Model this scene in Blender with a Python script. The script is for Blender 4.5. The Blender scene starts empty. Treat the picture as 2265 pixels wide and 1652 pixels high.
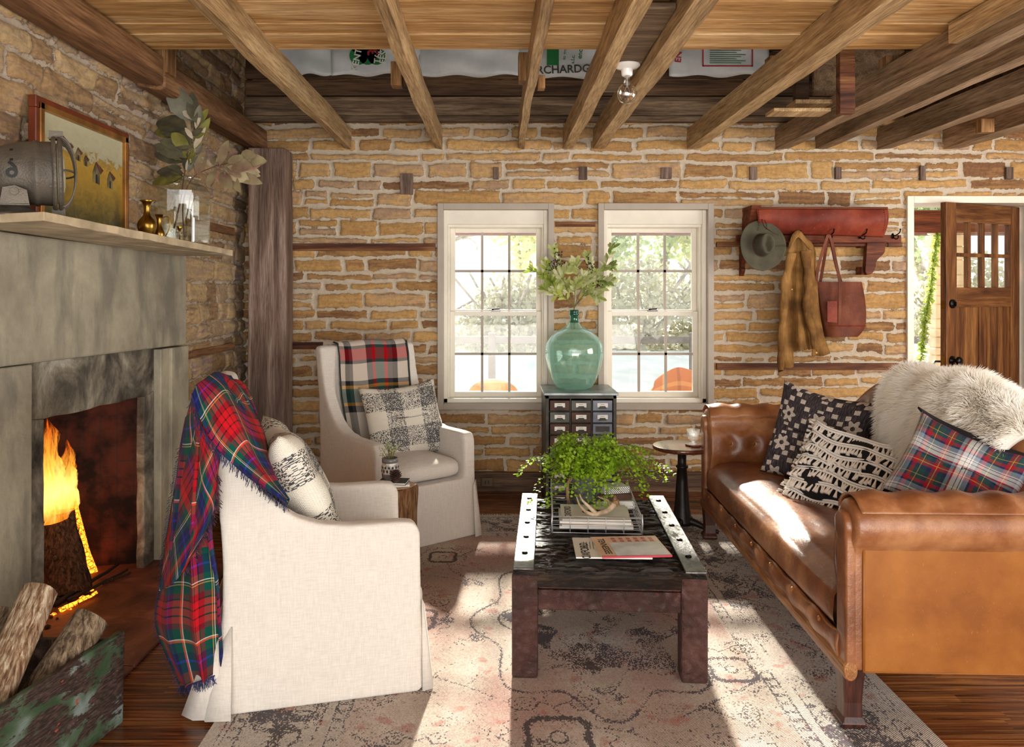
import bpy, bmesh, math, random
import numpy as np
from mathutils import Vector, Matrix, Euler
R = math.radians
PI = math.pi
scene = bpy.context.scene
C = scene.collection

# ------------------------------------------------------------------ camera, world, sun, exposure
F = 1750.0; W, H = 2265.0, 1652.0
VX, VY, EYE = 1096.0, 645.0, 1.42
cam_d = bpy.data.cameras.new('camera'); cam = bpy.data.objects.new('camera', cam_d); C.objects.link(cam)
cam.location = (0, 0, EYE); cam.rotation_euler = (R(90), 0, 0)
cam_d.sensor_width = 36.0; cam_d.sensor_fit = 'HORIZONTAL'; cam_d.lens = F / W * 36.0
cam_d.shift_x = (W / 2 - VX) / W; cam_d.shift_y = -(H / 2 - VY) / W
cam_d.clip_start = 0.05; cam_d.clip_end = 300
scene.camera = cam
scene.view_settings.view_transform = 'Standard'; scene.view_settings.look = 'None'
scene.view_settings.gamma = 1.0; scene.view_settings.use_curve_mapping = False
scene.view_settings.exposure = 1.0
world = bpy.data.worlds.new('world'); scene.world = world; world.use_nodes = True
wn = world.node_tree; wn.nodes.clear()
wo = wn.nodes.new('ShaderNodeOutputWorld'); wb = wn.nodes.new('ShaderNodeBackground')
wtc = wn.nodes.new('ShaderNodeTexCoord'); wsep = wn.nodes.new('ShaderNodeSeparateXYZ'); wr = wn.nodes.new('ShaderNodeValToRGB')
wn.links.new(wtc.outputs['Generated'], wsep.inputs[0]); wn.links.new(wsep.outputs['Z'], wr.inputs[0])
wr.color_ramp.elements[0].position = 0.0; wr.color_ramp.elements[0].color = (1.0, 0.98, 0.95, 1)
wr.color_ramp.elements[1].position = 0.9; wr.color_ramp.elements[1].color = (0.70, 0.84, 1.0, 1)
wn.links.new(wr.outputs[0], wb.inputs[0]); wb.inputs[1].default_value = 0.95
wn.links.new(wb.outputs[0], wo.inputs[0])

def lamp(name, kind, loc, energy, color=(1, 1, 1), target=None, size=None, size_y=None, angle=None, radius=None):
    d = bpy.data.lights.new(name, kind); d.energy = energy; d.color = color
    if size: d.shape = 'RECTANGLE' if size_y else 'SQUARE'; d.size = size
    if size_y: d.size_y = size_y
    if angle is not None: d.angle = angle
    if radius is not None: d.shadow_soft_size = radius
    o = bpy.data.objects.new(name, d); C.objects.link(o); o.location = loc
    if target is not None:
        o.rotation_euler = (Vector(target) - Vector(loc)).to_track_quat('-Z', 'Y').to_euler()
    return o
lamp('sun', 'SUN', (0.5, 12, 5.3), 9.0, (1.0, 0.93, 0.82), target=(0.12, 2.6, 0.4), angle=R(2.0))
lamp('front_fill_light', 'AREA', (1.2, -3.2, 1.5), 70, (1.0, 0.97, 0.93), target=(0.8, 4, 1.3), size=5.0, size_y=2.6)  # added area fill from behind the camera, no window stands there
lamp('ceiling_fill_light', 'AREA', (0.6, -1.2, 0.35), 60, (1.0, 0.94, 0.86), target=(0.9, 3.2, 2.8), size=3.4, size_y=1.2)  # added low fill aimed up at the ceiling, imitates bounced light
lamp('side_fill_light', 'AREA', (4.45, 2.9, 1.5), 65, (1.0, 0.97, 0.92), target=(-1.5, 3.6, 1.5), size=2.2, size_y=1.5)  # added area fill from the right, the side wall has no window

# ------------------------------------------------------------------ helpers
def P(px, py, d):
    k = d / F
    return Vector(((px - VX) * k, d, EYE + (VY - py) * k))
def col(h):
    h = h.lstrip('#'); r = [int(h[i:i+2], 16) / 255 for i in (0, 2, 4)]
    return tuple(((c + 0.055) / 1.055) ** 2.4 if c > 0.04045 else c / 12.92 for c in r) + (1.0,)

class MB:
    """collects geometry"""
    def __init__(s): s.v = []; s.f = []; s.uv = {}; s.mi = []
    def add(s, vs, fs, uvs=None, m=0):
        o = len(s.v); s.v += [Vector(p) for p in vs]
        for i, f in enumerate(fs):
            if uvs is not None: s.uv[len(s.f)] = [uvs[j] for j in f]
            s.f.append(tuple(o + j for j in f)); s.mi.append(m)
        return s
    def box(s, x0, x1, y0, y1, z0, z1, M=None, m=0):
        vs = [Vector(p) for p in ((x0,y0,z0),(x1,y0,z0),(x1,y1,z0),(x0,y1,z0),(x0,y0,z1),(x1,y0,z1),(x1,y1,z1),(x0,y1,z1))]
        if M: vs = [M @ p for p in vs]
        return s.add(vs, [(3,2,1,0),(4,5,6,7),(0,1,5,4),(1,2,6,5),(2,3,7,6),(3,0,4,7)], m=m)
    def prism(s, poly, axis, t0, t1, M=None, m=0):
        n = len(poly); vs = []
        for t in (t0, t1):
            for a, b in poly:
                p = {'x': (t, a, b), 'y': (a, t, b), 'z': (a, b, t)}[axis]
                vs.append(M @ Vector(p) if M else Vector(p))
        fs = [tuple(range(n))[::-1], tuple(range(n, 2*n))] + [(i, (i+1) % n, n+(i+1) % n, n+i) for i in range(n)]
        return s.add(vs, fs, m=m)
    def lathe(s, prof, c=(0,0,0), seg=24, M=None, m=0, cap=True, wob=0):
        vs = []; n = len(prof)
        for i in range(seg):
            a = 2*PI*i/seg; w = 1 + wob*math.sin(3*a+1) + wob*.7*math.sin(7*a)
            for r, z in prof:
                p = Vector((r*w*math.cos(a), r*w*math.sin(a), z))
                if M: p = M @ p
                vs.append(p + Vector(c))
        fs = [(i*n+j, ((i+1) % seg)*n+j, ((i+1) % seg)*n+j+1, i*n+j+1) for i in range(seg) for j in range(n-1)]
        if cap:
            if prof[0][0] > 1e-5: fs.append(tuple(i*n for i in range(seg))[::-1])
            if prof[-1][0] > 1e-5: fs.append(tuple(i*n+n-1 for i in range(seg)))
        return s.add(vs, fs, m=m)
    def tube(s, pts, r, seg=8, cap=True, m=0, closed=False):
        pts = [Vector(p) for p in pts]; n = len(pts)
        rs = r if isinstance(r, (list, tuple)) else [r]*n
        vs = []; prev = None
        for i, p in enumerate(pts):
            if closed: t = pts[(i+1) % n] - pts[i-1]
            else: t = pts[min(i+1, n-1)] - pts[max(i-1, 0)]
            t = t.normalized() if t.length > 1e-9 else Vector((0,0,1))
            if prev is None:
                a = Vector((0,0,1)) if abs(t.z) < .9 else Vector((1,0,0)); u = t.cross(a).normalized()
            else:
                u = prev - t*prev.dot(t); u = u.normalized() if u.length > 1e-6 else t.orthogonal().normalized()
            prev = u; w = t.cross(u)
            for j in range(seg):
                a = 2*PI*j/seg; vs.append(p + (u*math.cos(a) + w*math.sin(a))*rs[i])
        fs = []
        for i in range(n if closed else n-1):
            i2 = (i+1) % n
            for j in range(seg): fs.append((i*seg+j, i*seg+(j+1) % seg, i2*seg+(j+1) % seg, i2*seg+j))
        if cap and not closed:
            fs.append(tuple(range(seg))[::-1]); fs.append(tuple((n-1)*seg+j for j in range(seg)))
        return s.add(vs, fs, m=m)
    def grid(s, fn, nu, nv, uvfn=None, m=0, closed_u=False):
        vs = []; uvs = []
        for i in range(nu+1):
            for j in range(nv+1):
                u, v = i/nu, j/nv; vs.append(Vector(fn(u, v))); uvs.append(uvfn(u, v) if uvfn else (u, v))
        fs = [(i*(nv+1)+j, (i+1)*(nv+1)+j, (i+1)*(nv+1)+j+1, i*(nv+1)+j+1) for i in range(nu) for j in range(nv)]
        return s.add(vs, fs, uvs, m=m)
    def mesh(s, name):
        me = bpy.data.meshes.new(name); me.from_pydata([tuple(p) for p in s.v], [], s.f)
        if s.uv:
            l = me.uv_layers.new(name='UVMap'); k = 0
            for i, f in enumerate(s.f):
                q = s.uv.get(i)
                for j in range(len(f)):
                    l.data[k].uv = q[j] if q else (0, 0); k += 1
        me.polygons.foreach_set('material_index', s.mi)
        return me

def fixn(me):
    bm = bmesh.new(); bm.from_mesh(me); bmesh.ops.recalc_face_normals(bm, faces=bm.faces); bm.to_mesh(me); bm.free()

def obj(name, mb, mat, parent=None, world=False, smooth=False, bevel=0, solid=0, sub=0, remesh=0, smooths=6, fix=True):
    if world and parent is not None:
        Mi = Matrix(parent['M4']).inverted() if 'M4' in parent else Matrix.Identity(4)
        mb.v = [Mi @ p for p in mb.v]
    me = mb.mesh(name)
    if fix: fixn(me)
    for m in (mat if isinstance(mat, (list, tuple)) else [mat]): me.materials.append(m)
    if smooth or remesh: me.polygons.foreach_set('use_smooth', [True]*len(me.polygons))
    o = bpy.data.objects.new(name, me); C.objects.link(o)
    if parent is not None: o.parent = parent
    if remesh:
        r = o.modifiers.new('remesh', 'REMESH'); r.mode = 'VOXEL'; r.voxel_size = remesh; r.use_smooth_shade = True
        sm = o.modifiers.new('smooth', 'SMOOTH'); sm.iterations = smooths; sm.factor = .5
    if sub: q = o.modifiers.new('sub', 'SUBSURF'); q.levels = q.render_levels = sub
    if solid: q = o.modifiers.new('solid', 'SOLIDIFY'); q.thickness = solid; q.offset = 0
    if bevel:
        q = o.modifiers.new('bevel', 'BEVEL'); q.width = bevel; q.segments = 2; q.limit_method = 'ANGLE'; q.angle_limit = R(35)
    return o
ROOTM = {}
def thing(name, label, cat, loc=(0,0,0), rotz=0, group=None):
    o = bpy.data.objects.new(name, None); C.objects.link(o)
    o.empty_display_size = .05
    o.location = loc; o.rotation_euler = (0, 0, rotz); o['label'] = label; o['category'] = cat
    if group: o['group'] = group
    ROOTM[o] = Matrix.Translation(loc) @ Matrix.Rotation(rotz, 4, 'Z')
    return o
def wpart(name, mb, mat, root, **k):
    Mi = ROOTM[root].inverted(); mb.v = [Mi @ p for p in mb.v]
    return obj(name, mb, mat, root, **k)
def tag(o, label, cat, group=None):
    o['label'] = label; o['category'] = cat
    if group: o['group'] = group
    return o
def origin(o, p):
    """move a single-mesh thing's origin to p"""
    p = Vector(p); o.data.transform(Matrix.Translation(-p)); o.location = p; return o
def struct(name, mb, mat, label=None, **k):
    o = obj(name, mb, mat, **k); o['kind'] = 'structure'
    if label: o['label'] = label
    return o
def text_geo(body, size, bold=False, ext=0.0):
    cu = bpy.data.curves.new('t', 'FONT'); cu.body = body; cu.size = size; cu.align_x = 'CENTER'; cu.align_y = 'CENTER'; cu.extrude = ext
    cu.resolution_u = 3
    if bold: cu.offset = size*.02
    ob = bpy.data.objects.new('t', cu); C.objects.link(ob); bpy.context.view_layer.update()
    dg = bpy.context.evaluated_depsgraph_get(); me = ob.evaluated_get(dg).to_mesh()
    vs = [v.co.copy() for v in me.vertices]; fs = [tuple(p.vertices) for p in me.polygons]
    ob.evaluated_get(dg).to_mesh_clear(); bpy.data.objects.remove(ob); bpy.data.curves.remove(cu)
    return vs, fs
def add_text(mb, body, size, M, bold=False, m=0, fn=None, ext=0.0):
    vs, fs = text_geo(body, size, bold, ext)
    vs = [(fn(p) if fn else M @ p) for p in vs]
    mb.add(vs, fs, m=m)
def catmull(pts, n):
    pts = [Vector(p) for p in pts]; m = len(pts); out = []
    for i in range(n+1):
        t = i/n*(m-1); k = min(int(t), m-2); f = t-k
        p0, p1, p2, p3 = pts[max(k-1,0)], pts[k], pts[k+1], pts[min(k+2,m-1)]
        out.append(.5*((2*p1)+(p2-p0)*f+(2*p0-5*p1+4*p2-p3)*f*f+(3*p1-p0-3*p2+p3)*f**3))
    return out
def loft(mb, rows, nu, nv, disp=None, uvs=None, m=0):
    """rows: list of polylines of control points; smooth surface through them"""
    rr = [catmull(r, nv) for r in rows]
    cols_ = [catmull([r[j] for r in rr], nu) for j in range(nv+1)]
    L = sum((cols_[nv//2][i+1]-cols_[nv//2][i]).length for i in range(nu)); Wd = max(sum((r[j+1]-r[j]).length for j in range(nv)) for r in rr)
    if uvs: Wd = uvs[1]
    cl = [0.0]
    for i in range(nu): cl.append(cl[-1]+(cols_[nv//2][i+1]-cols_[nv//2][i]).length)
    def fn(u, v):
        p = cols_[round(v*nv)][round(u*nu)].copy()
        if disp: p += disp(u, v)
        return p
    mb.grid(fn, nu, nv, lambda u, v: (v*Wd, cl[round(u*nu)]), m=m); return L, Wd

# numpy noise
def _h(i, j, s):
    n = (i.astype(np.int64)*374761393 + j.astype(np.int64)*668265263 + s*1442695041) & 0x7fffffff
    n = ((n ^ (n >> 13))*1274126177) & 0x7fffffff
    return ((n ^ (n >> 16)) & 0xffff)/65535.0
def vn(x, y, s=0):
    i = np.floor(x); j = np.floor(y); fx = x-i; fy = y-j
    fx = fx*fx*(3-2*fx); fy = fy*fy*(3-2*fy)
    a, b, c, d = _h(i, j, s), _h(i+1, j, s), _h(i, j+1, s), _h(i+1, j+1, s)
    return (a*(1-fx)+b*fx)*(1-fy)+(c*(1-fx)+d*fx)*fy
def fb(x, y, s=0, o=4):
    t = 0; a = .5; n = 0
    for k in range(o): t = t+a*vn(x*2**k, y*2**k, s+k*17); n += a; a *= .5
    return t/n
def h1(*k):
    return random.Random(str(k)).random()

# ------------------------------------------------------------------ material helpers
class NT:
    def __init__(s, name):
        s.mat = bpy.data.materials.new(name); s.mat.use_nodes = True; s.t = s.mat.node_tree; s.t.nodes.clear()
        s.out = s.t.nodes.new('ShaderNodeOutputMaterial')
    def n(s, typ, ins=None, **pr):
        nd = s.t.nodes.new('ShaderNode'+typ)
        for k, v in pr.items(): setattr(nd, k, v)
        for k, v in (ins or {}).items(): s.set(nd, k, v)
        return nd
    def set(s, nd, k, v):
        i = nd.inputs[k]
        if hasattr(v, 'is_output') or isinstance(v, bpy.types.NodeSocket): s.t.links.new(v, i)
        elif isinstance(v, bpy.types.Node): s.t.links.new(v.outputs[0], i)
        else:
            if isinstance(v, tuple) and len(v) == 4 and i.type == 'VECTOR': v = v[:3]
            i.default_value = v
    def math(s, op, a, b=None, c=None, clamp=False):
        nd = s.n('Math', {0: a}, operation=op); nd.use_clamp = clamp
        if b is not None: s.set(nd, 1, b)
        if c is not None: s.set(nd, 2, c)
        return nd.outputs[0]
    def mix(s, f, a, b, mode='MIX'):
        nd = s.n('Mix', data_type='RGBA', blend_type=mode)
        s.set(nd, 0, f); s.set(nd, 6, a); s.set(nd, 7, b); return nd.outputs[2]
    def ramp(s, f, stops, interp='LINEAR'):
        nd = s.n('ValToRGB', {0: f}); cr = nd.color_ramp; cr.interpolation = interp
        while len(cr.elements) < len(stops): cr.elements.new(.5)
        for e, (p, c_) in zip(cr.elements, stops): e.position = p; e.color = col(c_) if isinstance(c_, str) else c_
        return nd.outputs[0]
    def co(s, kind='Object', scale=(1,1,1), rot=(0,0,0), loc=(0,0,0)):
        tc = s.n('TexCoord').outputs[kind]
        return s.n('Mapping', {0: tc, 'Scale': scale, 'Rotation': rot, 'Location': loc}).outputs[0]
    def noise(s, vec, scale, detail=4, rough=.55, dist=0):
        return s.n('TexNoise', {'Vector': vec, 'Scale': scale, 'Detail': detail, 'Roughness': rough, 'Distortion': dist}).outputs[0]
    def bump(s, h, strength=.3, dist=.01, normal=None):
        nd = s.n('Bump', {'Height': h, 'Strength': strength, 'Distance': dist})
        if normal is not None: s.set(nd, 'Normal', normal)
        return nd.outputs[0]
    def bsdf(s, color, rough=.6, metal=0.0, normal=None, spec=.5, **ex):
        b = s.n('BsdfPrincipled', {'Base Color': color, 'Roughness': rough, 'Metallic': metal, 'Specular IOR Level': spec})
        if normal is not None: s.set(b, 'Normal', normal)
        for k, v in ex.items(): s.set(b, k.replace('_', ' '), v)
        s.t.links.new(b.outputs[0], s.out.inputs[0]); return b
    def surf(s, sh): s.t.links.new(sh.outputs[0] if isinstance(sh, bpy.types.Node) else sh, s.out.inputs[0])

def simple(name, c_, rough=.6, metal=0, spec=.5, var=.12, vs=9, bump=0, bs=60, **ex):
    t = NT(name); c0 = col(c_) if isinstance(c_, str) else c_
    v = t.co(); nz = t.noise(v, vs)
    dark = tuple(x*(1-var*2) for x in c0[:3])+(1,); lite = tuple(min(1, x*(1+var)) for x in c0[:3])+(1,)
    cc = t.ramp(nz, [(.36, dark), (.62, lite)])
    nm = t.bump(t.noise(v, bs), bump, .004) if bump else None
    t.bsdf(cc, rough, metal, nm, spec, **ex); return t.mat
def wood(name, c1, c2, c3, axis='x', gs=1.0, rough=.7, bump=.35, spec=.3, knots=True, kind='Object', dist=.004):
    t = NT(name); st = {'x': (.7, 9, 9), 'y': (9, .7, 9), 'z': (9, 9, .7)}[axis]
    v = t.co(kind, tuple(a*gs for a in st))
    big = t.noise(v, 1.3, 5, .6, .8); fine = t.noise(t.co(kind, tuple((a*5 if a > 1 else a*3)*gs for a in st)), 3, 5, .65)
    c_ = t.ramp(big, [(.34, c1), (.5, c2), (.66, c3)])
    c_ = t.mix(t.math('MULTIPLY', t.ramp(fine, [(.40, (0,0,0,1)), (.66, (1,1,1,1))]), .85), c_, t.mix(1.0, c_, (.35, .28, .22, 1), 'MULTIPLY'))
    if knots:
        kn = t.noise(t.co(kind, tuple((a*.35 if a > 1 else a*1.6)*gs for a in st)), 2.2, 2, .4)
        km = t.ramp(kn, [(.70, (0,0,0,1)), (.76, (1,1,1,1))])
        c_ = t.mix(t.math('MULTIPLY', km, .6), c_, col('3A2414'))
    oi = t.n('ObjectInfo').outputs['Random']
    c_ = t.n('HueSaturation', {'Color': c_, 'Value': t.math('MULTIPLY_ADD', oi, .22, .9)}).outputs[0]
    t.bsdf(c_, rough, 0, t.bump(t.math('ADD', fine, t.math('MULTIPLY', big, .5)), bump, dist), spec); return t.mat
def plaid(name, per, wx, wy, tw=420., rough=.95, fold=True, fuzz=.15, bs=250):
    """wx, wy: lists (pos 0..1, colour) of warp and weft stripes, repeated every per metres of UV"""
    t = NT(name); uv = t.n('TexCoord').outputs['UV']; sp = t.n('SeparateXYZ', {0: uv})
    def fr(s_, p): return t.math('FRACT', t.math('DIVIDE', s_, p))
    a = t.ramp(fr(sp.outputs[0], per), wx, 'CONSTANT'); b = t.ramp(fr(sp.outputs[1], per), wy, 'CONSTANT')
    tw_ = t.math('SINE', t.math('MULTIPLY', t.math('ADD', sp.outputs[0], sp.outputs[1]), tw))
    f = t.math('MULTIPLY_ADD', tw_, .34, .5)
    c_ = t.mix(f, a, b)
    nz = t.noise(t.n('Mapping', {0: uv, 'Scale': (1,1,1)}).outputs[0], bs, 2)
    c_ = t.mix(fuzz, c_, t.mix(1.0, c_, nz, 'MULTIPLY'))
    t.bsdf(c_, rough, 0, t.bump(t.math('ADD', nz, t.math('MULTIPLY', tw_, .3)), .5, .002), .1, Sheen_Weight=.03)
    return t.mat
def glassy(name, tint, gloss=.08, body=0.0, bodycol=(1,1,1,1), rough=.02):
    """thin glass: see-through, tinted, with reflections that grow at grazing angles"""
    t = NT(name); tr = t.n('BsdfTransparent', {0: tint}); gl = t.n('BsdfGlossy', {0: (1,1,1,1), 'Roughness': rough})
    lw = t.n('LayerWeight', {0: .35}).outputs['Facing']
    f = t.math('MULTIPLY_ADD', t.math('POWER', lw, 2.2), .75, gloss, clamp=True)
    m1 = t.n('MixShader', {0: f, 1: tr, 2: gl})
    if body:
        df = t.n('BsdfDiffuse', {0: bodycol}); tl = t.n('BsdfTranslucent', {0: bodycol}); d2 = t.n('MixShader', {0: .5, 1: df, 2: tl})
        m1 = t.n('MixShader', {0: body, 1: m1, 2: d2})
    t.surf(m1); return t.mat
# ------------------------------------------------------------------ materials
M = {}
M['joist'] = wood('joist_wood', '977A54', 'BA9A6E', 'D4B688', 'y', 1.0)
M['joist_dark'] = wood('old_joist_wood', '6E5842', '957A5C', 'B4987A', 'y', 1.0)
M['cboard'] = wood('ceiling_board_wood', 'B58850', 'D2A66C', 'E6C492', 'x', .9)
M['greyboard'] = wood('grey_board_wood', '574636', '7C6650', '9C866B', 'x', 1.2)
M['darklog'] = wood('dark_log_wood', '3E2C1E', '5C4430', '755A40', 'x', .8)
M['post'] = wood('weathered_post_wood', '5E4C42', '80695C', 'A08C80', 'z', 1.1, knots=False)
M['post_y'] = wood('brown_beam_wood', '5C3D26', '7F5A3C', 'A37C56', 'y', .9)
M['blockz'] = wood('block_wood', '6B4A2E', '946B42', 'B48A5A', 'z', 1.5)
M['strip'] = wood('timber_strip_wood', '3E2015', '6A3F28', '94683F', 'x', 1.1)
M['trim_taupe'] = simple('taupe_trim_paint', 'A89C8E', .5, var=.03)
M['trim_cream'] = simple('cream_window_paint', 'E2DACA', .4, var=.02)
M['basewood'] = wood('baseboard_wood', '4E3A2C', '6B5341', '80664F', 'x', 1.0, knots=False)
M['glass'] = glassy('window_glass', (.97, .98, .97, 1), .02)
M['jarglass'] = glassy('jar_glass', (.90, .93, .89, 1), .10)
M['demijohn'] = glassy('teal_glass', (.80, .95, .91, 1), .08, .28, col('AEE4D4'))
M['teal_lip'] = glassy('teal_neck_glass', (.25, .62, .52, 1), .08, .3, col('1F7A66'))
M['linen'] = None
def linen():
    t = NT('natural_linen'); v = t.co(); sx = t.n('SeparateXYZ', {0: v})
    w1 = t.math('SINE', t.math('MULTIPLY', t.math('ADD', sx.outputs[0], sx.outputs[1]), 1500)); w2 = t.math('SINE', t.math('MULTIPLY', sx.outputs[2], 1500))
    slub = t.noise(t.co('Object', (8, 8, 90)), 3, 3); slub2 = t.noise(t.co('Object', (90, 90, 6)), 3, 3)
    big = t.noise(v, 3.5, 3)
    c_ = t.ramp(t.math('ADD', t.math('MULTIPLY', slub, .5), t.math('MULTIPLY', slub2, .5)), [(.3, 'C2BAB0'), (.7, 'DBD4CB')])
    c_ = t.mix(t.math('MULTIPLY', big, .18), c_, col('BDB0A2'))
    b1 = t.bump(t.math('MULTIPLY', w1, w2), .25, .0008); b2 = t.bump(t.noise(v, 6, 3, .5, .6), .35, .02, b1)
    t.bsdf(c_, .95, 0, b2, .1, Sheen_Weight=.15); return t.mat
M['linen'] = linen()
def leather(name, c1, c2, c3, rough=.34, wr=.25, coat=.12, spec=.5):
    t = NT(name); v = t.co(); n1 = t.noise(v, 4, 5, .6); n2 = t.noise(v, 22, 5, .7); cr = t.n('TexVoronoi', {'Vector': v, 'Scale': 260.0}, feature='DISTANCE_TO_EDGE').outputs[0]
    c_ = t.ramp(n1, [(.36, c1), (.5, c2), (.64, c3)])
    scr = t.ramp(t.noise(t.co('Object', (30, 3, 12)), 4, 6, .8), [(.60, (0,0,0,1)), (.70, (1,1,1,1))])
    c_ = t.mix(t.math('MULTIPLY', scr, .30), c_, col('CDA27A'))
    b1 = t.bump(cr, .12, .001); b2 = t.bump(n2, wr, .008, b1)
    t.bsdf(c_, t.math('MULTIPLY_ADD', n2, .22, rough-.1), 0, b2, spec, Coat_Weight=coat, Coat_Roughness=.25); return t.mat
M['leather'] = leather('worn_tan_leather', '64381C', '865230', 'A5724A', .33, .35)
M['leather_side'] = leather('smooth_tan_leather', '7E4718', '8C531D', '985E24', .42, .1, .0, .3)
M['sofawood'] = wood('dark_sofa_leg_wood', '2A1510', '4A2519', '643526', 'z', 1.5, .35, .15, .5, False)
M['railwood'] = wood('scratched_rail_wood', '7A4522', '96602F', 'C08A55', 'y', 1.3, .4, .2, .5, False)
def rustmat():
    t = NT('rusty_brown_iron'); v = t.co(); n1 = t.noise(v, 5, 5, .6); n2 = t.noise(v, 38, 6, .65, .6); n3 = t.noise(v, 11, 3, .5)
    c_ = t.ramp(n1, [(.3, '2E1C17'), (.5, '482B25'), (.7, '5A3A32')])
    c_ = t.mix(t.ramp(n3, [(.68, (0,0,0,1)), (.72, (1,1,1,1))]), c_, col('8A3A22'))
    c_ = t.mix(t.ramp(t.noise(v, 7, 3), [(.60, (0,0,0,1)), (.66, (.6,.6,.6,1))]), c_, col('3E3324'))
    t.bsdf(c_, .48, .15, t.bump(n2, 1.0, .02), .5); return t.mat
M['rust'] = rustmat()
def oldtop():
    t = NT('tarred_plank'); v = t.co('Object', (5, 22, 20)); n1 = t.noise(v, 2, 8, .72, 1.2); n2 = t.noise(t.co(), 26, 5, .7)
    c_ = t.ramp(n1, [(.38, '0E0A08'), (.5, '281B15'), (.62, '54402F')])
    t.bsdf(c_, .3, 0, t.bump(t.math('ADD', n1, t.math('MULTIPLY', n2, .6)), 1.0, .04), .9); return t.mat
M['oldtop'] = oldtop()
M['strapmetal'] = simple('dark_strap_iron', '5E5A58', .28, .9, var=.2, bump=.5, bs=40)
M['bolt'] = simple('black_bolt_iron', '1C1816', .4, .8)
M['iron'] = simple('black_cast_iron', '241F1D', .4, .6, bump=.2, bs=80)
M['mahog'] = wood('polished_table_wood', '3E1F14', '5E3220', '7A4630', 'x', 1.5, .16, .05, .7, False)
M['steel'] = simple('galvanised_wire', 'B4B4B6', .4, .6, var=.1)
M['cab'] = simple('dark_painted_steel', '3E3A32', .45, .5, var=.25, bump=.3, bs=30)
M['cabtop'] = simple('worn_grey_cabinet_top', '8E9698', .35, .5, var=.2)
M['drawer_grey'] = simple('grey_green_drawer', '55564F', .5, .4, var=.2)
M['drawer_brown'] = simple('rust_brown_drawer', '4A3024', .5, .4, var=.25)
M['drawer_slate'] = simple('slate_drawer', '6A6D78', .45, .4, var=.15)
M['paper'] = simple('white_card', 'E9E6DF', .7, var=.03)
M['ink'] = simple('black_ink', '141414', .6)
M['whitepage'] = simple('glossy_magazine_paper', 'DCD8D0', .3, var=.03)
M['peachpage'] = simple('peach_magazine_cover', 'D9B79B', .25, var=.06)
M['redband'] = simple('red_spine', 'B23140', .3, var=.05)
M['green_ink'] = simple('green_print', '1F7A3E', .6); M['red_ink'] = simple('red_print', 'B5232E', .6)
M['brass'] = simple('aged_brass', 'A5803A', .28, 1.0, var=.25, vs=6)
M['porcelain'] = simple('white_porcelain', 'F2F0EC', .2, var=.01)
M['bulb'] = glassy('bulb_glass', (.90, .88, .84, 1), .16)
M['lampmetal'] = simple('grey_hammered_steel', '5E574D', .5, .3, var=.18, bump=.5, bs=160)
M['bagplastic'] = simple('woven_white_bag', 'D6DADA', .5, var=.08, vs=4, bump=.4, bs=12)
M['doorwood'] = wood('oak_door_wood', '4A2A14', '704623', '946639', 'z', 1.2, .5, .15, .3, False)
M['doorwood_x'] = wood('oak_door_rail_wood', '4A2A14', '704623', '8E6237', 'x', 1.2, .5, .15, .3, False)
M['blackmetal'] = simple('black_door_hardware', '1B1817', .3, .8)
M['rackwood'] = wood('coat_rack_wood', '4A2012', '6E361C', '8C4E2A', 'x', 1.4, .55, .15, .2, False)
M['redleather'] = leather('oxblood_leather', '5A1E12', '742C1B', '8A3E28', .58, .2, .0, .25)
M['toteleather'] = leather('brown_tote_leather', '4E2618', '64321F', '78432C', .62, .15, .0, .2)
M['felt'] = simple('grey_green_felt', '4C4838', .95, var=.12, bump=.2, bs=200)
M['feltband'] = simple('brown_hat_cord', '4A2C18', .8)
def canvas():
    t = NT('tan_waxed_canvas'); v = t.co(); n = t.noise(v, 5, 5)
    t.bsdf(t.ramp(n, [(.38, '5E4020'), (.5, '7E5A2E'), (.64, '9C7442')]), .8, 0, t.bump(t.noise(t.co('Object', (14, 14, 3)), 2.5, 4, .6, .6), .6, .02), .2); return t.mat
M['canvas'] = canvas()
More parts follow.
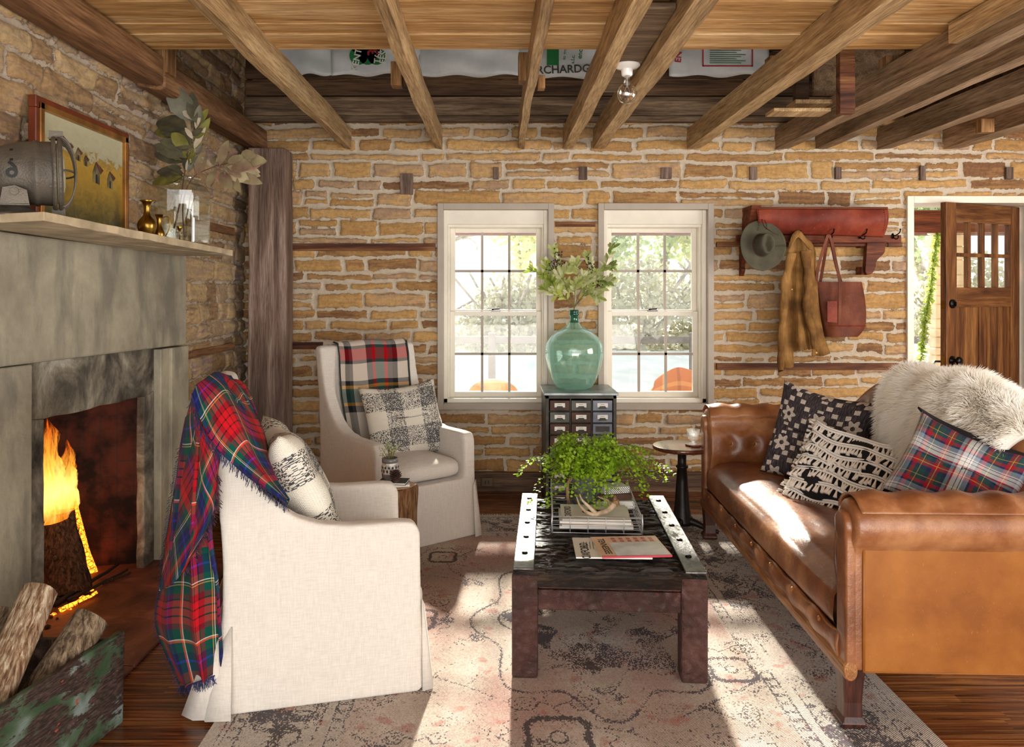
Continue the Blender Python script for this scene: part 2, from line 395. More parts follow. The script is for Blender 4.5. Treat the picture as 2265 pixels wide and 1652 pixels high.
def stonemat(name, ramp_, mortar1, mortar2, rusty='7A4A28', thr=.004, soot=None):
    t = NT(name); tc = t.n('TexCoord').outputs['Object']
    e = t.n('Attribute', attribute_name='edge').outputs['Fac']; rn = t.n('Attribute', attribute_name='rnd').outputs['Fac']; rb = t.n('Attribute', attribute_name='rnb').outputs['Fac']
    st = t.n('Mapping', {0: tc, 'Scale': (1, 1, 6.5)}).outputs[0]
    n_str = t.noise(st, 7, 6, .62, .5); n_f = t.noise(tc, 42, 5, .7); n_big = t.noise(tc, 2.6, 4)
    shift = t.math('MULTIPLY_ADD', n_str, 1.1, -.55)
    base = t.ramp(t.math('ADD', rn, shift, clamp=True), ramp_)
    base = t.mix(t.math('MULTIPLY', t.ramp(n_str, [(.56, (0,0,0,1)), (.72, (1,1,1,1))]), rb), base, col(rusty))
    base = t.mix(.5, base, t.mix(1.0, base, t.ramp(n_f, [(.34, (.5,.48,.45,1)), (.60, (1.15,1.15,1.15,1))]), 'MULTIPLY'))
    mo = t.mix(n_big, col(mortar1), col(mortar2)); mo = t.mix(.35, mo, t.mix(1.0, mo, t.ramp(n_f, [(.3, (.5,.5,.5,1)), (.65, (1.1,1.1,1.1,1))]), 'MULTIPLY'))
    ee = t.math('ADD', e, t.math('MULTIPLY_ADD', t.noise(tc, 16, 7, .75), .058, -.029))
    k = t.math('DIVIDE', t.math('SUBTRACT', ee, thr), .0025, clamp=True)
    c_ = t.mix(k, mo, base)
    # thin dark crevice right at the stone's edge
    cr = t.math('SUBTRACT', 1.0, t.math('DIVIDE', t.math('ABSOLUTE', t.math('SUBTRACT', ee, thr+.0005)), .0022), clamp=True)
    c_ = t.mix(t.math('MULTIPLY', cr, t.math('MULTIPLY', t.ramp(t.noise(tc, 5, 3), [(.42, (0,0,0,1)), (.6, (1,1,1,1))]), .75)), c_, col('4A3626'))
    h = t.math('ADD', t.math('MULTIPLY', k, .5), t.math('ADD', t.math('MULTIPLY', n_f, .35), t.math('MULTIPLY', n_str, .7)))
    t.bsdf(c_, .92, 0, t.bump(h, .7, .012), .15); return t.mat
M['stone_back'] = stonemat('sandstone_wall', [(.0, '7E5C42'), (.22, '9F7A50'), (.5, 'B58E5A'), (.72, 'C29C68'), (1.0, 'A88C72')], 'D2C5B2', 'B3A28C', '845838', .002)
M['stone_left'] = stonemat('rough_sandstone_wall', [(.0, '76604E'), (.3, 'A3845E'), (.5, '9C8770'), (.75, 'B89C70'), (1.0, '8E7A74')], 'B8A894', 'A09080', '6E4A3C', .0)
def fireplacemat():
    t = NT('grey_limestone_slab'); v = t.co(); n1 = t.noise(v, 1.6, 5, .6, .4); n2 = t.noise(v, 30, 5, .7); n3 = t.noise(t.co('Object', (4, 4, 1.2)), 1.5, 5, .6)
    c_ = t.ramp(n1, [(.36, '8A8272'), (.5, 'A8A08C'), (.64, 'BDB49C')])
    c_ = t.mix(t.math('MULTIPLY', t.ramp(n3, [(.47, (0,0,0,1)), (.62, (1,1,1,1))]), .6), c_, col('6E6A62'))
    c_ = t.mix(.25, c_, t.mix(1.0, c_, n2, 'MULTIPLY'))
    t.bsdf(c_, .85, 0, t.bump(t.math('ADD', n2, n1), .35, .008), .2); return t.mat
M['slab'] = fireplacemat()
def surroundmat():
    t = NT('sooty_limestone'); v = t.co(); n1 = t.noise(v, 3, 6, .65, .5); n2 = t.noise(v, 30, 5, .7)
    c_ = t.ramp(n1, [(.38, '38332E'), (.48, '625C52'), (.56, '8B8474'), (.66, 'BDB6A6')])
    c_ = t.mix(.3, c_, t.mix(1.0, c_, n2, 'MULTIPLY'))
    t.bsdf(c_, .9, 0, t.bump(t.math('ADD', n2, n1), .6, .012), .2); return t.mat
M['surround'] = surroundmat()
def firebrick():
    t = NT('sooty_firebrick'); v = t.co('Object', (1,1,1), (0, 0, R(90)))
    br = t.n('TexBrick', {'Vector': t.n('Mapping', {0: t.n('TexCoord').outputs['Object'], 'Rotation': (R(90), 0, R(90))}).outputs[0], 'Color1': col('4E2A20'), 'Color2': col('4A241A'), 'Mortar': col('3A2A24'), 'Scale': 3.2, 'Mortar Size': .012})
    n = t.noise(t.co(), 5, 5, .6); c_ = t.mix(t.ramp(n, [(.36, (0,0,0,1)), (.55, (1,1,1,1))]), br.outputs[0], col('191110'))
    t.bsdf(c_, .9, 0, t.bump(t.noise(t.co(), 20, 5), .6, .01), .2); return t.mat
M['firebrick'] = firebrick()
def hearthmat():
    t = NT('red_sandstone_hearth'); v = t.co(); n = t.noise(v, 3, 6, .6, .6)
    c_ = t.ramp(n, [(.36, '33201C'), (.5, '5E3A32'), (.64, '84594C')])
    t.bsdf(c_, .6, 0, t.bump(t.noise(v, 25, 5), .4, .006), .4); return t.mat
M['hearth'] = hearthmat()
M['mantel'] = simple('pale_limestone_shelf', 'B8A688', .85, var=.15, vs=6, bump=.6, bs=35)
def barkmat(name, c1, c2, c3, sc=1.):
    t = NT(name); v = t.co('Generated', (6*sc, 6*sc, 1.2*sc)); n = t.noise(v, 3, 7, .68, .6)
    t.bsdf(t.ramp(n, [(.38, c1), (.5, c2), (.62, c3)]), .85, 0, t.bump(n, 1.0, .02), .2); return t.mat
M['bark_pale'] = barkmat('pale_stripped_bark', '6A4A34', 'A98A6C', 'DCCBB0')
M['bark_grey'] = barkmat('grey_bark', '4A3A2C', '7E6A54', 'A8947A')
M['bark_dark'] = barkmat('scorched_bark', '241812', '4E382A', '6E5240', 1.4)
M['stumpwood'] = barkmat('smooth_stump_wood', '5A3C26', '8A6444', 'B08A62')
M['charcoal'] = simple('charred_wood', '16100D', .8, bump=.8, bs=60)
def endgrain():
    t = NT('cut_end_grain'); v = t.co('Object'); n = t.noise(v, 30, 4)
    t.bsdf(t.ramp(n, [(.3, '5E5448'), (.7, '8A7C68')]), .85, 0, t.bump(n, .5, .004), .2); return t.mat
M['endgrain'] = endgrain()
def ember():
    t = NT('glowing_ember'); v = t.co('Object'); n = t.n('TexVoronoi', {'Vector': v, 'Scale': 55.0}, feature='DISTANCE_TO_EDGE').outputs[0]
    k = t.ramp(n, [(.02, (0,0,0,1)), (.12, (1,1,1,1))]); b = t.n('BsdfPrincipled', {'Base Color': col('3A1A0C'), 'Roughness': .9})
    e = t.n('Emission', {0: col('FF7A1E'), 1: 3.2}); m = t.n('MixShader', {0: t.math('MULTIPLY', k, .85), 1: b, 2: e}); t.surf(m); return t.mat
M['ember'] = ember()
def flame():
    t = NT('flame'); uv = t.n('TexCoord').outputs['UV']; sp = t.n('SeparateXYZ', {0: uv}); h = sp.outputs[1]
    n = t.noise(t.n('Mapping', {0: uv, 'Scale': (9, 2.2, 1)}).outputs[0], 1.5, 5, .6, 1.2)
    c_ = t.ramp(t.math('ADD', h, t.math('MULTIPLY_ADD', n, .5, -.25), clamp=True), [(0, 'FF8A20'), (.25, 'FFD070'), (.55, 'FFAA38'), (.9, 'F06010')])
    fac = t.n('LayerWeight', {0: .5}).outputs['Facing']
    dens = t.math('MULTIPLY', t.math('SUBTRACT', 1.0, t.math('POWER', fac, 1.5)), t.ramp(t.math('ADD', t.math('MULTIPLY', n, 1.0), t.math('MULTIPLY', h, -.35)), [(.18, (.0,.0,.0,1)), (.46, (1,1,1,1))]), clamp=True)
    e = t.n('Emission', {0: c_, 1: 1.25}); tr = t.n('BsdfTransparent'); t.surf(t.n('MixShader', {0: t.math('MULTIPLY', dens, .62), 1: tr, 2: e})); return t.mat
M['flame'] = flame()
def cratepaint():
    t = NT('peeling_green_paint'); v = t.co('Object', (8, 2.6, 8)); n = t.noise(v, 1.5, 8, .75, .4); n2 = t.noise(t.co('Object', (60, 3, 60)), 3, 6, .65)
    c_ = t.ramp(n2, [(.38, '241A16'), (.52, '40302A'), (.68, '5E4A42')])
    c_ = t.mix(t.ramp(n, [(.50, (0,0,0,1)), (.525, (1,1,1,1))]), c_, t.ramp(t.noise(t.co(), 6, 3), [(.42, '30462C'), (.54, '4C5E48'), (.66, '7E8A86')]))
    c_ = t.mix(t.ramp(t.noise(t.co('Object', (14, 6, 14)), 2, 3), [(.7, (0,0,0,1)), (.72, (1,1,1,1))]), c_, col('A04A30'))
    t.bsdf(c_, .65, 0, t.bump(t.math('ADD', n, n2), .8, .008), .3); return t.mat
M['crate'] = cratepaint()
M['crate_edge'] = wood('crate_edge_wood', '3A2A24', '5E4A40', '7E6A60', 'y', 1.6)
def leafm(name, c1, c2, tr=.45, rough=.5):
    t = NT(name); v = t.co(); n = t.noise(v, 14, 3); cc = t.ramp(n, [(.3, c1), (.7, c2)])
    b = t.n('BsdfPrincipled', {'Base Color': cc, 'Roughness': rough}); tl = t.n('BsdfTranslucent', {0: cc}); t.surf(t.n('MixShader', {0: tr, 1: b, 2: tl})); return t.mat
M['fern'] = leafm('fern_green', '7CA61C', 'B2D23C', .5)
M['leaf_green'] = leafm('variegated_leaf', '9AAE4C', 'DEE0A4', .5)
M['leaf_dull'] = leafm('grey_green_leaf', '46433C', '6E6A4C', .2)
M['leaf_pink'] = leafm('pinkish_leaf', '8A6A5E', 'A8A078', .3)
M['leaf_pale'] = leafm('pale_leaf_underside', 'B8A88A', 'E0D2BC', .3)
M['stem'] = simple('reddish_stem', '5E3A2E', .6); M['stem_green'] = simple('olive_stem', '6E6A34', .6)
M['berry'] = simple('black_berry', '16161E', .25)
M['tree_leaf'] = leafm('washed_autumn_leaf', 'C6CC94', 'EAE4B8', .6)  # colour paled to stand in for haze and glare on the foliage
M['tree_leaf2'] = leafm('washed_green_leaf', 'A6BC8A', 'D4DCB4', .6)  # green foliage with the same haze and glare lightened into its colour
M['tree_bark'] = simple('tree_bark', 'B4A898', .9, var=.2)
M['wool'] = None
def woolmat():
    t = NT('white_sheep_wool'); n = t.noise(t.co(), 9, 3)
    cc = t.ramp(n, [(.3, 'F6F1E6'), (.7, 'FFFEFA')]); b = t.n('BsdfPrincipled', {'Base Color': cc, 'Roughness': .9, 'Specular IOR Level': .1, 'Sheen Weight': .3}); tl = t.n('BsdfTranslucent', {0: cc}); t.surf(t.n('MixShader', {0: .35, 1: b, 2: tl})); return t.mat
M['wool'] = woolmat()
def floormat():
    t = NT('oak_floorboards'); tc = t.n('TexCoord').outputs['Object']; sp = t.n('SeparateXYZ', {0: tc})
    row = t.math('FLOOR', t.math('DIVIDE', sp.outputs[1], .057)); wn_ = t.n('TexWhiteNoise', {1: row}, noise_dimensions='1D').outputs[0]
    xs = t.math('ADD', sp.outputs[0], t.math('MULTIPLY', wn_, 3.0)); seg = t.math('FLOOR', t.math('DIVIDE', xs, 1.1))
    rnd = t.n('TexWhiteNoise', {0: t.n('CombineXYZ', {0: seg, 1: row}).outputs[0]}, noise_dimensions='3D').outputs[0]
    gv = t.n('CombineXYZ', {0: t.math('MULTIPLY', xs, 1.1), 1: t.math('MULTIPLY', sp.outputs[1], 30), 2: t.math('MULTIPLY', rnd, 30)}).outputs[0]
    g = t.noise(gv, 2.2, 6, .6, .8)
    c_ = t.ramp(g, [(.36, '3E1E0D'), (.5, '6E3C1C'), (.64, '96602F')])
    c_ = t.n('HueSaturation', {'Color': c_, 'Value': t.math('MULTIPLY_ADD', rnd, .5, .72)}).outputs[0]
    fy = t.math('FRACT', t.math('DIVIDE', sp.outputs[1], .057)); gap = t.math('LESS_THAN', fy, .035)
    c_ = t.mix(gap, c_, col('1E0E06'))
    t.bsdf(c_, t.math('MULTIPLY_ADD', g, .2, .16), 0, t.bump(t.math('SUBTRACT', g, gap), .15, .003), .5); return t.mat
M['floor'] = floormat()
M['ground'] = simple('pale_gravel', 'E9E4DA', .9, var=.05, vs=3)
M['grass'] = simple('dry_grass', 'C9BE98', .95, var=.15, vs=2)
M['rail'] = simple('fence_rail_wood', '857C74', .8)
M['vent'] = simple('floor_vent_metal', '5E4A36', .5, .5)
M['terracotta'] = simple('orange_chair_paint', 'D9A27A', .6, var=.2, vs=5)

# ------------------------------------------------------------------ stone walls
D = 5.645            # back wall
XL = -1.80           # left wall
def stone_field(U, V, seed, hmin, hmax, lmin, lmax, gap, strips=()):
    rg = random.Random(seed)
    Uw = U+.03*(fb(U*4, V*9, seed)-.5)+.014*(fb(U*22, V*30, seed+5)-.5)
    Vw = V+.030*(fb(U*3.2, V*6, seed+9)-.5)+.016*(fb(U*16, V*22, seed+3)-.5)
    edge = np.full(U.shape, -.05); rnd = np.zeros(U.shape); rnb = np.zeros(U.shape)
    v = V.min()-.05; vm = V.max()+.05; u_lo, u_hi = U.min()-.1, U.max()+.1
    while v < vm:
        h = rg.uniform(hmin, hmax); rows = (Vw >= v) & (Vw < v+h)
        if rows.any():
            ub = [u_lo-rg.uniform(0, .3)]
            while ub[-1] < u_hi: ub.append(ub[-1]+rg.choice([rg.uniform(lmin, lmax*.5), rg.uniform(lmin, lmax)]))
            ub = np.array(ub); uu = Uw[rows]; vv = Vw[rows]; ix = np.clip(np.searchsorted(ub, uu)-1, 0, len(ub)-2); n = len(ub)
            gl = np.array([rg.uniform(.3, 1.6)*gap for _ in range(n)]); gr = np.array([rg.uniform(.3, 1.6)*gap for _ in range(n)])
            gb = np.array([rg.uniform(.2, 1.7)*gap for _ in range(n)]); gt = np.array([rg.uniform(.2, 1.9)*gap for _ in range(n)])
            rr = np.array([rg.random() for _ in range(n)]); r2 = np.array([max(0, rg.random()*1.6-.75) for _ in range(n)])
            sp = np.array([rg.random() < .15 and h > .10 for _ in range(n)]); v0 = v; mid = v+h*.5
            a = np.minimum(np.minimum(uu-ub[ix]-gl[ix], ub[ix+1]-uu-gr[ix]), np.minimum(vv-v0-gb[ix], v0+h-vv-gt[ix]))
            a2 = np.minimum(a, np.abs(vv-mid)-gap*.5); a = np.where(sp[ix], a2, a)
            edge[rows] = a; rnd[rows] = (rr[ix]+np.where(sp[ix] & (vv > mid), .37, 0)) % 1.0; rnb[rows] = r2[ix]
        v += h
    return edge, rnd, rnb
def stone_wall(name, mat, u0, u1, v0, v1, step, holes, place, seed, hmin, hmax, lmin, lmax, gap, proud, rough, label=None):
    nu = int((u1-u0)/step); nv = int((v1-v0)/step)
    us = np.linspace(u0, u1, nu+1); vs = np.linspace(v0, v1, nv+1)
    for hx0, hx1, hz0, hz1 in holes:      # snap grid lines to the openings
        for a, arr in ((hx0, us), (hx1, us), (hz0, vs), (hz1, vs)):
            if arr[0] < a < arr[-1]: arr[np.argmin(np.abs(arr-a))] = a
    U, V = np.meshgrid(us, vs, indexing='ij')
    e, rn, rb = stone_field(U, V, seed, hmin, hmax, lmin, lmax, gap)
    out = np.clip(e/.012, 0, 1)**.6*(.35+.65*rn)*proud + (fb(U*7, V*18, seed+31, 5)-.5)*rough + (fb(U*1.5, V*2, seed+8, 3)-.5)*rough
    pts = place(U, V, out).reshape(-1, 3)
    I, J = np.meshgrid(np.arange(nu), np.arange(nv), indexing='ij'); cu = (us[:-1]+us[1:])/2; cv = (vs[:-1]+vs[1:])/2
    keep = np.ones((nu, nv), bool)
    for hx0, hx1, hz0, hz1 in holes:
        keep &= ~(((cu > hx0) & (cu < hx1))[:, None] & ((cv > hz0) & (cv < hz1))[None, :])
    I = I[keep]; J = J[keep]; w = nv+1
    q = np.stack([I*w+J, (I+1)*w+J, (I+1)*w+J+1, I*w+J+1], 1)
    me = bpy.data.meshes.new(name); me.vertices.add(len(pts)); me.vertices.foreach_set('co', pts.astype(np.float32).ravel())
    me.loops.add(q.size); me.loops.foreach_set('vertex_index', q.astype(np.int32).ravel())
    me.polygons.add(len(q)); me.polygons.foreach_set('loop_start', np.arange(0, q.size, 4, dtype=np.int32)); me.polygons.foreach_set('loop_total', np.full(len(q), 4, np.int32))
    me.polygons.foreach_set('use_smooth', np.ones(len(q), bool))
    for nm, arr in (('edge', e), ('rnd', rn), ('rnb', rb)):
        at = me.attributes.new(nm, 'FLOAT', 'POINT'); at.data.foreach_set('value', arr.ravel().astype(np.float32))
    me.update(); me.validate(); me.materials.append(mat)
    o = bpy.data.objects.new(name, me); C.objects.link(o); o['kind'] = 'structure'
    if label: o['label'] = label
    return o
# openings: two windows and the doorway
W1 = (-.405, .408, .586, 2.042); W2 = (.737, 1.544, .586, 2.042); DR = (2.955, 3.93, -.1, 2.06)
wall_back = stone_wall('wall_back', M['stone_back'], -1.86, 4.62, -.02, 3.45, .0095, [W1, W2, DR],
    lambda U, V, o: np.stack([U, D-o, V], -1), 11, .06, .125, .16, .80, .011, .018, .014, 'coursed tan sandstone wall with pale mortar')
wall_left = stone_wall('wall_left', M['stone_left'], .6, 5.66, -.02, 3.45, .0125, [(.8, 4.47, -.1, 1.615)],
    lambda U, V, o: np.stack([XL+o, U, V], -1), 23, .06, .14, .15, .55, .007, .03, .035, 'rough brown sandstone wall beside the fireplace')
# plain backing so the walls are thick and light tight
mb = MB()
for x0, x1, z0, z1 in ((-2.1, W1[0], 0, 3.45), (W1[1], W2[0], 0, 3.45), (W2[1], DR[0], 0, 3.45), (DR[1], 4.9, 0, 3.45), (W1[0], W1[1], 0, W1[2]), (W1[0], W1[1], W1[3], 3.45), (W2[0], W2[1], 0, W2[2]), (W2[0], W2[1], W2[3], 3.45), (DR[0], DR[1], DR[3], 3.45)):
    mb.box(x0, x1, D+.02, D+.30, z0, z1)
o = obj('wall_core', mb, M['slab'], parent=wall_back)
mb = MB(); mb.box(-2.5, -1.84, .5, 3.0, 0, 3.45); mb.box(-2.5, -1.84, 4.12, 5.95, 0, 3.45); mb.box(-2.5, -1.84, 3.0, 4.12, 1.12, 3.45); mb.box(-2.7, -2.45, 3.0, 4.12, 0, 1.0)
obj('wall_core', mb, M['slab'], parent=wall_left)
mb = MB(); mb.box(4.62, 4.75, .3, 5.9, 0, 3.45); struct('wall_right', mb, simple('tan_plaster', 'BFA27C', .9), 'plain tan side wall')
mb = MB(); mb.box(-2.5, 4.75, -.8, 5.97, -.08, 0); struct('floor', mb, M['floor'], 'glossy brown oak strip floor running left to right')
# timbers let into the masonry
def px_strip(x0, x1, y, h, nm='timber_strip', d=D, mat='strip', dep=.018, par=None):
    a = P(x0, y, d); b = P(x1, y, d); m_ = MB(); m_.box(a.x, b.x, d-dep-.012, d+.02, a.z-h/2, a.z+h/2); obj(nm, m_, M[mat], parent=par or wall_back, bevel=.003)
for a in ((634, 963, 547, .05), (1228, 1316, 497, .032), (1583, 1990, 810, .045), (1583, 1650, 541, .035), (1960, 1992, 541, .035), (632, 715, 764, .05), (632, 960, 1060, .0), (1583, 1640, 630, .0)):
    if a[3]: px_strip(*a)
for x, w, h in ((900, 28, 46), (1097, 12, 26), (1289, 18, 28), (1472, 24, 24), (1664, 16, 28), (1851, 13, 26), (2037, 12, 32), (2228, 16, 26)):
    y = 384 if x > 1000 else 408
    px_strip(x-w/2, x+w/2, y, h/310, 'timber_end', mat='post', dep=.02)
m_ = MB(); m_.box(XL-.02, XL+.035, 4.55, 5.36, 1.80, 1.85); obj('timber_strip', m_, M['post_y'], parent=wall_left, bevel=.003)
m_ = MB(); m_.box(XL-.02, XL+.035, 4.50, 5.36, 1.03, 1.075); obj('timber_strip', m_, M['post_y'], parent=wall_left, bevel=.003)
mb = MB(); mb.box(-1.5, .33, D-.035, D+.0, 0, .125); mb.box(.80, DR[0]-.03, D-.035, D, 0, .125); mb.box(-1.5, .33, D-.05, D, .125, .14); mb.box(.80, DR[0]-.03, D-.05, D, .125, .14)
struct('baseboard_back', mb, M['basewood'], 'brown wooden baseboard along the back wall', bevel=.003)
# upper wall logs in the void
for z0, z1, dp, mt in ((2.62, 2.66, .05, 'greyboard'), (2.665, 2.80, .03, 'greyboard'), (2.81, 2.92, .02, 'darklog'), (2.93, 3.12, .015, 'darklog'), (3.13, 3.4, .015, 'darklog')):
    mb = MB(); mb.box(-1.775, 2.75, D-dp-.02, D+.02, z0, z1); obj('upper_log', mb, M[mt], parent=wall_back, bevel=.006)

# ------------------------------------------------------------------ ceiling
ZJ, ZB = 2.436, 2.575
rg = random.Random(4)
mb = MB(); y = -.9
while y < 3.75:
    w = rg.uniform(.115, .16); y1 = min(y+w, 3.79); x = -1.85
    mb.box(-1.85, 2.95, y, y1-.009, ZB+rg.uniform(0, .010), ZB+.03); y += w
y = -.9
while y < 5.6:
    w = rg.uniform(.11, .16); y1 = min(y+w, 5.62); mb.box(2.955, 4.62, y, y1-.004, ZB+rg.uniform(0, .006), ZB+.03); y += w
struct('ceiling', mb, M['cboard'], 'honey coloured board ceiling above the joists', bevel=.002)
mb = MB(); mb.box(-2.5, 4.75, -.9, 5.97, 3.4, 3.5); mb.box(-2.5, 4.75, 3.5, 3.6, ZB+.04, 3.4); mb.box(2.9, 2.95, 3.6, 5.6, ZB, 3.4)
struct('trim_1', mb, M['darklog'], 'dark boards closing the attic void')
# joists
JG = 'rough sawn ceiling joists'
JX = [(-1.055, .048, 'joist', 'left-hand pale ceiling joist, first right of the heavy wall beam'), (-.41, .05, 'joist', 'pale saw-marked ceiling joist ending above the tall slipcovered chair'),
      (.178, .044, 'joist', 'thin ceiling joist ending above the gap between the windows, left of the bulb pair'), (.515, .07, 'joist', 'ceiling joist just left of the bare bulb'),
      (.735, .085, 'joist', 'ceiling joist just right of the bare bulb'), (1.41, .09, 'joist', 'thick ceiling joist ending above the right window edge'),
      (2.045, .10, 'joist_dark', 'ceiling joist ending above the coat rack, left of a close pair'), (2.315, .08, 'joist_dark', 'ceiling joist ending above the coat rack, right of a close pair'),
      (2.77, .10, 'joist_dark', 'dark ceiling joist ending above the door frame'), (3.25, .12, 'joist_dark', 'rightmost dark ceiling joist ending beyond the door frame'),
      (3.95, .10, 'joist_dark', 'ceiling joist crossing the upper right corner')]
for x, w, mt, lb in JX:
    mb = MB(); n = 40
    ys = [-.7+(D+.01+.7)*i/n for i in range(n+1)]
    for i in range(n):
        wb0 = .004*math.sin(ys[i]*2.1+x*9)+.003*math.sin(ys[i]*7+x); wb1 = .004*math.sin(ys[i+1]*2.1+x*9)+.003*math.sin(ys[i+1]*7+x)
        vs = []
        for yy, wb in ((ys[i], wb0), (ys[i+1], wb1)): vs += [(x-w/2+wb, yy, ZJ+wb*.8), (x+w/2+wb, yy, ZJ-wb*.5), (x+w/2+wb, yy, ZB+.002), (x-w/2+wb, yy, ZB+.002)]
        fs = [(0,1,5,4), (1,2,6,5), (2,3,7,6), (3,0,4,7)] + ([(3,2,1,0)] if i == 0 else []) + ([(4,5,6,7)] if i == n-1 else [])
        mb.add(vs, fs)
    o = obj('ceiling_joist', mb, M[mt], fix=False); bm = bmesh.new(); bm.from_mesh(o.data); bmesh.ops.remove_doubles(bm, verts=bm.verts, dist=1e-5); bm.to_mesh(o.data); bm.free(); fixn(o.data)
    tag(o, lb, 'joist', JG); origin(o, (x, 2.5, ZJ))
# heavy beam on the left wall, in two lengths
mb = MB(); mb.prism([(-1.80+.035, 2.44), (-1.64, 2.42), (-1.62, 2.43), (-1.62, 2.565), (-1.765, 2.57)], 'y', -.7, 3.86)
o = tag(obj('wall_beam', mb, M['post_y'], bevel=.008), 'near length of the heavy beam on top of the left wall', 'beam'); origin(o, (-1.7, 2, 2.42))
mb = MB(); mb.prism([(-1.765, 2.43), (-1.64, 2.405), (-1.615, 2.42), (-1.62, 2.56), (-1.765, 2.565)], 'y', 3.87, D-.03)
o = tag(obj('wall_beam', mb, M['post_y'], bevel=.01), 'far reddish length of the left wall beam resting on the corner post', 'beam'); origin(o, (-1.7, 4.7, 2.41))
# corner post
mb = MB()
mb.grid(lambda u, v: (0, 0, 0), 1, 1) if False else None
pl, pr = P(548, 0, 5.37).x, P(630, 0, 5.37).x
n = 30
for i in range(n):
    z0, z1 = 2.40*i/n, 2.40*(i+1)/n
    def ring(z):
        a = .006*math.sin(z*5)+.004*math.sin(z*13); b = .006*math.sin(z*4+2)+.003*math.sin(z*17)
        return [(pl+a*.5, 5.37, z), (pr+b*.5, 5.37+.01, z), (pr+b*.5, D-.055, z), (pl+a*.5, D-.055, z)]
    mb.add(ring(z0)+ring(z1), [(0,1,5,4), (1,2,6,5), (2,3,7,6), (3,0,4,7)]+([(3,2,1,0)] if i == 0 else [])+([(4,5,6,7)] if i == n-1 else []))
o = tag(obj('corner_post', mb, M['post'], bevel=.012), 'broad weathered grey-brown timber post in the back left corner', 'post'); origin(o, ((pl+pr)/2, 5.5, 0))
# boards boxed between the two joists that carry the bulb
mb = MB(); ys = 3.0
rg = random.Random(9)
for y0, y1, z in ((2.2, 3.02, 2.545), (3.02, 3.2, 2.50), (3.2, 3.42, 2.497), (3.42, 3.64, 2.50), (3.64, 3.92, 2.498), (3.92, 4.12, 2.50), (4.12, 4.28, 2.497)):
    mb.box(.553, .69, y0, y1-.004, z, z+.025)
o = tag(obj('board_panel', mb, M['greyboard'], bevel=.003), 'grey boards nailed between the two joists around the bulb', 'boards'); origin(o, (.62, 3.4, 2.497))
lx, ly = .625, 3.76
t = thing('ceiling_light', 'bare clear bulb in a white porcelain ceiling holder', 'ceiling light', (lx, ly, 2.50))
mb = MB(); mb.lathe([(.0, 0), (.062, 0), (.062, -.008), (.05, -.018), (.028, -.024), (.026, -.05), (.022, -.055), (0, -.055)], seg=32); obj('lamp_holder', mb, M['porcelain'], t, smooth=True, bevel=.001)
b = MB(); b.lathe([(.013, -.055), (.0135, -.078), (.024, -.095), (.040, -.112), (.0475, -.135), (.046, -.155), (.034, -.176), (.018, -.186), (0, -.189)], seg=28); bo = obj('bulb', b, M['bulb'], t, smooth=True)
b = MB(); b.tube([(0, 0, -.06), (0, 0, -.11)], .004, 6); b.tube([(-.012, 0, -.13), (-.006, 0, -.108), (.006, 0, -.108), (.012, 0, -.13)], .0012, 5); obj('filament', b, M['steel'], bo)
# short blocks and off-cuts among the joists
def blk(px0, px1, py0, py1, d, dep, mat, label, cat='wood block', name='wood_block', grp=None, zt=None):
    a = P(px0, py1, d); b_ = P(px1, py0, d); m_ = MB(); m_.box(a.x, b_.x, d, d+dep, a.z, zt or b_.z)
    o_ = tag(obj(name, m_, M[mat], bevel=.003), label, cat, grp); origin(o_, ((a.x+b_.x)/2, d+dep/2, a.z)); return o_
blk(318, 372, 97, 160, 3.87, .10, 'blockz', 'square cut timber block hanging beside the left wall beam joint')
blk(864, 888, 135, 188, 4.1, .08, 'blockz', 'wood block on the left face of the joist by the green printed sack')
blk(1147, 1176, 115, 178, 4.0, .09, 'blockz', 'wood block on the left face of the thin middle joist')
blk(1190, 1206, 165, 194, 4.05, .07, 'blockz', 'tiny wood cleat on the right face of the thin middle joist')
blk(1703, 1738, 122, 174, 4.0, .08, 'blockz', 'block standing on the thick joist right of the sacks')
blk(1858, 1892, 123, 250, 4.0, .05, 'strip', 'red-brown upright hanger board in the ceiling opening', 'board', 'hanger_board', zt=3.40)
blk(1760, 1790, 150, 235, 4.9, .05, 'darklog', 'dark upright board behind the red-brown hanger', 'board', 'hanger_board', zt=3.40)
blk(1960, 1996, 122, 178, 4.05, .08, 'blockz', 'left block of the pair above the right joists')
blk(2004, 2044, 112, 158, 4.0, .08, 'blockz', 'right block of the pair above the right joists')
blk(2170, 2200, 262, 292, 5.0, .06, 'blockz', 'small cleat on the rightmost joists near the door')
blk(1800, 1990, 130, 210, 5.0, .03, 'joist_dark', 'wide plank boxing in the ceiling opening at right', 'board', 'cross_board', zt=3.2)
mb = MB(); a = P(1712, 246, 4.6); b_ = P(1838, 228, 4.6); mb.box(a.x, b_.x, 4.6, 4.75, a.z, a.z+.02); o = tag(obj('loose_board', mb, M['joist'], bevel=.002), 'lower loose board lying across the joists above the coat rack', 'board', 'loose ceiling boards'); origin(o, (a.x, 4.6, a.z))
mb = MB(); a = P(1757, 238, 4.7); b_ = P(1870, 222, 4.7); mb.box(a.x, b_.x, 4.68, 4.83, a.z+.02, a.z+.045); o = tag(obj('loose_board', mb, M['joist'], bevel=.002), 'upper loose board stacked above the coat rack joists', 'board', 'loose ceiling boards'); origin(o, (a.x, 4.7, a.z))
mb = MB(); mb.box(1.945, 1.99, -.6, 3.40, 2.485, 2.573); o = tag(obj('sister_beam', mb, M['joist'], bevel=.003), 'short sister timber fixed beside the joists at upper right', 'beam'); origin(o, (1.97, 2, 2.485))
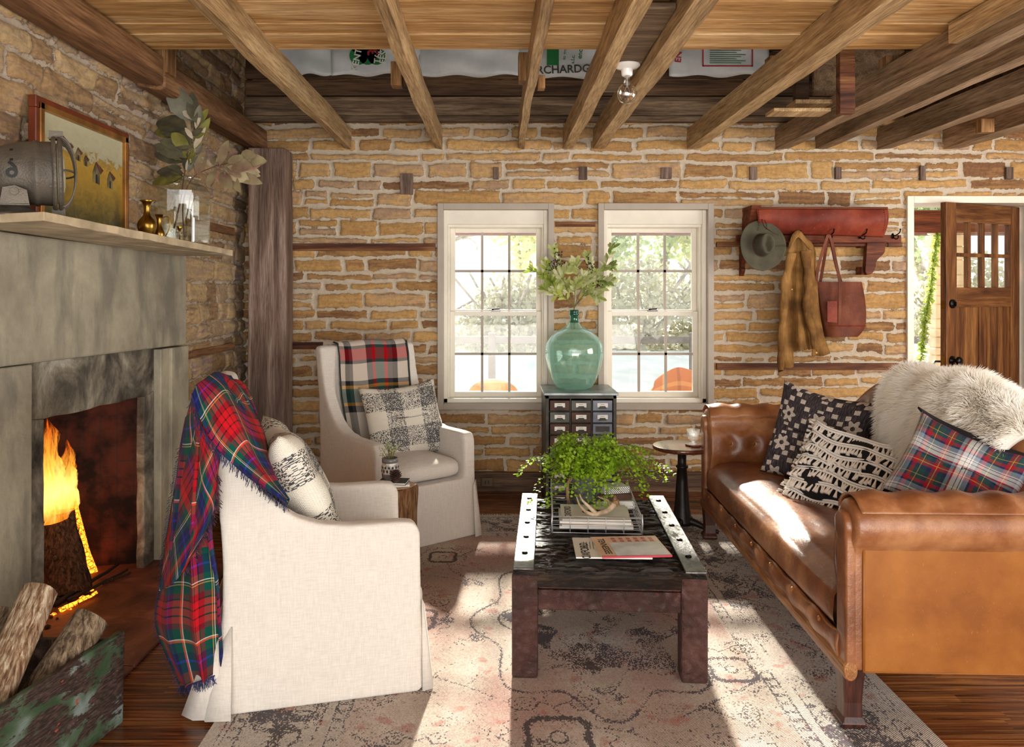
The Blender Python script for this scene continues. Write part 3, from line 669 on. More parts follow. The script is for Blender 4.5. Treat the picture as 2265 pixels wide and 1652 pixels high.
# seed sacks in the opening
def sack(x0, x1, ybot, lab, texts, d=5.35):
    a = P(x0, ybot, d); b_ = P(x1, ybot, d); zt = 3.30; w = b_.x-a.x; h = zt-a.z
    t_ = thing('seed_sack', lab, 'sack', ((a.x+b_.x)/2, d, a.z), 0, 'seed sacks lining the ceiling opening')
    m_ = MB()
    def fn(u, v): return ((u-.5)*w, .012*math.sin(u*9+x0)+.008*math.sin(v*14+u*5)-.02*math.sin(PI*u)*math.sin(PI*v), v*h+.008*math.sin(u*14+x0))
    m_.grid(fn, 24, 16); obj('cloth', m_, M['bagplastic'], t_, smooth=True, solid=.003)
    for body, size, px, py, mat, rot in texts:
        q = P(px, py, d); mm = MB()
        if body == '#':    # green clover-shaped patch
            for cx, cz in ((-.05, .05), (.05, .05), (0, -.02), (-.06, -.02), (.06, -.02), (0, .07)): mm.lathe([(0, 0), (.062, 0), (.062, .001)], seg=18, M=Matrix.Translation((q.x-t_.location.x+cx*size, -.036, q.z-a.z+cz*size)) @ Matrix.Rotation(R(90), 4, 'X') @ Matrix.Scale(size, 4))
        elif body == '[]':
            for bx in ((-.17, .17, .062, .070), (-.17, .17, -.07, -.062), (-.17, -.162, -.07, .07), (.162, .17, -.07, .07)): mm.box(q.x-t_.location.x+bx[0], q.x-t_.location.x+bx[1], -.04, -.0385, q.z-a.z+bx[2], q.z-a.z+bx[3])
        elif body == '==':
            for i in range(8): mm.box(q.x-t_.location.x-.12, q.x-t_.location.x+.12-(i % 3)*.03, -.04, -.0385, q.z-a.z+.05-i*.014, q.z-a.z+.054-i*.014)
        elif body == '##': mm.box(q.x-t_.location.x-.04*size, q.x-t_.location.x+.04*size, -.04, -.0385, q.z-a.z-.07*size, q.z-a.z+.07*size)
        else: add_text(mm, body, size, Matrix.Translation((q.x-t_.location.x, -.041, q.z-a.z)) @ Matrix.Rotation(R(90), 4, 'X') @ Matrix.Rotation(R(rot), 4, 'Z'), True)
        obj('print', mm, M[mat], t_, fix=False)
sack(596, 738, 166, 'plain grey-white sack at the left end of the ceiling opening', [])
sack(734, 930, 166, 'white sack printed KENTUCKY 31 TALL FESCUE on a green clover', [('#', 1.0, 815, 120, 'green_ink', 0), ('KENTUCKY', .062, 797, 110, 'paper', 78), ('31', .10, 828, 112, 'red_ink', 90), ('TALL', .055, 838, 124, 'paper', 84), ('FESCUE', .06, 852, 112, 'paper', 84)], 5.34)
sack(926, 1150, 168, 'blank wrinkled white sack between two joists', [])
sack(1146, 1410, 172, 'white sack printed ORCHARDGRASS in pale outline letters', [('ORCHARDGRASS', .075, 1262, 157, 'drawer_grey', 2), ('##', 1.0, 1222, 125, 'green_ink', 0), ('to grow', .03, 1248, 120, 'green_ink', 84), ('ence', .045, 1282, 120, 'green_ink', 84), ('s.l.c.', .035, 1266, 135, 'green_ink', 84)], 5.34)
sack(1480, 1700, 168, 'white sack with a red framed block of fine green print', [('[]', 1, 1606, 128, 'red_ink', 0), ('==', 1, 1606, 128, 'green_ink', 0), ('EN', .06, 1498, 130, 'red_ink', 84)])

# ------------------------------------------------------------------ windows
def window(idx, x0, x1, label):
    t = thing('window_%d' % idx, label, 'window', ((x0+x1)/2, D, .58)); t['kind'] = 'structure'; del t['category']
    w = x1-x0; hw = w/2; ht = 1.469
    m = MB(); tw = .042
    m.box(-hw, -hw+tw, -.03, .12, 0, ht); m.box(hw-tw, hw, -.03, .12, 0, ht); m.box(-hw+tw, hw-tw, -.03, .12, ht-.045, ht); m.box(-hw+tw, hw-tw, -.03, .12, 0, .045)
    obj('window_trim', m, M['trim_taupe'], t, bevel=.003)
    a = hw-tw; m = MB(); f = .028
    m.box(-a, -a+f, .02, .20, .045, ht-.045); m.box(a-f, a, .02, .20, .045, ht-.045); m.box(-a, a, .03, .20, ht-.145, ht-.045); m.box(-a, a, .02, .20, .045, .075)
    m.box(-a+f, -a+f+.012, .06, .2, .075, ht-.145); m.box(a-f-.012, a-f, .06, .2, .075, ht-.145); m.box(-a+f, a-f, .05, .2, ht-.165, ht-.145)
    obj('window_frame', m, M['trim_cream'], t, bevel=.002)
    b = a-f-.012; zb, zm, zt = .075, .685, ht-.165
    for nm, z0, z1, yy in (('lower', zb, zm+.012, .10), ('upper', zm-.012, zt, .135)):
        m = MB(); s = .036
        m.box(-b, -b+s, yy, yy+.03, z0, z1); m.box(b-s, b, yy, yy+.03, z0, z1); m.box(-b+s, b-s, yy, yy+.03, z0, z0+s*(1.0 if nm == 'upper' else 1.1)); m.box(-b+s, b-s, yy, yy+.03, z1-s*.9, z1)
        so = obj('sash', m, M['trim_cream'], t, bevel=.002)
        g = MB(); g.box(-b+s, b-s, yy+.012, yy+.016, z0+s, z1-s*.9); obj('pane', g, M['glass'], so)
        g = MB(); iw = 2*(b-s)
        for k in (1, 2): g.box(-b+s+iw*k/3-.009, -b+s+iw*k/3+.009, yy+.006, yy+.022, z0+s, z1-s*.9)
        zz = (z0+s+z1-s*.9)/2; g.box(-b+s, b-s, yy+.006, yy+.022, zz-.009, zz+.009); obj('muntin', g, M['trim_taupe'], so)
    m = MB(); m.box(-.035, .035, .085, .115, zm+.012, zm+.022); m.tube([(-.03, .1, zm+.027), (.03, .095, zm+.031)], .006, 8); obj('sash_lock', m, M['strapmetal'], t)
    m = MB(); m.box(-hw-.01, hw+.01, .19, .32, .03, .05); m.box(-hw-.01, hw+.01, .12, .31, ht-.02, ht); m.box(-hw, -hw+.02, .12, .3, 0, ht); m.box(hw-.02, hw, .12, .3, 0, ht); obj('window_reveal', m, M['trim_cream'], t)
    return t
window(1, P(968, 0, D).x, P(1225, 0, D).x, 'left cream sash window with taupe trim'); window(2, P(1322, 0, D).x, P(1577, 0, D).x, 'right cream sash window with taupe trim')

# ------------------------------------------------------------------ doorway and open door
mb = MB(); mb.box(2.925, 2.972, D-.03, D+.3, 0, 2.10); mb.box(3.90, 3.96, D-.03, D+.3, 0, 2.10); mb.box(2.972, 3.90, D-.03, D+.3, 2.05, 2.10)
struct('trim_2', mb, M['trim_cream'], 'cream painted door frame', bevel=.003)
ang = math.atan2(5.864-5.50, 3.886-3.134)
t = thing('door_1', 'open brown oak door with eight small panes', 'door', (3.134, 5.50, .01), ang); t['kind'] = 'structure'; del t['category']
dw, dh, dt = .835, 2.035, .045
m = MB(); m.box(0, .105, 0, dt, 0, dh); m.box(dw-.105, dw, 0, dt, 0, dh); m.box(.37, .46, .002, dt-.002, .2, 1.32); obj('stile', m, M['doorwood'], t, bevel=.004)
m = MB(); m.box(.105, dw-.105, 0, dt, dh-.135, dh); m.box(.105, dw-.105, 0, dt, 1.30, 1.44); m.box(.105, dw-.105, 0, dt, 0, .22); obj('rail', m, M['doorwood_x'], t, bevel=.003)
m = MB(); m.box(.105, .37, .014, dt-.014, .2, 1.32); m.box(.46, dw-.105, .014, dt-.014, .2, 1.32); obj('panel', m, M['doorwood'], t)
gx0, gx1, gz0, gz1 = .105, dw-.105, 1.44, dh-.135
m = MB()
for k in range(5):
    x = gx0+(gx1-gx0)*k/4; m.box(max(x-.014, gx0), min(x+.014, gx1), .004, dt-.004, gz0, gz1)
zc = (gz0+gz1)/2; m.box(gx0, gx1, .003, dt-.003, zc-.013, zc+.013); obj('glazing_bar', m, M['doorwood'], t, bevel=.002)
m = MB(); m.box(gx0, gx1, .02, .024, gz0, gz1); obj('pane', m, M['glass'], t)
Mx = Matrix.Rotation(R(90), 4, 'X')
m = MB(); m.lathe([(0, 0), (.031, 0), (.031, .012), (.022, .018), (.018, .022), (0, .022)], seg=24, M=Matrix.Translation((.06, 0, 1.325)) @ Mx); m.box(.056, .064, -.032, -.02, 1.31, 1.34); obj('deadbolt', m, M['blackmetal'], t, smooth=False)
m = MB(); m.lathe([(0, 0), (.032, 0), (.032, .006), (.015, .012), (.012, .03), (.016, .036), (.028, .045), (.030, .056), (.022, .066), (0, .068)], seg=24, M=Matrix.Translation((.06, 0, .93)) @ Mx); obj('door_knob', m, M['blackmetal'], t, smooth=True)
m = MB(); m.box(-.002, .0, .01, dt-.01, 1.29, 1.35); m.box(-.002, 0, .01, dt-.01, .89, .96); obj('latch_plate', m, M['brass'], t)
m = MB(); m.tube([(.03, dt, .92), (-.01, dt+.03, .92), (-.03, dt+.045, .88), (-.03, dt+.045, .80), (-.005, dt+.02, .74), (.02, dt, .73)], .008, 8); obj('pull_handle', m, M['blackmetal'], t, smooth=True)
# ------------------------------------------------------------------ fireplace
XF = -1.75
def rough_slab(mb, x0, x1, poly, step=.03, amp=.006, seed=1):
    mb.prism(poly, 'x', x0, x1)
fp = thing('fireplace', 'grey limestone slab fireplace with a sooty open firebox', 'fireplace', (XF-.2, 3.55, 0))
m = MB(); m.prism([(1.6, 1.175), (4.484, 1.12), (4.484, 1.625), (1.6, 1.64)], 'x', XF-.06, XF); wpart('lintel', m, M['slab'], fp, bevel=.01)
m = MB(); m.prism([(1.6, 0), (2.995, 0), (3.0, 1.145), (1.6, 1.172)], 'x', XF-.07, XF-.004); wpart('jamb', m, M['slab'], fp, bevel=.008)
m = MB(); m.prism([(4.15, 0), (4.484, 0), (4.484, 1.115), (4.15, 1.118)], 'x', XF-.07, XF-.004); m.prism([(4.25, 0), (4.484, 0), (4.484, 1.115), (4.25, 1.118)], 'x', XF-.03, XF+.012); wpart('jamb', m, M['slab'], fp, bevel=.006)
rg = random.Random(2)
def jag(pts, amp=.006, n=10):
    out = []
    for (a, b), (c, d) in zip(pts, pts[1:]):
        for k in range(n): f = k/n; out.append((a+(c-a)*f+rg.uniform(-amp, amp)*(k > 0), b+(d-b)*f+rg.uniform(-amp, amp)*(k > 0)))
    return out+[pts[-1]]
m = MB()
o1 = [(3.008, 0), (3.008, 1.14), (4.135, 1.118), (4.135, 0)]
i1 = jag([(4.03, 0), (4.037, .885), (3.14, .915), (3.13, 0)])
bmq = o1+i1
m.prism([(3.008, 0), (3.13, 0)]+jag([(3.135, 0.01), (3.14, .915)], .006)+[(3.008, .93)], 'x', -1.83, -1.79)
m.prism([(3.008, .93)]+jag([(3.14, .915), (4.037, .885)], .005)+[(4.15, .9), (4.15, 1.17), (3.0, 1.19)], 'x', -1.83, -1.79)
m.prism(jag([(4.037, .885), (4.03, 0)], .007)+[(4.15, 0), (4.15, .9)], 'x', -1.83, -1.79)
wpart('surround', m, M['surround'], fp, bevel=.006)
m = MB()
m.box(-2.45, -2.42, 3.0, 4.13, 0, 1.0)
m.prism([(-1.83, 3.05), (-2.42, 3.2), (-2.42, 3.0), (-1.83, 3.0)], 'z', 0, 1.0); m.prism([(-1.83, 4.10), (-1.83, 4.15), (-2.42, 4.15), (-2.42, 3.98)], 'z', 0, 1.0)
m.box(-2.45, -1.83, 3.0, 4.15, .96, 1.0)
wpart('firebox', m, M['firebrick'], fp)
m = MB(); m.prism([(-2.42, 3.0), (-1.81, 3.02), (-1.36, 2.98), (-1.355, 4.15), (-1.80, 4.16), (-2.42, 4.1)], 'z', 0.002, .014); m.prism([(-1.80, 1.9), (-1.365, 1.9), (-1.36, 2.975), (-1.80, 2.99)], 'z', .002, .013)
wpart('hearth_slab', m, M['hearth'], fp, bevel=.003)
# mantel shelf
m = MB(); n = 26; pr = random.Random(3)
front = [(XF+.01+.304+pr.uniform(-.004, .004), 2.52+(4.317-2.52)*k/n) for k in range(n+1)]
poly = [(-1.80, 2.60)]+[(-1.61, 2.575)]+front+[(-1.80, 4.33)]
def zt(y): return 1.675-(y-2.52)*.0158
vs = [(x, y, zt(y)-.031+pr.uniform(-.003, .003)) for x, y in poly]+[(x, y, zt(y)) for x, y in poly]; q = len(poly)
m.add(vs, [tuple(range(q))[::-1], tuple(range(q, 2*q))]+[(i, (i+1) % q, q+(i+1) % q, q+i) for i in range(q)])
o = tag(obj('mantel_shelf', m, M['mantel'], bevel=.002), 'rough-edged pale stone mantel shelf above the fireplace', 'shelf'); origin(o, (-1.6, 3.4, 1.63))

# fire
lg = 'logs burning in the fireplace'
def log_mesh(p0, p1, r0, r1, mat, name, label, endmat=None, seg=18, wob=.08, half=False, grp=None, seed=0, root=None):
    p0, p1 = Vector(p0), Vector(p1); ax = (p1-p0).normalized(); u = ax.orthogonal().normalized(); w = ax.cross(u); n = 12
    t_ = thing(name, label, 'log', tuple(p0), 0, grp); m_ = MB(); vs = []
    for i in range(n+1):
        f = i/n; c = p0+(p1-p0)*f+u*.008*math.sin(f*5+seed)
        for j in range(seg):
            a = 2*PI*j/seg; r = (r0+(r1-r0)*f)*(1+wob*math.sin(2*a+seed)+wob*.6*math.sin(5*a+f*3+seed*2)+wob*.4*math.sin(9*a+f*9))
            vs.append(c+(u*math.cos(a)+w*math.sin(a))*r)
    m_.add(vs, [(i*seg+j, i*seg+(j+1) % seg, (i+1)*seg+(j+1) % seg, (i+1)*seg+j) for i in range(n) for j in range(seg)])
    wpart('bark', m_, mat, t_, smooth=True)
    for vv_, fc_, of_ in ((vs[:seg], tuple(range(seg))[::-1], -.001), (vs[-seg:], tuple(range(seg)), .001)):
        m_ = MB(); m_.add([p+ax*of_ for p in vv_], [fc_]); wpart('cut_end', m_, endmat or M['endgrain'], t_, fix=False)
    return t_
def fpt(px, py, X): k = X/(px-VX); return Vector((X, k*F, EYE+(VY-py)*k))
log_mesh(fpt(150, 1318, -2.0), fpt(128, 1135, -2.12), .085, .075, M['bark_dark'], 'firewood_log', 'broad split log leaning at the left of the fire', M['charcoal'], grp=lg, seed=1, wob=.14)
log_mesh(fpt(210, 1295, -2.02), fpt(135, 1095, -2.15), .036, .045, M['ember'], 'firewood_log', 'glowing orange ember log leaning in the middle of the fire', M['charcoal'], grp=lg, seed=3, wob=.1)
log_mesh(fpt(225, 1262, -2.12), fpt(165, 1120, -2.25), .05, .05, M['bark_dark'], 'firewood_log', 'short dark log leaning behind the glowing one', M['charcoal'], grp=lg, seed=5, wob=.14)
for a, b_, r, mt, lb in (((120, 1340), (262, 1250), .012, 'charcoal', 'longest charred stick on the hearth before the fire'), ((135, 1352), (215, 1312), .011, 'ember', 'glowing stick lying in front of the fire'), ((150, 1330), (283, 1262), .009, 'charcoal', 'charred stick angled towards the right of the firebox'), ((228, 1292), (290, 1268), .010, 'bark_dark', 'short grey twig at the right of the embers')):
    k0 = 1.40/(a[1]-VY); k1 = 1.39/(b_[1]-VY); p0 = P(a[0], a[1], k0*F); p1 = P(b_[0], b_[1], k1*F); p0.z = .026; p1.z = .034
    m = MB(); pts = [p0.lerp(p1, f/5)+Vector((0, .006*math.sin(f*2), .004*math.sin(f*3))) for f in range(6)]; m.tube(pts, [r*(1-.08*i) for i in range(6)], 7)
    o = tag(obj('charred_stick', m, M[mt], smooth=True), lb, 'stick', 'burnt sticks before the fire'); origin(o, p0)
m = MB(); rg = random.Random(8)
for i in range(90):
    x, y = rg.uniform(-2.2, -1.86), rg.uniform(3.25, 3.75); r = rg.uniform(.006, .016); m.lathe([(0, -r*.5), (r, 0), (0, r*.6)], (x, y, .014+r*.5), 5, cap=False, m=0 if rg.random() < .75 else 1)
o = tag(obj('ash_and_coals', m, [M['charcoal'], M['ember']]), 'bed of dark coals and embers under the burning logs', 'coals'); o['kind'] = 'stuff'; origin(o, (-2.0, 3.5, .014))
fl = thing('fire_flames', 'tall yellow-orange flames rising from the burning logs', 'fire', tuple(fpt(140, 1130, -2.08)))
rg = random.Random(12)
def tongue(pxs, ws, X, flat=.5):
    """pxs list of (px,py) up the tongue; ws widths in px"""
    m_ = MB(); n = 26; pts = catmull([fpt(a, b, X+.0*i) for i, (a, b) in enumerate(pxs)], n); wsi = catmull([(w_, 0, 0) for w_ in ws], n); seg = 14
    def fn(u, v):
        i = round(u*n); c = pts[i]; r = wsi[i].x*c.y/F*.5; a = 2*PI*v
        jit = 1+.22*math.sin(u*21+a*2+X*40)+.12*math.sin(u*43+a*3)
        # the width lies across the line of the firebox (mostly along y, a little x)
        return c+Vector((.30*math.cos(a), .95*math.cos(a), 0))*r*1.15*jit+Vector((math.sin(a), -.3*math.sin(a), 0))*r*flat*jit
    m_.grid(fn, n, seg, lambda u, v: (v+X*3, u)); return m_
for pts, ws, X in ((((125, 1150), (122, 1080), (112, 1020), (112, 960), (104, 925)), (70, 62, 40, 30, 2), -2.10), (((140, 1130), (142, 1080), (148, 1040), (152, 1000), (148, 972)), (60, 56, 38, 22, 2), -2.07),
                   (((108, 1140), (106, 1100), (104, 1050), (106, 1000), (112, 950)), (40, 44, 34, 20, 2), -2.05), (((158, 1140), (162, 1100), (160, 1060), (164, 1030), (158, 1010)), (24, 26, 18, 10, 1), -2.13), (((172, 1160), (170, 1130), (166, 1100), (168, 1080)), (14, 14, 8, 1), -2.16)):
    wpart('flame_tongue', tongue(pts, ws, X), M['flame'], fl, smooth=True)
lamp('firelight', 'POINT', (-2.0, 3.45, .55), 2.5, (1.0, .42, .14), radius=.10)

# crate and firewood
cr = thing('firewood_crate', 'old wooden crate with peeling green paint in the lower left corner', 'crate', (-1.42, 2.2, 0), R(0))
m = MB(); m.prism([(1.62, .0), (2.61, .0), (2.62, .30), (1.62, .30)], 'x', -1.27, -1.245)
m.v = [Vector((p.x+(p.y-2.62)*.21, p.y, p.z)) for p in m.v]; m.v = [Vector((p.x+.02, p.y, p.z)) for p in m.v]
wpart('side_board', m, M['crate'], cr, bevel=.005)
m = MB(); m.prism([(1.62, 0), (2.61, 0), (2.62, .26), (1.62, .26)], 'x', -1.70, -1.68); m.v = [Vector((p.x+(p.y-2.62)*.05, p.y, p.z)) for p in m.v]; wpart('side_board', m, M['crate'], cr, bevel=.004)
m = MB(); m.box(-1.68, -1.255, 2.585, 2.605, 0, .285); wpart('end_board', m, M['crate_edge'], cr, bevel=.004)
m = MB(); m.box(-1.72, -1.47, 1.64, 1.66, 0, .26); m.box(-1.70, -1.28, 1.66, 2.585, .015, .03); wpart('base_board', m, M['crate_edge'], cr)
fw = 'firewood logs standing in the crate'
log_mesh((-1.43, 2.03, .06), (-1.425, 2.47, .485), .060, .054, M['bark_pale'], 'firewood_log', 'tall pale barkless log leaning in the crate', grp=fw, seed=2, wob=.05)
log_mesh((-1.43, 2.22, .06), (-1.315, 2.575, .355), .056, .056, M['bark_grey'], 'firewood_log', 'shorter grey bark log with a round sawn end in the crate', grp=fw, seed=4, wob=.03)
log_mesh((-1.56, 2.0, .06), (-1.545, 2.50, .41), .04, .035, M['bark_grey'], 'firewood_log', 'thin grey log behind the tall pale one in the crate', grp=fw, seed=6, wob=.05)

# ------------------------------------------------------------------ things on the mantel
# searchlight
hx, hy, hz = -1.60, 2.68, 1.822
sl = thing('searchlight', 'grey steel searchlight stencilled 19 with a wire guard, on the mantel', 'lamp', (hx, hy, 1.672))
A = Vector((.87, .49, .03)).normalized(); U = Vector((0, 0, 1)); U = (U-A*U.dot(A)).normalized(); S = A.cross(U)
Ma = Matrix(((U.x, S.x, A.x, hx), (U.y, S.y, A.y, hy), (U.z, S.z, A.z, hz), (0, 0, 0, 1)))
m = MB(); m.lathe([(0, -.125), (.03, -.122), (.055, -.11), (.078, -.085), (.092, -.05), (.103, -.01), (.107, .03), (.112, .035), (.112, .045), (.108, .05), (.110, .088)], seg=40, M=Ma, cap=False); wpart('housing', m, M['lampmetal'], sl, smooth=True)
m = MB(); m.lathe([(.104, .085), (.124, .085), (.128, .09), (.128, .098), (.104, .098)], seg=40, M=Ma, cap=False); m.lathe([(.104, .104), (.128, .104), (.128, .112), (.12, .118), (.104, .118)], seg=40, M=Ma, cap=False)
m.box(.118, .146, -.018, .018, .08, .122, M=Ma); m.box(-.146, -.118, -.018, .018, .08, .122, M=Ma); m.tube([Ma @ Vector((.10, -.08, .09)), Ma @ Vector((.112, -.09, .10))], .012, 8); wpart('lens_ring', m, M['lampmetal'], sl, bevel=.001)
m = MB(); m.lathe([(0, .128), (.05, .125), (.09, .115), (.104, .10)], seg=32, M=Ma, cap=False); wpart('lens', m, simple('milky_lens_glass', 'CFC8A8', .15, var=.05), sl, smooth=True)
m = MB()
for sgn in (-.055, -.02, .02, .055):
    m.tube([Ma @ Vector((math.cos(a)*.118, sgn*1.2, .112+.045*math.sin(a))) for a in [PI*k/14 for k in range(15)]], .0035, 6)
m.tube([Ma @ Vector((0, math.cos(a)*.118, .112+.045*math.sin(a))) for a in [PI*k/14 for k in range(15)]], .0035, 6); wpart('wire_guard', m, M['lampmetal'], sl, smooth=True)
m = MB(); m.lathe([(0, 0), (.105, 0), (.102, .006), (.075, .014), (.05, .028), (.04, .036), (0, .036)], (hx-.02, hy-.01, 1.672), 32); wpart('base', m, M['lampmetal'], sl, smooth=True)
m = MB()
for sd in (-1, 1):
    m.prism([(-.045, -.118), (.04, -.118), (.034, -.07), (.0, -.055), (-.035, -.062)], 'y', sd*.108-.004, sd*.108+.004, M=Matrix(((A.x, S.x, U.x, hx-.02), (A.y, S.y, U.y, hy-.01), (A.z, S.z, U.z, hz), (0, 0, 0, 1))))
    m.tube([Vector((hx-.02, hy-.01, hz-.075))+S*sd*.108, Vector((hx-.02, hy-.01, hz-.075))+S*sd*.118], .013, 12)
m.box(-.045, .04, -.112, .112, -.120, -.113, M=Matrix(((A.x, S.x, U.x, hx-.02), (A.y, S.y, U.y, hy-.01), (A.z, S.z, U.z, hz), (0, 0, 0, 1)))); wpart('yoke', m, M['lampmetal'], sl, bevel=.001)
m = MB()
cdir = Vector((-hx*0+1.60, -2.68, 0)); 
for body, ax_, an, sz in (('9', -.030, PI/2-.02, .078), ('1', -.030, PI/2-.56, .07)):
    def fn(p, ax_=ax_, an=an):   # wrap onto the housing, side that faces the room
        z = ax_-p.y*0+p.x*1.0; a = an+p.y/.10; r = .1055+(z+.01)*.25 if z < -.0 else .108
        r = .092+(z+.05)*.28+.0015
        return Ma @ Vector((math.cos(a)*r, math.sin(a)*r, z))
    add_text(m, body, sz, None, True, fn=fn)
wpart('stencil', m, M['ink'], sl, fix=False)
# painting
pa = thing('framed_painting', 'gold and red-brown framed oil painting of farm huts in a yellow field', 'painting', (-1.755, 3.36, 1.662))
y0, y1, z0, z1, xp = 2.985, 3.745, 1.664, 2.165, -1.745
m = MB(); fw_ = .045
for (a0, a1, b0, b1) in ((y0, y1, z1-fw_, z1), (y0, y1, z0, z0+fw_), (y0, y0+fw_, z0+fw_, z1-fw_), (y1-fw_, y1, z0+fw_, z1-fw_)): m.box(xp-.02, xp+.012, a0, a1, b0, b1); 
wpart('frame', m, simple('red_brown_frame', '6A2E18', .35, var=.15), pa, bevel=.004)
m = MB(); g0 = .022
for (a0, a1, b0, b1) in ((y0+g0, y1-g0, z1-fw_-.004, z1-g0), (y0+g0, y1-g0, z0+g0, z0+fw_+.004), (y0+g0, y0+fw_+.004, z0+g0, z1-g0), (y1-fw_-.004, y1-g0, z0+g0, z1-g0)): m.box(xp-.01, xp+.018, a0, a1, b0, b1)
wpart('gilt_moulding', m, simple('gilt', 'A07038', .35, .6, var=.2), pa, bevel=.003)
t = NT('oil_field'); v = t.co('Object'); sp = t.n('SeparateXYZ', {0: v}); nz = t.noise(t.co('Object', (1, 8, 12)), 2.4, 6, .65, .8)
h_ = t.math('ADD', t.math('DIVIDE', sp.outputs[2], .5), t.math('MULTIPLY_ADD', nz, .5, -.25))
c_ = t.ramp(h_, [(.08, '3A3A18'), (.22, '6A5A1E'), (.42, '97792A'), (.60, 'B08C38'), (.66, '8E7438'), (.69, 'A8A488'), (.95, 'B9B596')]); t.bsdf(c_, .35, 0, t.bump(nz, .5, .004), .4)
m = MB(); m.box(xp-.012, xp+.002, y0+fw_, y1-fw_, z0+fw_, z1-fw_); wpart('canvas', m, t.mat, pa)
m = MB(); xx = xp+.0035
def pq(l, mi): m.add([(xx, y0+a*(y1-y0), z0+b*(z1-z0)) for a, b in l], [tuple(range(len(l)))], m=mi)
for cx, cy, s_ in ((.62, .50, .85), (.42, .63, .5), (.27, .70, .4), (.78, .48, .7), (.50, .60, .42), (.34, .67, .36)):
    xx = xp+.0035; pq([(cx-.05*s_, cy-.04*s_), (cx+.04*s_, cy-.06*s_), (cx+.04*s_, cy+.06*s_), (cx-.01, cy+.15*s_), (cx-.05*s_, cy+.05*s_)], 1); xx = xp+.0042
    pq([(cx-.06*s_, cy+.04*s_), (cx-.01*s_, cy+.17*s_), (cx+.09*s_, cy+.10*s_), (cx+.05*s_, cy+.05*s_), (cx-.01*s_, cy+.145*s_)], 0)
    xx = xp+.0046; pq([(cx-.015*s_, cy-.05*s_), (cx+.005*s_, cy-.052*s_), (cx+.005*s_, cy+.04*s_), (cx-.015*s_, cy+.04*s_)], 2)
wpart('painted_huts', m, [simple('roof_paint', '5E3424', .5, var=.3, vs=20), simple('wall_paint', '6E6448', .5, var=.3, vs=20), M['ink']], pa, fix=False)
# brass pieces
bc = P(325, 515, 3.63)
t = thing('brass_vase', 'round-bellied brass vase with a flared rim on the mantel', 'vase', (bc.x, 3.63, zt(3.63)), 0)
m = MB(); m.lathe([(0, 0), (.022, 0), (.024, .004), (.030, .02), (.039, .05), (.042, .068), (.038, .085), (.026, .10), (.016, .112), (.013, .13), (.015, .155), (.022, .172), (.034, .180), (.032, .181), (.018, .172), (.010, .13)], seg=32, cap=False); obj('body', m, M['brass'], t, smooth=True)
bc = P(352, 515, 3.72)
t = thing('brass_jug', 'small slim brass jug with a loop handle on the mantel', 'jug', (bc.x, 3.72, zt(3.72)))
m = MB(); m.lathe([(0, 0), (.019, 0), (.020, .006), (.025, .03), (.025, .042), (.017, .06), (.011, .075), (.011, .10), (.016, .122), (.019, .126), (.010, .10)], seg=28, cap=False); obj('body', m, M['brass'], t, smooth=True)
m = MB(); m.tube(catmull([(.012, .005, .112), (.034, .01, .118), (.045, .012, .098), (.042, .012, .06), (.026, .008, .025)], 14), .0028, 7); obj('handle', m, M['brass'], t, smooth=True)
bc = P(397, 540, 3.86)
t = thing('brass_candlestick', 'tiny brass candlestick in front of the glass jar', 'candlestick', (-1.485, 3.72, zt(3.72)))
m = MB(); m.lathe([(0, 0), (.014, 0), (.010, .006), (.003, .014), (.0025, .045), (.004, .05), (.009, .058), (.013, .07), (.012, .072), (.004, .062)], seg=20, cap=False); obj('body', m, M['brass'], t, smooth=True)
# glass jar
jy, jx = 4.07, -1.605; jz = zt(jy)
t = thing('glass_jar', 'large clear six-sided glass jar on the mantel', 'jar', (jx, jy, jz), R(12))
m = MB(); m.lathe([(0, .004), (.115, .002), (.132, .012), (.134, .28), (.118, .305), (.085, .322), (.078, .335), (.088, .345), (.090, .358), (.080, .360)], seg=6, cap=False); obj('body', m, M['jarglass'], t, bevel=.008)
m = MB(); m.lathe([(.0, .012), (.108, .012), (.122, .02), (.122, .11), (.0, .11)], seg=6, cap=False); obj('water', m, glassy('water', (.96, .97, .96, 1), .05), t)
# branches in the jar
def leaf(mb, p, dir_, nrm, L, Wd, m=0, curl=.15, tip=1.0):
    d = dir_.normalized(); s_ = d.cross(nrm); s_ = s_.normalized() if s_.length > 1e-5 else d.orthogonal().normalized(); n_ = s_.cross(d)
    prof = [(0, .06), (.18, .62), (.42, 1.0), (.70, .82*tip), (.9, .42*tip), (1.0, .03)]; vs = []
    for f, w_ in prof:
        c = p+d*L*f-n_*L*curl*f*f; vs += [c-s_*Wd*w_*.5+n_*Wd*.10*w_, c, c+s_*Wd*w_*.5+n_*Wd*.10*w_]
    fs = []
    for i in range(len(prof)-1): a = i*3; fs += [(a, a+1, a+4, a+3), (a+1, a+2, a+5, a+4)]
    mb.add(vs, fs, m=m)
rg = random.Random(21)
def rv(): return Vector((rg.gauss(0, 1), rg.gauss(0, 1), rg.gauss(0, 1))).normalized()
def branch(name, label, cat, pts, leaves, mats, stemr, stem_mat, grp=None, base=None):
    t_ = thing(name, label, cat, tuple(base or pts[0]), 0, grp)
    ms = MB(); sp_ = catmull(pts, 24); ms.tube(sp_, [stemr*(1-.6*i/24) for i in range(25)], 6); ml = MB()
    for (p, d, n_, L, w_, k) in leaves(sp_): ml.tube([p, p+d*L*.12], .0012, 4, m=0); leaf(ml, p+d*L*.1, d, n_, L, w_, k)
    wpart('stem', ms, stem_mat, t_, smooth=True); wpart('leaves', ml, mats, t_, fix=False, smooth=True); return t_
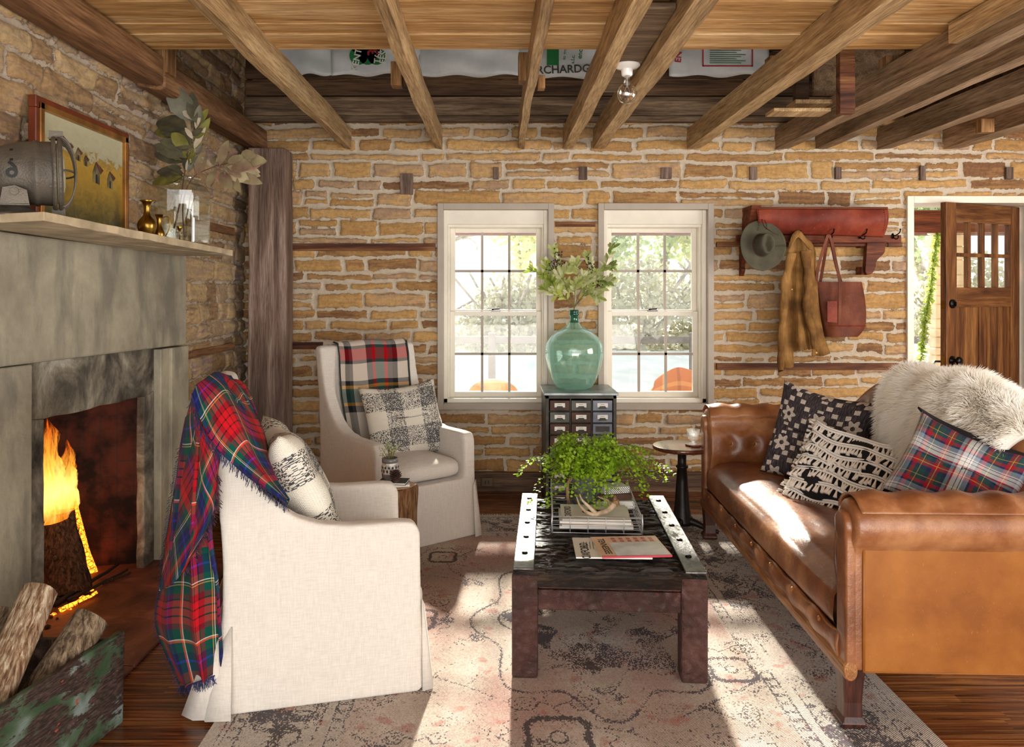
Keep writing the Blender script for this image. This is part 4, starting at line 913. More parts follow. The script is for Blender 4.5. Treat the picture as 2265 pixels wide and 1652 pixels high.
def lv_list(l, d, L0, w0):
    def f(sp_):
        out = []
        ex = [(a_+rg.uniform(-8, 8), b_+rg.uniform(-8, 8), c_+rg.uniform(-16, 14), d_+rg.uniform(-14, 14), rg.choice((0, 0, 1)), s_) for (a_, b_, c_, d_, k_, s_) in l if rg.random() < .8]
        for (px, py, qx, qy, k, sc) in l+ex:
            a = P(px, py, d+rg.uniform(-.04, .04)); b_ = P(qx, qy, d+rg.uniform(-.06, .06)); dr = b_-a; L = dr.length
            out.append((a, dr.normalized(), (Vector((.35*rg.uniform(-1, 1), -1, .25+.3*rg.uniform(-1, 1)))).normalized(), L*1.05, L*sc, k))
        return out
    return f
jd = 4.07
LV = [(425, 275, 382, 205, 0, .62), (420, 290, 352, 262, 0, .6), (416, 300, 362, 290, 0, .5), (430, 270, 408, 232, 2, .55), (425, 300, 400, 270, 2, .35), (430, 285, 455, 245, 1, .4), (432, 290, 440, 248, 2, .3), (423, 330, 382, 300, 1, .7), (420, 335, 362, 310, 0, .5), (418, 350, 378, 335, 1, .6),
      (415, 352, 348, 322, 0, .45), (412, 360, 352, 345, 0, .4), (425, 330, 458, 268, 1, .3), (426, 335, 448, 290, 2, .25), (430, 350, 438, 310, 1, .5), (420, 365, 432, 325, 2, .3), (412, 385, 352, 375, 0, .5), (408, 390, 340, 398, 1, .45), (405, 372, 378, 368, 0, .5), (412, 372, 425, 342, 1, .5), (410, 380, 420, 350, 2, .3), (428, 310, 412, 285, 2, .4), (424, 318, 400, 312, 2, .4), (418, 345, 395, 350, 1, .6), (428, 305, 446, 296, 1, .5), (408, 392, 380, 385, 0, .6), (436, 278, 418, 222, 0, .4)]
branch('eucalyptus_branch', 'upright leafy branch with dark round leaves in the glass jar', 'branch', [P(385, 505, 4.05), P(400, 440, 4.06), P(408, 385, 4.07), P(420, 330, 4.07), P(430, 270, 4.07)], lv_list(LV, jd, 0, 0), [M['leaf_dull'], simple('olive_leaf', '7E7A38', .5, var=.25), M['leaf_pale']], .0045, M['stem'], 'branches in the glass jar')
LV2 = [(480, 365, 498, 330, 0, .5), (470, 372, 450, 350, 0, .4), (500, 360, 530, 348, 0, .55), (500, 362, 545, 366, 0, .6), (490, 370, 528, 388, 1, .6), (480, 372, 460, 405, 0, .5), (478, 374, 482, 400, 2, .4), (505, 358, 552, 350, 1, .55), (515, 370, 570, 362, 2, .5), (518, 375, 566, 384, 1, .5), (500, 382, 522, 405, 2, .6), (498, 368, 540, 378, 0, .5), (520, 360, 574, 352, 1, .5), (530, 350, 548, 334, 2, .6), (520, 380, 556, 400, 0, .4), (494, 355, 520, 336, 0, .5), (430, 385, 440, 355, 2, .6), (515, 392, 530, 410, 2, .4), (486, 378, 505, 408, 0, .5), (470, 366, 475, 342, 1, .4)]
branch('eucalyptus_branch', 'pink-tinged leafy branch leaning right out of the glass jar', 'branch', [P(408, 525, 4.07), P(405, 450, 4.06), P(425, 395, 4.05), P(465, 372, 4.05), P(505, 360, 4.05)], lv_list(LV2, 4.05, 0, 0), [M['leaf_pink'], simple('sage_pink_leaf', '9C8F6E', .5, var=.2), simple('dusty_rose_leaf', 'B07E6C', .5, var=.2)], .0042, M['stem'], 'branches in the glass jar')

# ------------------------------------------------------------------ rug
RX0, RX1, RY0, RY1 = -.92, 1.40, 1.75, 4.99
st = .006; nu, nv = int((RX1-RX0)/st), int((RY1-RY0)/st)
us = np.linspace(RX0, RX1, nu+1); vs_ = np.linspace(RY0, RY1, nv+1); U_, V_ = np.meshgrid(us, vs_, indexing='ij')
e = np.minimum(np.minimum(U_-RX0, RX1-U_), np.minimum(V_-RY0, RY1-V_))
ew = e+.010*(fb(U_*9, V_*9, 3)-.5)
def line(d, c, w_): return np.clip(1-np.abs(d-c)/w_, 0, 1)
dark = np.zeros(U_.shape)
for c in (.045, .062, .105, .345, .385, .43): dark = np.maximum(dark, line(ew, c, .006)*1.0)
side = np.minimum(U_-RX0, RX1-U_) < np.minimum(V_-RY0, RY1-V_); tpos = np.where(side, V_, U_)
s_ = ((tpos/.40) % 1.0)-.5; q_ = (e-.225)/.40
rr_ = np.sqrt(s_**2+(q_*1.0)**2); th = np.arctan2(q_, s_)
rose = np.abs(rr_-(.20+.045*np.cos(6*th)))
inb = (e > .11) & (e < .34)
dark = np.where(inb, np.maximum(dark, np.clip(1-rose/.028, 0, 1)), dark); dark = np.where(inb, np.maximum(dark, np.clip(1-np.abs(rr_-.09-.02*np.cos(5*th))/.022, 0, 1)), dark)
vine = np.abs(e-.225-.075*np.sin(tpos*2*PI/.40)); dark = np.where(inb, np.maximum(dark, np.clip(1-vine/.010, 0, 1)), dark)
dark = np.where(inb, np.maximum(dark, (fb(U_*13, V_*13, 77) > .60)*.75), dark)
small = (np.sin(tpos*2*PI/.055) > .2); dark = np.where(((e > .068) & (e < .10)) | ((e > .39) & (e < .425)), np.maximum(dark, small*.55), dark)
# field
inf = e > .44
cx, cy = .40, 3.38; r2 = np.hypot((U_-cx)/.46, (V_-cy)/.72); t2 = np.arctan2((V_-cy)/.72, (U_-cx)/.46)
lob = r2-(1+.10*np.cos(8*t2)); dark = np.where(inf, np.maximum(dark, np.clip(1-np.abs(lob)/.022, 0, 1)), dark)
lob2 = r2-(.74+.10*np.cos(8*t2+.4)); fillz = (lob2 < 0) & (lob2 > -.32); blot = fb(U_*9, V_*9, 41, 5); dark = np.where(inf & fillz, np.maximum(dark, np.clip((blot-.42)*6, 0, 1)), dark)
dark = np.where(inf, np.maximum(dark, np.clip(1-np.abs(lob2)/.02, 0, 1)), dark)
for (mx, my, sc) in ((.20, 2.50, 1.0), (.45, 4.28, 1.0), (-.35, 3.4, .9), (1.0-.12, 2.95, .8), (-.25, 2.35, .7), (.78, 2.35, .7), (-.28, 4.2, .7)):
    dx, dy = (U_-mx)/sc, (V_-my)/sc; r = np.hypot(dx, dy*.85); ta = np.arctan2(dy, dx)
    ring = np.abs(r-(.105+.012*np.cos(4*ta+PI))); dark = np.maximum(dark, np.clip(1.3-ring/.016, 0, 1)); dark = np.maximum(dark, np.clip(1-np.abs(r-.028)/.006, 0, 1))
    spike = np.abs(r-(.155+.035*np.abs(((ta*7/PI) % 1)-.5)*2)); dark = np.maximum(dark, np.clip(1-spike/.006, 0, 1))
    for sg in (-1, 1):    # scrolls above the small medallion
        ax_, ay = dx-sg*.10, dy-.21; rs = np.hypot(ax_, ay); ts = np.arctan2(ay, ax_*sg)
        sp_ = np.abs(((rs/.022-ts/(2*PI)) % 1.0)-.5)*.022; dark = np.where(rs < .058, np.maximum(dark, np.clip(1-np.abs(sp_)/.0042, 0, 1)), dark)
stalk = np.abs(U_-.20-.03*np.sin(V_*20)); dark = np.where((V_ > 2.62) & (V_ < 2.80), np.maximum(dark, np.clip(1-stalk/.005, 0, 1)), dark)
dark = np.where(inf, np.maximum(dark, np.clip((fb(U_*7+3, V_*5, 91, 5)-.66)*8, 0, .8)), dark)
vin = np.abs(np.sin(U_*7+1.7*np.sin(V_*5))*np.cos(V_*6.3+1.2*np.sin(U_*4))); dark = np.where(inf & (r2 > 1.15), np.maximum(dark, np.clip(1-vin/.035, 0, 1)*.6), dark)
lace = np.abs(np.sin(U_*31+3*np.sin(V_*17))*np.cos(V_*27+2.5*np.sin(U_*23))); dark = np.where(inb, np.maximum(dark, np.clip(1-lace/.10, 0, 1)*.55+.10), dark)
lace2 = np.abs(fb(U_*6, V_*6, 201, 3)-.5); dark = np.where(inf, np.maximum(dark, np.clip(1-lace2/.008, 0, 1)*.5), dark)
wear = fb(U_*3.5, V_*3.5, 55, 4); dark = dark*np.clip((wear-.20)*3.4, .2, 1)
pink = np.clip((fb(U_*2.6+9, V_*2.6, 15, 4)-.42)*3.2, 0, 1)*np.where(inf, 1, .25)
border = np.clip((.44-e)/.01, 0, 1)
co = np.stack([U_, V_, np.full(U_.shape, .012)+.002*(fb(U_*3, V_*3, 4)-.5)], -1).reshape(-1, 3)
me = bpy.data.meshes.new('rug_pile'); w_ = nv+1; I, J = np.meshgrid(np.arange(nu), np.arange(nv), indexing='ij'); I, J = I.ravel(), J.ravel(); q = np.stack([I*w_+J, (I+1)*w_+J, (I+1)*w_+J+1, I*w_+J+1], 1)
me.vertices.add(len(co)); me.vertices.foreach_set('co', co.astype(np.float32).ravel()); me.loops.add(q.size); me.loops.foreach_set('vertex_index', q.astype(np.int32).ravel()); me.polygons.add(len(q)); me.polygons.foreach_set('loop_start', np.arange(0, q.size, 4, dtype=np.int32)); me.polygons.foreach_set('loop_total', np.full(len(q), 4, np.int32))
for nm, arr in (('dark', dark), ('pink', pink), ('border', border)):
    at = me.attributes.new(nm, 'FLOAT', 'POINT'); at.data.foreach_set('value', arr.ravel().astype(np.float32))
me.update()
t = NT('worn_wool_rug'); v = t.co('Object'); sp = t.n('SeparateXYZ', {0: v})
ft = lambda a: t.n('Attribute', attribute_name=a).outputs['Fac']
base = t.ramp(t.noise(v, 2.2, 4), [(.38, 'AE9C90'), (.62, 'CCBFB2')])
base = t.mix(t.math('MULTIPLY', ft('border'), .6), base, col('B9B2A8'))
base = t.mix(t.math('MULTIPLY', ft('pink'), .75), base, col('B58A80'))
base = t.mix(t.math('MULTIPLY', t.ramp(t.noise(v, 9, 3), [(.60, (0,0,0,1)), (.68, (1,1,1,1))]), .5), base, col('A85A50'))
kx = t.math('FLOOR', t.math('DIVIDE', sp.outputs[0], .0042)); ky = t.math('FLOOR', t.math('DIVIDE', sp.outputs[1], .0058))
thr = t.n('TexWhiteNoise', {0: t.n('CombineXYZ', {0: kx, 1: ky}).outputs[0]}, noise_dimensions='2D').outputs[0]; thr2 = t.noise(v, 35, 4, .7)
kdark = t.math('ADD', t.math('MULTIPLY', ft('dark'), 1.08), t.math('MULTIPLY', t.ramp(t.noise(v, 4, 5, .65), [(.45, (0,0,0,1)), (.62, (1,1,1,1))]), .26))
kn = t.math('MULTIPLY', t.math('SUBTRACT', kdark, t.math('MULTIPLY_ADD', thr, .9, .06)), 5.0, clamp=True)
dk = t.math('MULTIPLY', kn, .86)
darkc = t.ramp(t.noise(v, 1.8, 3), [(.40, '3E3A3E'), (.55, '4A4652'), (.65, '3E3434')])
c_ = t.mix(dk, base, darkc)
row = t.math('SINE', t.math('MULTIPLY', sp.outputs[1], 900)); rw = t.math('SINE', t.math('MULTIPLY', sp.outputs[0], 700)); wv = t.math('MULTIPLY', row, rw)
c_ = t.mix(.5, c_, t.mix(1.0, c_, t.ramp(t.math('MULTIPLY_ADD', wv, .5, thr), [(.1, (.45,.45,.45,1)), (.9, (1.1,1.1,1.1,1))]), 'MULTIPLY'))
t.bsdf(c_, .97, 0, t.bump(t.math('ADD', wv, thr2), .5, .003), .1)
me.materials.append(t.mat); rug = thing('area_rug', 'large faded pink and grey oriental rug under the coffee table', 'rug', (.24, 3.3, 0))
po = bpy.data.objects.new('rug_pile', me); C.objects.link(po); po.parent = rug; po.matrix_parent_inverse = Matrix.Identity(4); po.data.transform(Matrix.Translation((-.24, -3.3, 0)))
m = MB(); m.box(RX0, RX1, RY0, RY1, .001, .0105); wpart('rug_backing', m, simple('rug_edge_wool', '8A5A52', .95, var=.2), rug)
m = MB(); rg = random.Random(5)
for i in range(420):
    x = RX0+(RX1-RX0)*i/420; a = rg.uniform(-.015, .015); m.tube([(x, RY1-.004, .009), (x+a*.5, RY1+.02, .006), (x+a, RY1+.045+rg.uniform(-.01, .01), .003)], .0022, 4)
wpart('fringe', m, simple('cream_fringe', 'CBBBA0', .95), rug)
m = MB(); p0 = P(1500, 1115, 5.35); m.box(1.12, 1.42, 5.28, 5.36, .0005, .004)
for i in range(22): m.box(1.13+i*.013, 1.136+i*.013, 5.29, 5.35, .004, .006)
o = tag(obj('floor_vent', m, M['vent']), 'brown slotted floor vent by the baseboard near the round side table', 'vent'); origin(o, (1.27, 5.32, 0))
m = MB(); a = P(1066, 1100, 5.58); m.box(-.10, -.02, D-.058, D-.05, .045, .105); o = thing('wall_outlet', 'small brown outlet plate on the baseboard beside the tall armchair', 'outlet', (-.06, D-.055, .05)); wpart('cover_plate', m, M['vent'], o, bevel=.002)
m = MB(); m.box(-.075, -.067, D-.0595, D-.058, .06, .085); m.box(-.053, -.045, D-.0595, D-.058, .06, .085); wpart('socket', m, M['ink'], o)
# ------------------------------------------------------------------ slipcovered chairs
def make_chair(label, loc, rotz):
    t = thing('slipcovered_armchair', label, 'armchair', loc, rotz, 'natural linen slipcovered armchairs')
    hw = .33; L = .65; m = MB()
    prof = [(-.035, .012), (-.02, .25), (-.015, .5), (-.035, .8), (-.075, 1.02), (-.085, 1.075), (-.06, 1.095), (-.01, 1.085), (.005, 1.03), (.02, .95), (.045, .87), (.075, .80), (.12, .735), (.17, .685), (.23, .645), (.30, .62), (.40, .607), (.58, .607), (.63, .60), (.65, .57), (.655, .3), (.665, .012)]
    for s in (-1, 1):
        x0, x1 = (s*hw, s*(hw-.075)); m.prism(prof, 'x', min(x0, x1), max(x0, x1))
    # back panel
    bp = [(-.035, .012), (-.02, .25), (-.015, .5), (-.035, .8), (-.075, 1.02), (-.085, 1.08), (-.06, 1.10), (-.015, 1.09), (.0, 1.03), (.03, .75), (.08, .40), (.10, .012)]
    m.prism(bp, 'x', -hw+.02, hw-.02)
    m.box(-hw+.02, hw-.02, .02, .63, .012, .355)
    m.box(-hw+.03, hw-.03, .60, .665, .012, .35)
    # flared hem
    for s in (-1, 1):
        m.prism([(s*(hw-.03), .012), (s*(hw+.022), .012), (s*(hw+.002), .30), (s*(hw-.03), .32)], 'y', -.02, .655)
        m.prism([(-.10, .012), (.03, .012), (.03, .30), (-.03, .30)], 'x', s*hw-.04*s-.03, s*hw-.04*s+.03)
    m.prism([(-.055, .012), (.03, .012), (.02, .34), (-.02, .34)], 'x', -hw, hw)
    body = obj('slipcover', m, M['linen'], t, remesh=.0125, smooths=5)
    # open pleats at the rear corners and front corners
    for sx in (-1, 1):
        pm = MB(); cx = sx*(hw+.006)
        for k, (dy, out) in enumerate(((-.035, .055), (-.075, .035))):
            pm.add([(cx, dy+.05, .30), (cx+sx*out, dy+.05, .014), (cx+sx*(out-.02), dy-.03, .012), (cx-sx*.03, dy-.05-.02*k, .012), (cx-sx*.01, dy+.01, .24)], [(0, 1, 2, 4), (4, 2, 3)])
        obj('pleat', pm, M['linen'], t, smooth=True, solid=.006)
        pm = MB(); pm.add([(cx-sx*.005, .655, .33), (cx+sx*.015, .655, .014), (cx+sx*.01, .69, .014), (cx-sx*.04, .70, .014), (cx-sx*.03, .668, .30)], [(0, 1, 2, 4), (4, 2, 3)])
        obj('pleat', pm, M['linen'], t, smooth=True, solid=.005)
    sm = MB(); sm.tube([(-hw-.002, y_, z_) for y_, z_ in prof[1:6]], .003, 5) if False else None
    for s in (-1, 1):
        pts = [(s*(hw+.001), y_+.0, z_) for y_, z_ in catmull([(a, b, 0) for a, b in [(q[0]*1.0+.004, q[1]) for q in prof[1:6]]], 20) for y_, z_ in [(y_, z_)]] if False else None
    cu = MB(); cx_, cy_ = .243, .29
    def fn(u, v):
        a = 2*PI*u; ph = PI*(v-.5); n_ = .28
        ca, sa, cp, sp_ = math.cos(a), math.sin(a), math.cos(ph), math.sin(ph)
        sg = lambda q, e_: math.copysign(abs(q)**e_, q)
        x = cx_*sg(ca, n_)*sg(cp, .5); y = cy_*sg(sa, n_)*sg(cp, .5); z = .058*sg(sp_, .55)
        z += .018*max(0, 1-(x/cx_)**2)*max(0, 1-(y/cy_)**2)*(1 if sp_ > 0 else 0)
        return (x, .375+y, .412+z)
    cu.grid(fn, 48, 16); o = obj('seat_cushion', cu, M['linen'], t, smooth=True)
    bm = bmesh.new(); bm.from_mesh(o.data); bmesh.ops.remove_doubles(bm, verts=bm.verts, dist=1e-5); bmesh.ops.recalc_face_normals(bm, faces=bm.faces); bm.to_mesh(o.data); bm.free()
    return t
# near chair: faces right and a little away
f1 = Vector((.968, .251, 0)); r1 = Vector((-.302, .953, 0)).normalized()
b0 = Vector((-.905, 2.658, 0)); bc1 = b0+Vector((-.188, .593, 0))*.5+Vector((.02, .01, 0))
rot1 = math.atan2(f1.y, f1.x)-PI/2
ch1 = make_chair('slipcovered armchair in front of the fireplace, turned side-on, under a red tartan throw', tuple(bc1), rot1)
f2 = Vector((.617, -.787, 0)); fl_ = Vector((-.637, 4.19, 0)); fr_ = Vector((-.12, 4.595, 0)); bc2 = (fl_+fr_)/2-f2*.65
rot2 = math.atan2(f2.y, f2.x)-PI/2
ch2 = make_chair('slipcovered armchair by the back wall facing the room with a cream and black checked throw', tuple(bc2), rot2)
CM1 = ROOTM[ch1]; CM2 = ROOTM[ch2]

# ------------------------------------------------------------------ cushions
def frame(c, n, up):
    n = Vector(n).normalized(); up = Vector(up); up = (up-n*up.dot(n)).normalized(); s = up.cross(n)
    return Matrix(((s.x, up.x, n.x, c[0]), (s.y, up.y, n.y, c[1]), (s.z, up.z, n.z, c[2]), (0, 0, 0, 1)))
def pillow_mb(w, h, th, Mt, seed=0, n=36, uvs=1.0, sag=.012, ear=.035):
    m = MB(); out = []
    for side in (1, -1):
        def fn(u, v):
            a, b = 2*u-1, 2*v-1
            # edges pull in between the corners
            x = a*w/2*(1-ear*2*(1-b*b)); y = b*h/2*(1-ear*2*(1-a*a))
            t_ = max(0, (1-a**4))**.55*max(0, (1-b**4))**.55
            z = side*(th/2)*t_*(1+.10*math.sin(3.1*a+seed)*math.cos(2.3*b+seed*2))
            z += sag*math.sin(5*a+seed+2*b)*t_+.006*math.sin(11*a*b+seed)*t_
            y -= sag*1.5*(1-a*a)*(b > 0)
            return Mt @ Vector((x, y, z))
        m.grid(fn, n, n, lambda u, v: (u*w*uvs, v*h*uvs))
    return m
def pillow(name, label, cat, c, n, up, w, h, th, mat, seed=0, grp=None, extra=None, ear=.035):
    Mt = frame(c, n, up); t = thing(name, label, cat, (c[0], c[1], c[2]-h*.4), 0, grp); m = pillow_mb(w, h, th, Mt, seed, ear=ear)
    o = wpart('cover', m, mat, t, smooth=True); bm = bmesh.new(); bm.from_mesh(o.data); bmesh.ops.remove_doubles(bm, verts=bm.verts, dist=1e-4); bmesh.ops.recalc_face_normals(bm, faces=bm.faces); bm.to_mesh(o.data); bm.free()
    return t, Mt
def checkpillow():
    t = NT('woven_cream_grey_check'); uv = t.n('TexCoord').outputs['UV']; sp = t.n('SeparateXYZ', {0: uv})
    def band(s_, off): return t.ramp(t.math('FRACT', t.math('ADD', t.math('DIVIDE', s_, .245), off)), [(0, (0,0,0,1)), (.5, (1,1,1,1))], 'CONSTANT')
    a = band(sp.outputs[0], .08); b = band(sp.outputs[1], .30)
    den = t.math('MULTIPLY', t.math('ADD', a, b), .38)
    wv = t.math('MULTIPLY', t.math('SINE', t.math('MULTIPLY', sp.outputs[0], 900)), t.math('SINE', t.math('MULTIPLY', sp.outputs[1], 900)))
    nz = t.n('TexWhiteNoise', {0: t.n('CombineXYZ', {0: t.math('FLOOR', t.math('DIVIDE', sp.outputs[0], .0038)), 1: t.math('FLOOR', t.math('DIVIDE', sp.outputs[1], .0032))}).outputs[0]}, noise_dimensions='2D').outputs[0]; bigz = t.noise(t.n('Mapping', {0: uv, 'Scale': (9, 60, 1)}).outputs[0], 1, 3, .6)
    k = t.math('GREATER_THAN', t.math('MULTIPLY', den, t.math('MULTIPLY_ADD', bigz, .7, .65)), nz)
    c_ = t.mix(k, col('EAE3D4'), col('46464A')); c_ = t.mix(t.math('MULTIPLY', den, .25), c_, col('9C9A98'))
    t.bsdf(c_, .95, 0, t.bump(t.math('ADD', wv, nz), .7, .003), .1); return t.mat
M['check'] = checkpillow()
pg = 'cream and grey check cushions on the armchairs'
c1 = CM1 @ Vector((-.02, .235, .69)); nrm1 = (CM1.to_3x3() @ Vector((-.12, .88, .42))); 
pillow('check_cushion', 'cream and grey check cushion seen edge-on on the near armchair', 'cushion', tuple(c1), tuple(nrm1), (0, 0, 1), .50, .50, .17, M['check'], 1, pg)
c2 = CM2 @ Vector((-.085, .27, .655)); n2 = CM2.to_3x3() @ Vector((.14, .90, .36)); up2 = CM2.to_3x3() @ Vector((.06, 0, 1))
pillow('check_cushion', 'cream and grey check cushion on the far armchair by the window', 'cushion', tuple(c2), tuple(n2), tuple(up2), .50, .46, .15, M['check'], 4, pg)

# ------------------------------------------------------------------ throws
K_, Rd, Gn, Nv, Bl, Wh, Yl, Mr, Or = '15151A', 'B8141E', '0E4A3E', '1A1E48', '2B2FA0', 'E6E2DA', 'C9A04A', '6E1420', 'D8552E'
tart = [(0, Nv), (.06, Bl), (.075, Nv), (.14, Gn), (.185, Wh), (.192, Gn), (.205, Yl), (.213, Gn), (.27, Mr), (.31, K_), (.322, Rd), (.37, K_), (.382, Rd), (.43, K_), (.442, Rd), (.49, Mr), (.53, Gn), (.60, Wh), (.608, Or), (.622, Gn), (.69, Nv), (.74, Bl), (.755, Nv), (.82, Mr), (.88, K_), (.89, Rd), (.95, Gn)]
M['tartan'] = plaid('red_green_navy_tartan', .46, tart, tart, 1500)
def fringe(mb, pts, dirv, L, n, seed, r=.0011, m=0):
    rg_ = random.Random(seed); pl_ = catmull(pts, n)
    for p in pl_:
        d = (Vector(dirv)+Vector((rg_.gauss(0, .3), rg_.gauss(0, .3), rg_.gauss(0, .2)))).normalized(); l = L*rg_.uniform(.6, 1.2)
        mb.tube([p-d*.003, p+d*l*.5, p+d*l+Vector((rg_.gauss(0, .002), 0, -.003))], r, 3, m=m)
rowsA = [[P(548, 925, 2.84), P(556, 908, 2.98), P(570, 915, 3.12)], [P(500, 868, 2.70), P(515, 850, 2.88), P(545, 858, 3.12)], [P(455, 858, 2.66), P(478, 838, 2.86), P(512, 842, 3.10)], [P(436, 882, 2.64), P(432, 862, 2.82), P(446, 858, 3.06)],
         [P(458, 935, 2.62), P(425, 915, 2.70), P(412, 930, 2.96)], [P(474, 990, 2.60), P(430, 985, 2.66), P(400, 990, 2.92)], [P(470, 1090, 2.60), P(425, 1085, 2.63), P(382, 1080, 2.90)], [P(470, 1190, 2.60), P(418, 1190, 2.62), P(366, 1190, 2.90)],
         [P(486, 1290, 2.61), P(418, 1295, 2.62), P(354, 1300, 2.88)], [P(490, 1390, 2.62), P(420, 1400, 2.61), P(346, 1392, 2.86)], [P(492, 1488, 2.63), P(440, 1508, 2.60), P(398, 1520, 2.74)]]
th1 = thing('tartan_throw', 'red, green and navy tartan throw hanging off the near armchair', 'throw blanket', tuple(P(440, 850, 2.8)))
m = MB()
def dsp(u, v):
    a = min(1, max(0, (u-.25)*3)); return Vector((-.010*math.sin(v*17+u*3), .018*math.sin(v*15+1.5*math.sin(u*6)), .004*math.sin(v*9)))*a+Vector((0, 0, .006*math.sin(v*13+u*5)))*(1-a)
loft(m, rowsA, 110, 60, dsp)
wpart('cloth', m, M['tartan'], th1, smooth=True, solid=.004)
rowsB = [[P(424, 872, 2.59), P(452, 834, 2.66), P(508, 826, 2.98)], [P(440, 930, 2.575), P(486, 868, 2.63), P(545, 884, 2.98)], [P(472, 986, 2.57), P(522, 930, 2.62), P(583, 960, 2.94)], [P(528, 1034, 2.60), P(560, 1000, 2.66), P(600, 1030, 2.86)], [P(585, 1078, 2.62), P(600, 1060, 2.68), P(618, 1076, 2.78)], [P(634, 1112, 2.655), P(636, 1108, 2.68), P(638, 1108, 2.71)]]
m = MB(); loft(m, rowsB, 50, 30, lambda u, v: Vector((.004*math.sin(v*14+u*4), 0, .008*math.sin(v*11+u*7))))
wpart('cloth_end', m, M['tartan'], th1, smooth=True, solid=.004)
rowsC = [[P(466, 930, 2.585), P(430, 912, 2.66), P(412, 925, 2.93)], [P(484, 985, 2.57), P(440, 990, 2.61), P(398, 990, 2.89)], [P(480, 1050, 2.57), P(434, 1060, 2.58), P(388, 1060, 2.87)], [P(476, 1118, 2.575), P(430, 1150, 2.57), P(374, 1150, 2.87)], [P(446, 1190, 2.58), P(410, 1215, 2.575), P(364, 1225, 2.86)], [P(408, 1262, 2.60), P(385, 1285, 2.60), P(353, 1308, 2.84)]]
m = MB(); loft(m, rowsC, 60, 40, lambda u, v: Vector((0, .012*math.sin(v*12+u*4), .003*math.sin(v*9))))
m.uv = {k: [((x-y)*.71+.13, (x+y)*.71) for x, y in q] for k, q in m.uv.items()}
wpart('folded_corner', m, M['tartan'], th1, smooth=True, solid=.004)
m = MB(); fringe(m, [r[0] for r in rowsC[2:]], (.6, -.3, -.6), .022, 120, 14); wpart('corner_fringe', m, simple('mixed_wool_fringe', '4A2434', .95, var=.5, vs=30), th1, fix=False)
nf_ = simple('navy_wool_fringe', '242650', .95, var=.3)
for fa in (([r[0] for r in rowsB], (0, -.3, -1), .03, 150, 3), (rowsA[-1], (0, 0, -1), .028, 110, 4), ([r[2] for r in rowsA[5:]], (-1, 0, -.5), .012, 120, 5)):
    m = MB(); fringe(m, *fa); wpart('fringe', m, nf_, th1, fix=False)
cw = 'D9CEC2'
px_ = [(0, K_), (.03, cw), (.18, K_), (.24, '4A4A4C'), (.30, 'B8141E'), (.345, '3E6A62'), (.47, 'B8141E'), (.515, '4A4A4C'), (.60, cw), (.80, '4A4A4C'), (.84, K_), (.90, cw)]
py_ = [(0, cw), (.30, '4A4A4C'), (.34, cw), (.49, '3C3C40'), (.51, 'B8141E'), (.58, '3C3C40'), (.60, cw), (.70, '3C3C40'), (.73, 'D49A3A'), (.75, '3E6A62'), (.83, 'D49A3A'), (.85, '3C3C40'), (.89, cw)]
t = NT('cream_black_check_wool'); uv = t.n('TexCoord').outputs['UV']; sp = t.n('SeparateXYZ', {0: uv})
a = t.ramp(t.math('DIVIDE', sp.outputs[0], .56), px_, 'CONSTANT'); b = t.ramp(t.math('FRACT', t.math('DIVIDE', sp.outputs[1], 1.02)), py_, 'CONSTANT')
nz = t.noise(t.n('Mapping', {0: uv, 'Scale': (260, 260, 1)}).outputs[0], 1, 3); tw = t.math('SINE', t.math('MULTIPLY', t.math('ADD', sp.outputs[0], sp.outputs[1]), 1600))
mixc = t.mix(t.math('MULTIPLY_ADD', nz, .6, .2), a, b); mul = t.mix(1.0, a, b, 'MULTIPLY'); c_ = t.mix(.45, mixc, mul); t.bsdf(t.mix(.0, c_, c_), .95, 0, t.bump(t.math('ADD', tw, nz), .5, .002), .1); M['checkthrow'] = t.mat
t = thing('checked_throw', 'cream, black and red checked wool throw over the far armchair back', 'throw blanket', tuple(CM2 @ Vector((0.04, -.07, 1.1))))
pth = [(-.110, .70), (-.108, .95), (-.102, 1.07), (-.075, 1.112), (-.02, 1.105), (.014, 1.03), (.035, .93), (.055, .80), (.085, .66), (.12, .53), (.16, .50)]
rows = [[CM2 @ Vector((x+.01*math.sin(z*9), y, z)) for x in (-.268, -.10, .06, .215)] for y, z in pth]
rows[0] = [p.copy() for p in rows[0]]
m = MB(); loft(m, rows, 80, 40, lambda u, v: Vector((.003*math.sin(v*9+u*12), .003*math.sin(v*16), .003*math.sin(v*11+u*5))), uvs=(1.0, .56)); wpart('cloth', m, M['checkthrow'], t, smooth=True, solid=.006)
m = MB(); rowsS = [[CM2 @ Vector((-.247+.003*k, y+.008, z)) for k in (0, 4, 8, 12)] for y, z in pth[3:]]
m.tube([CM2 @ Vector((-.268+.01*math.sin(z*9), y+.006, z)) for y, z in pth[3:]], .006, 6); m.tube([CM2 @ Vector((.215+.01*math.sin(z*9), y+.006, z)) for y, z in pth[3:]], .005, 6); wpart('bound_edge', m, simple('dark_green_binding', '26322E', .9), t, smooth=True)

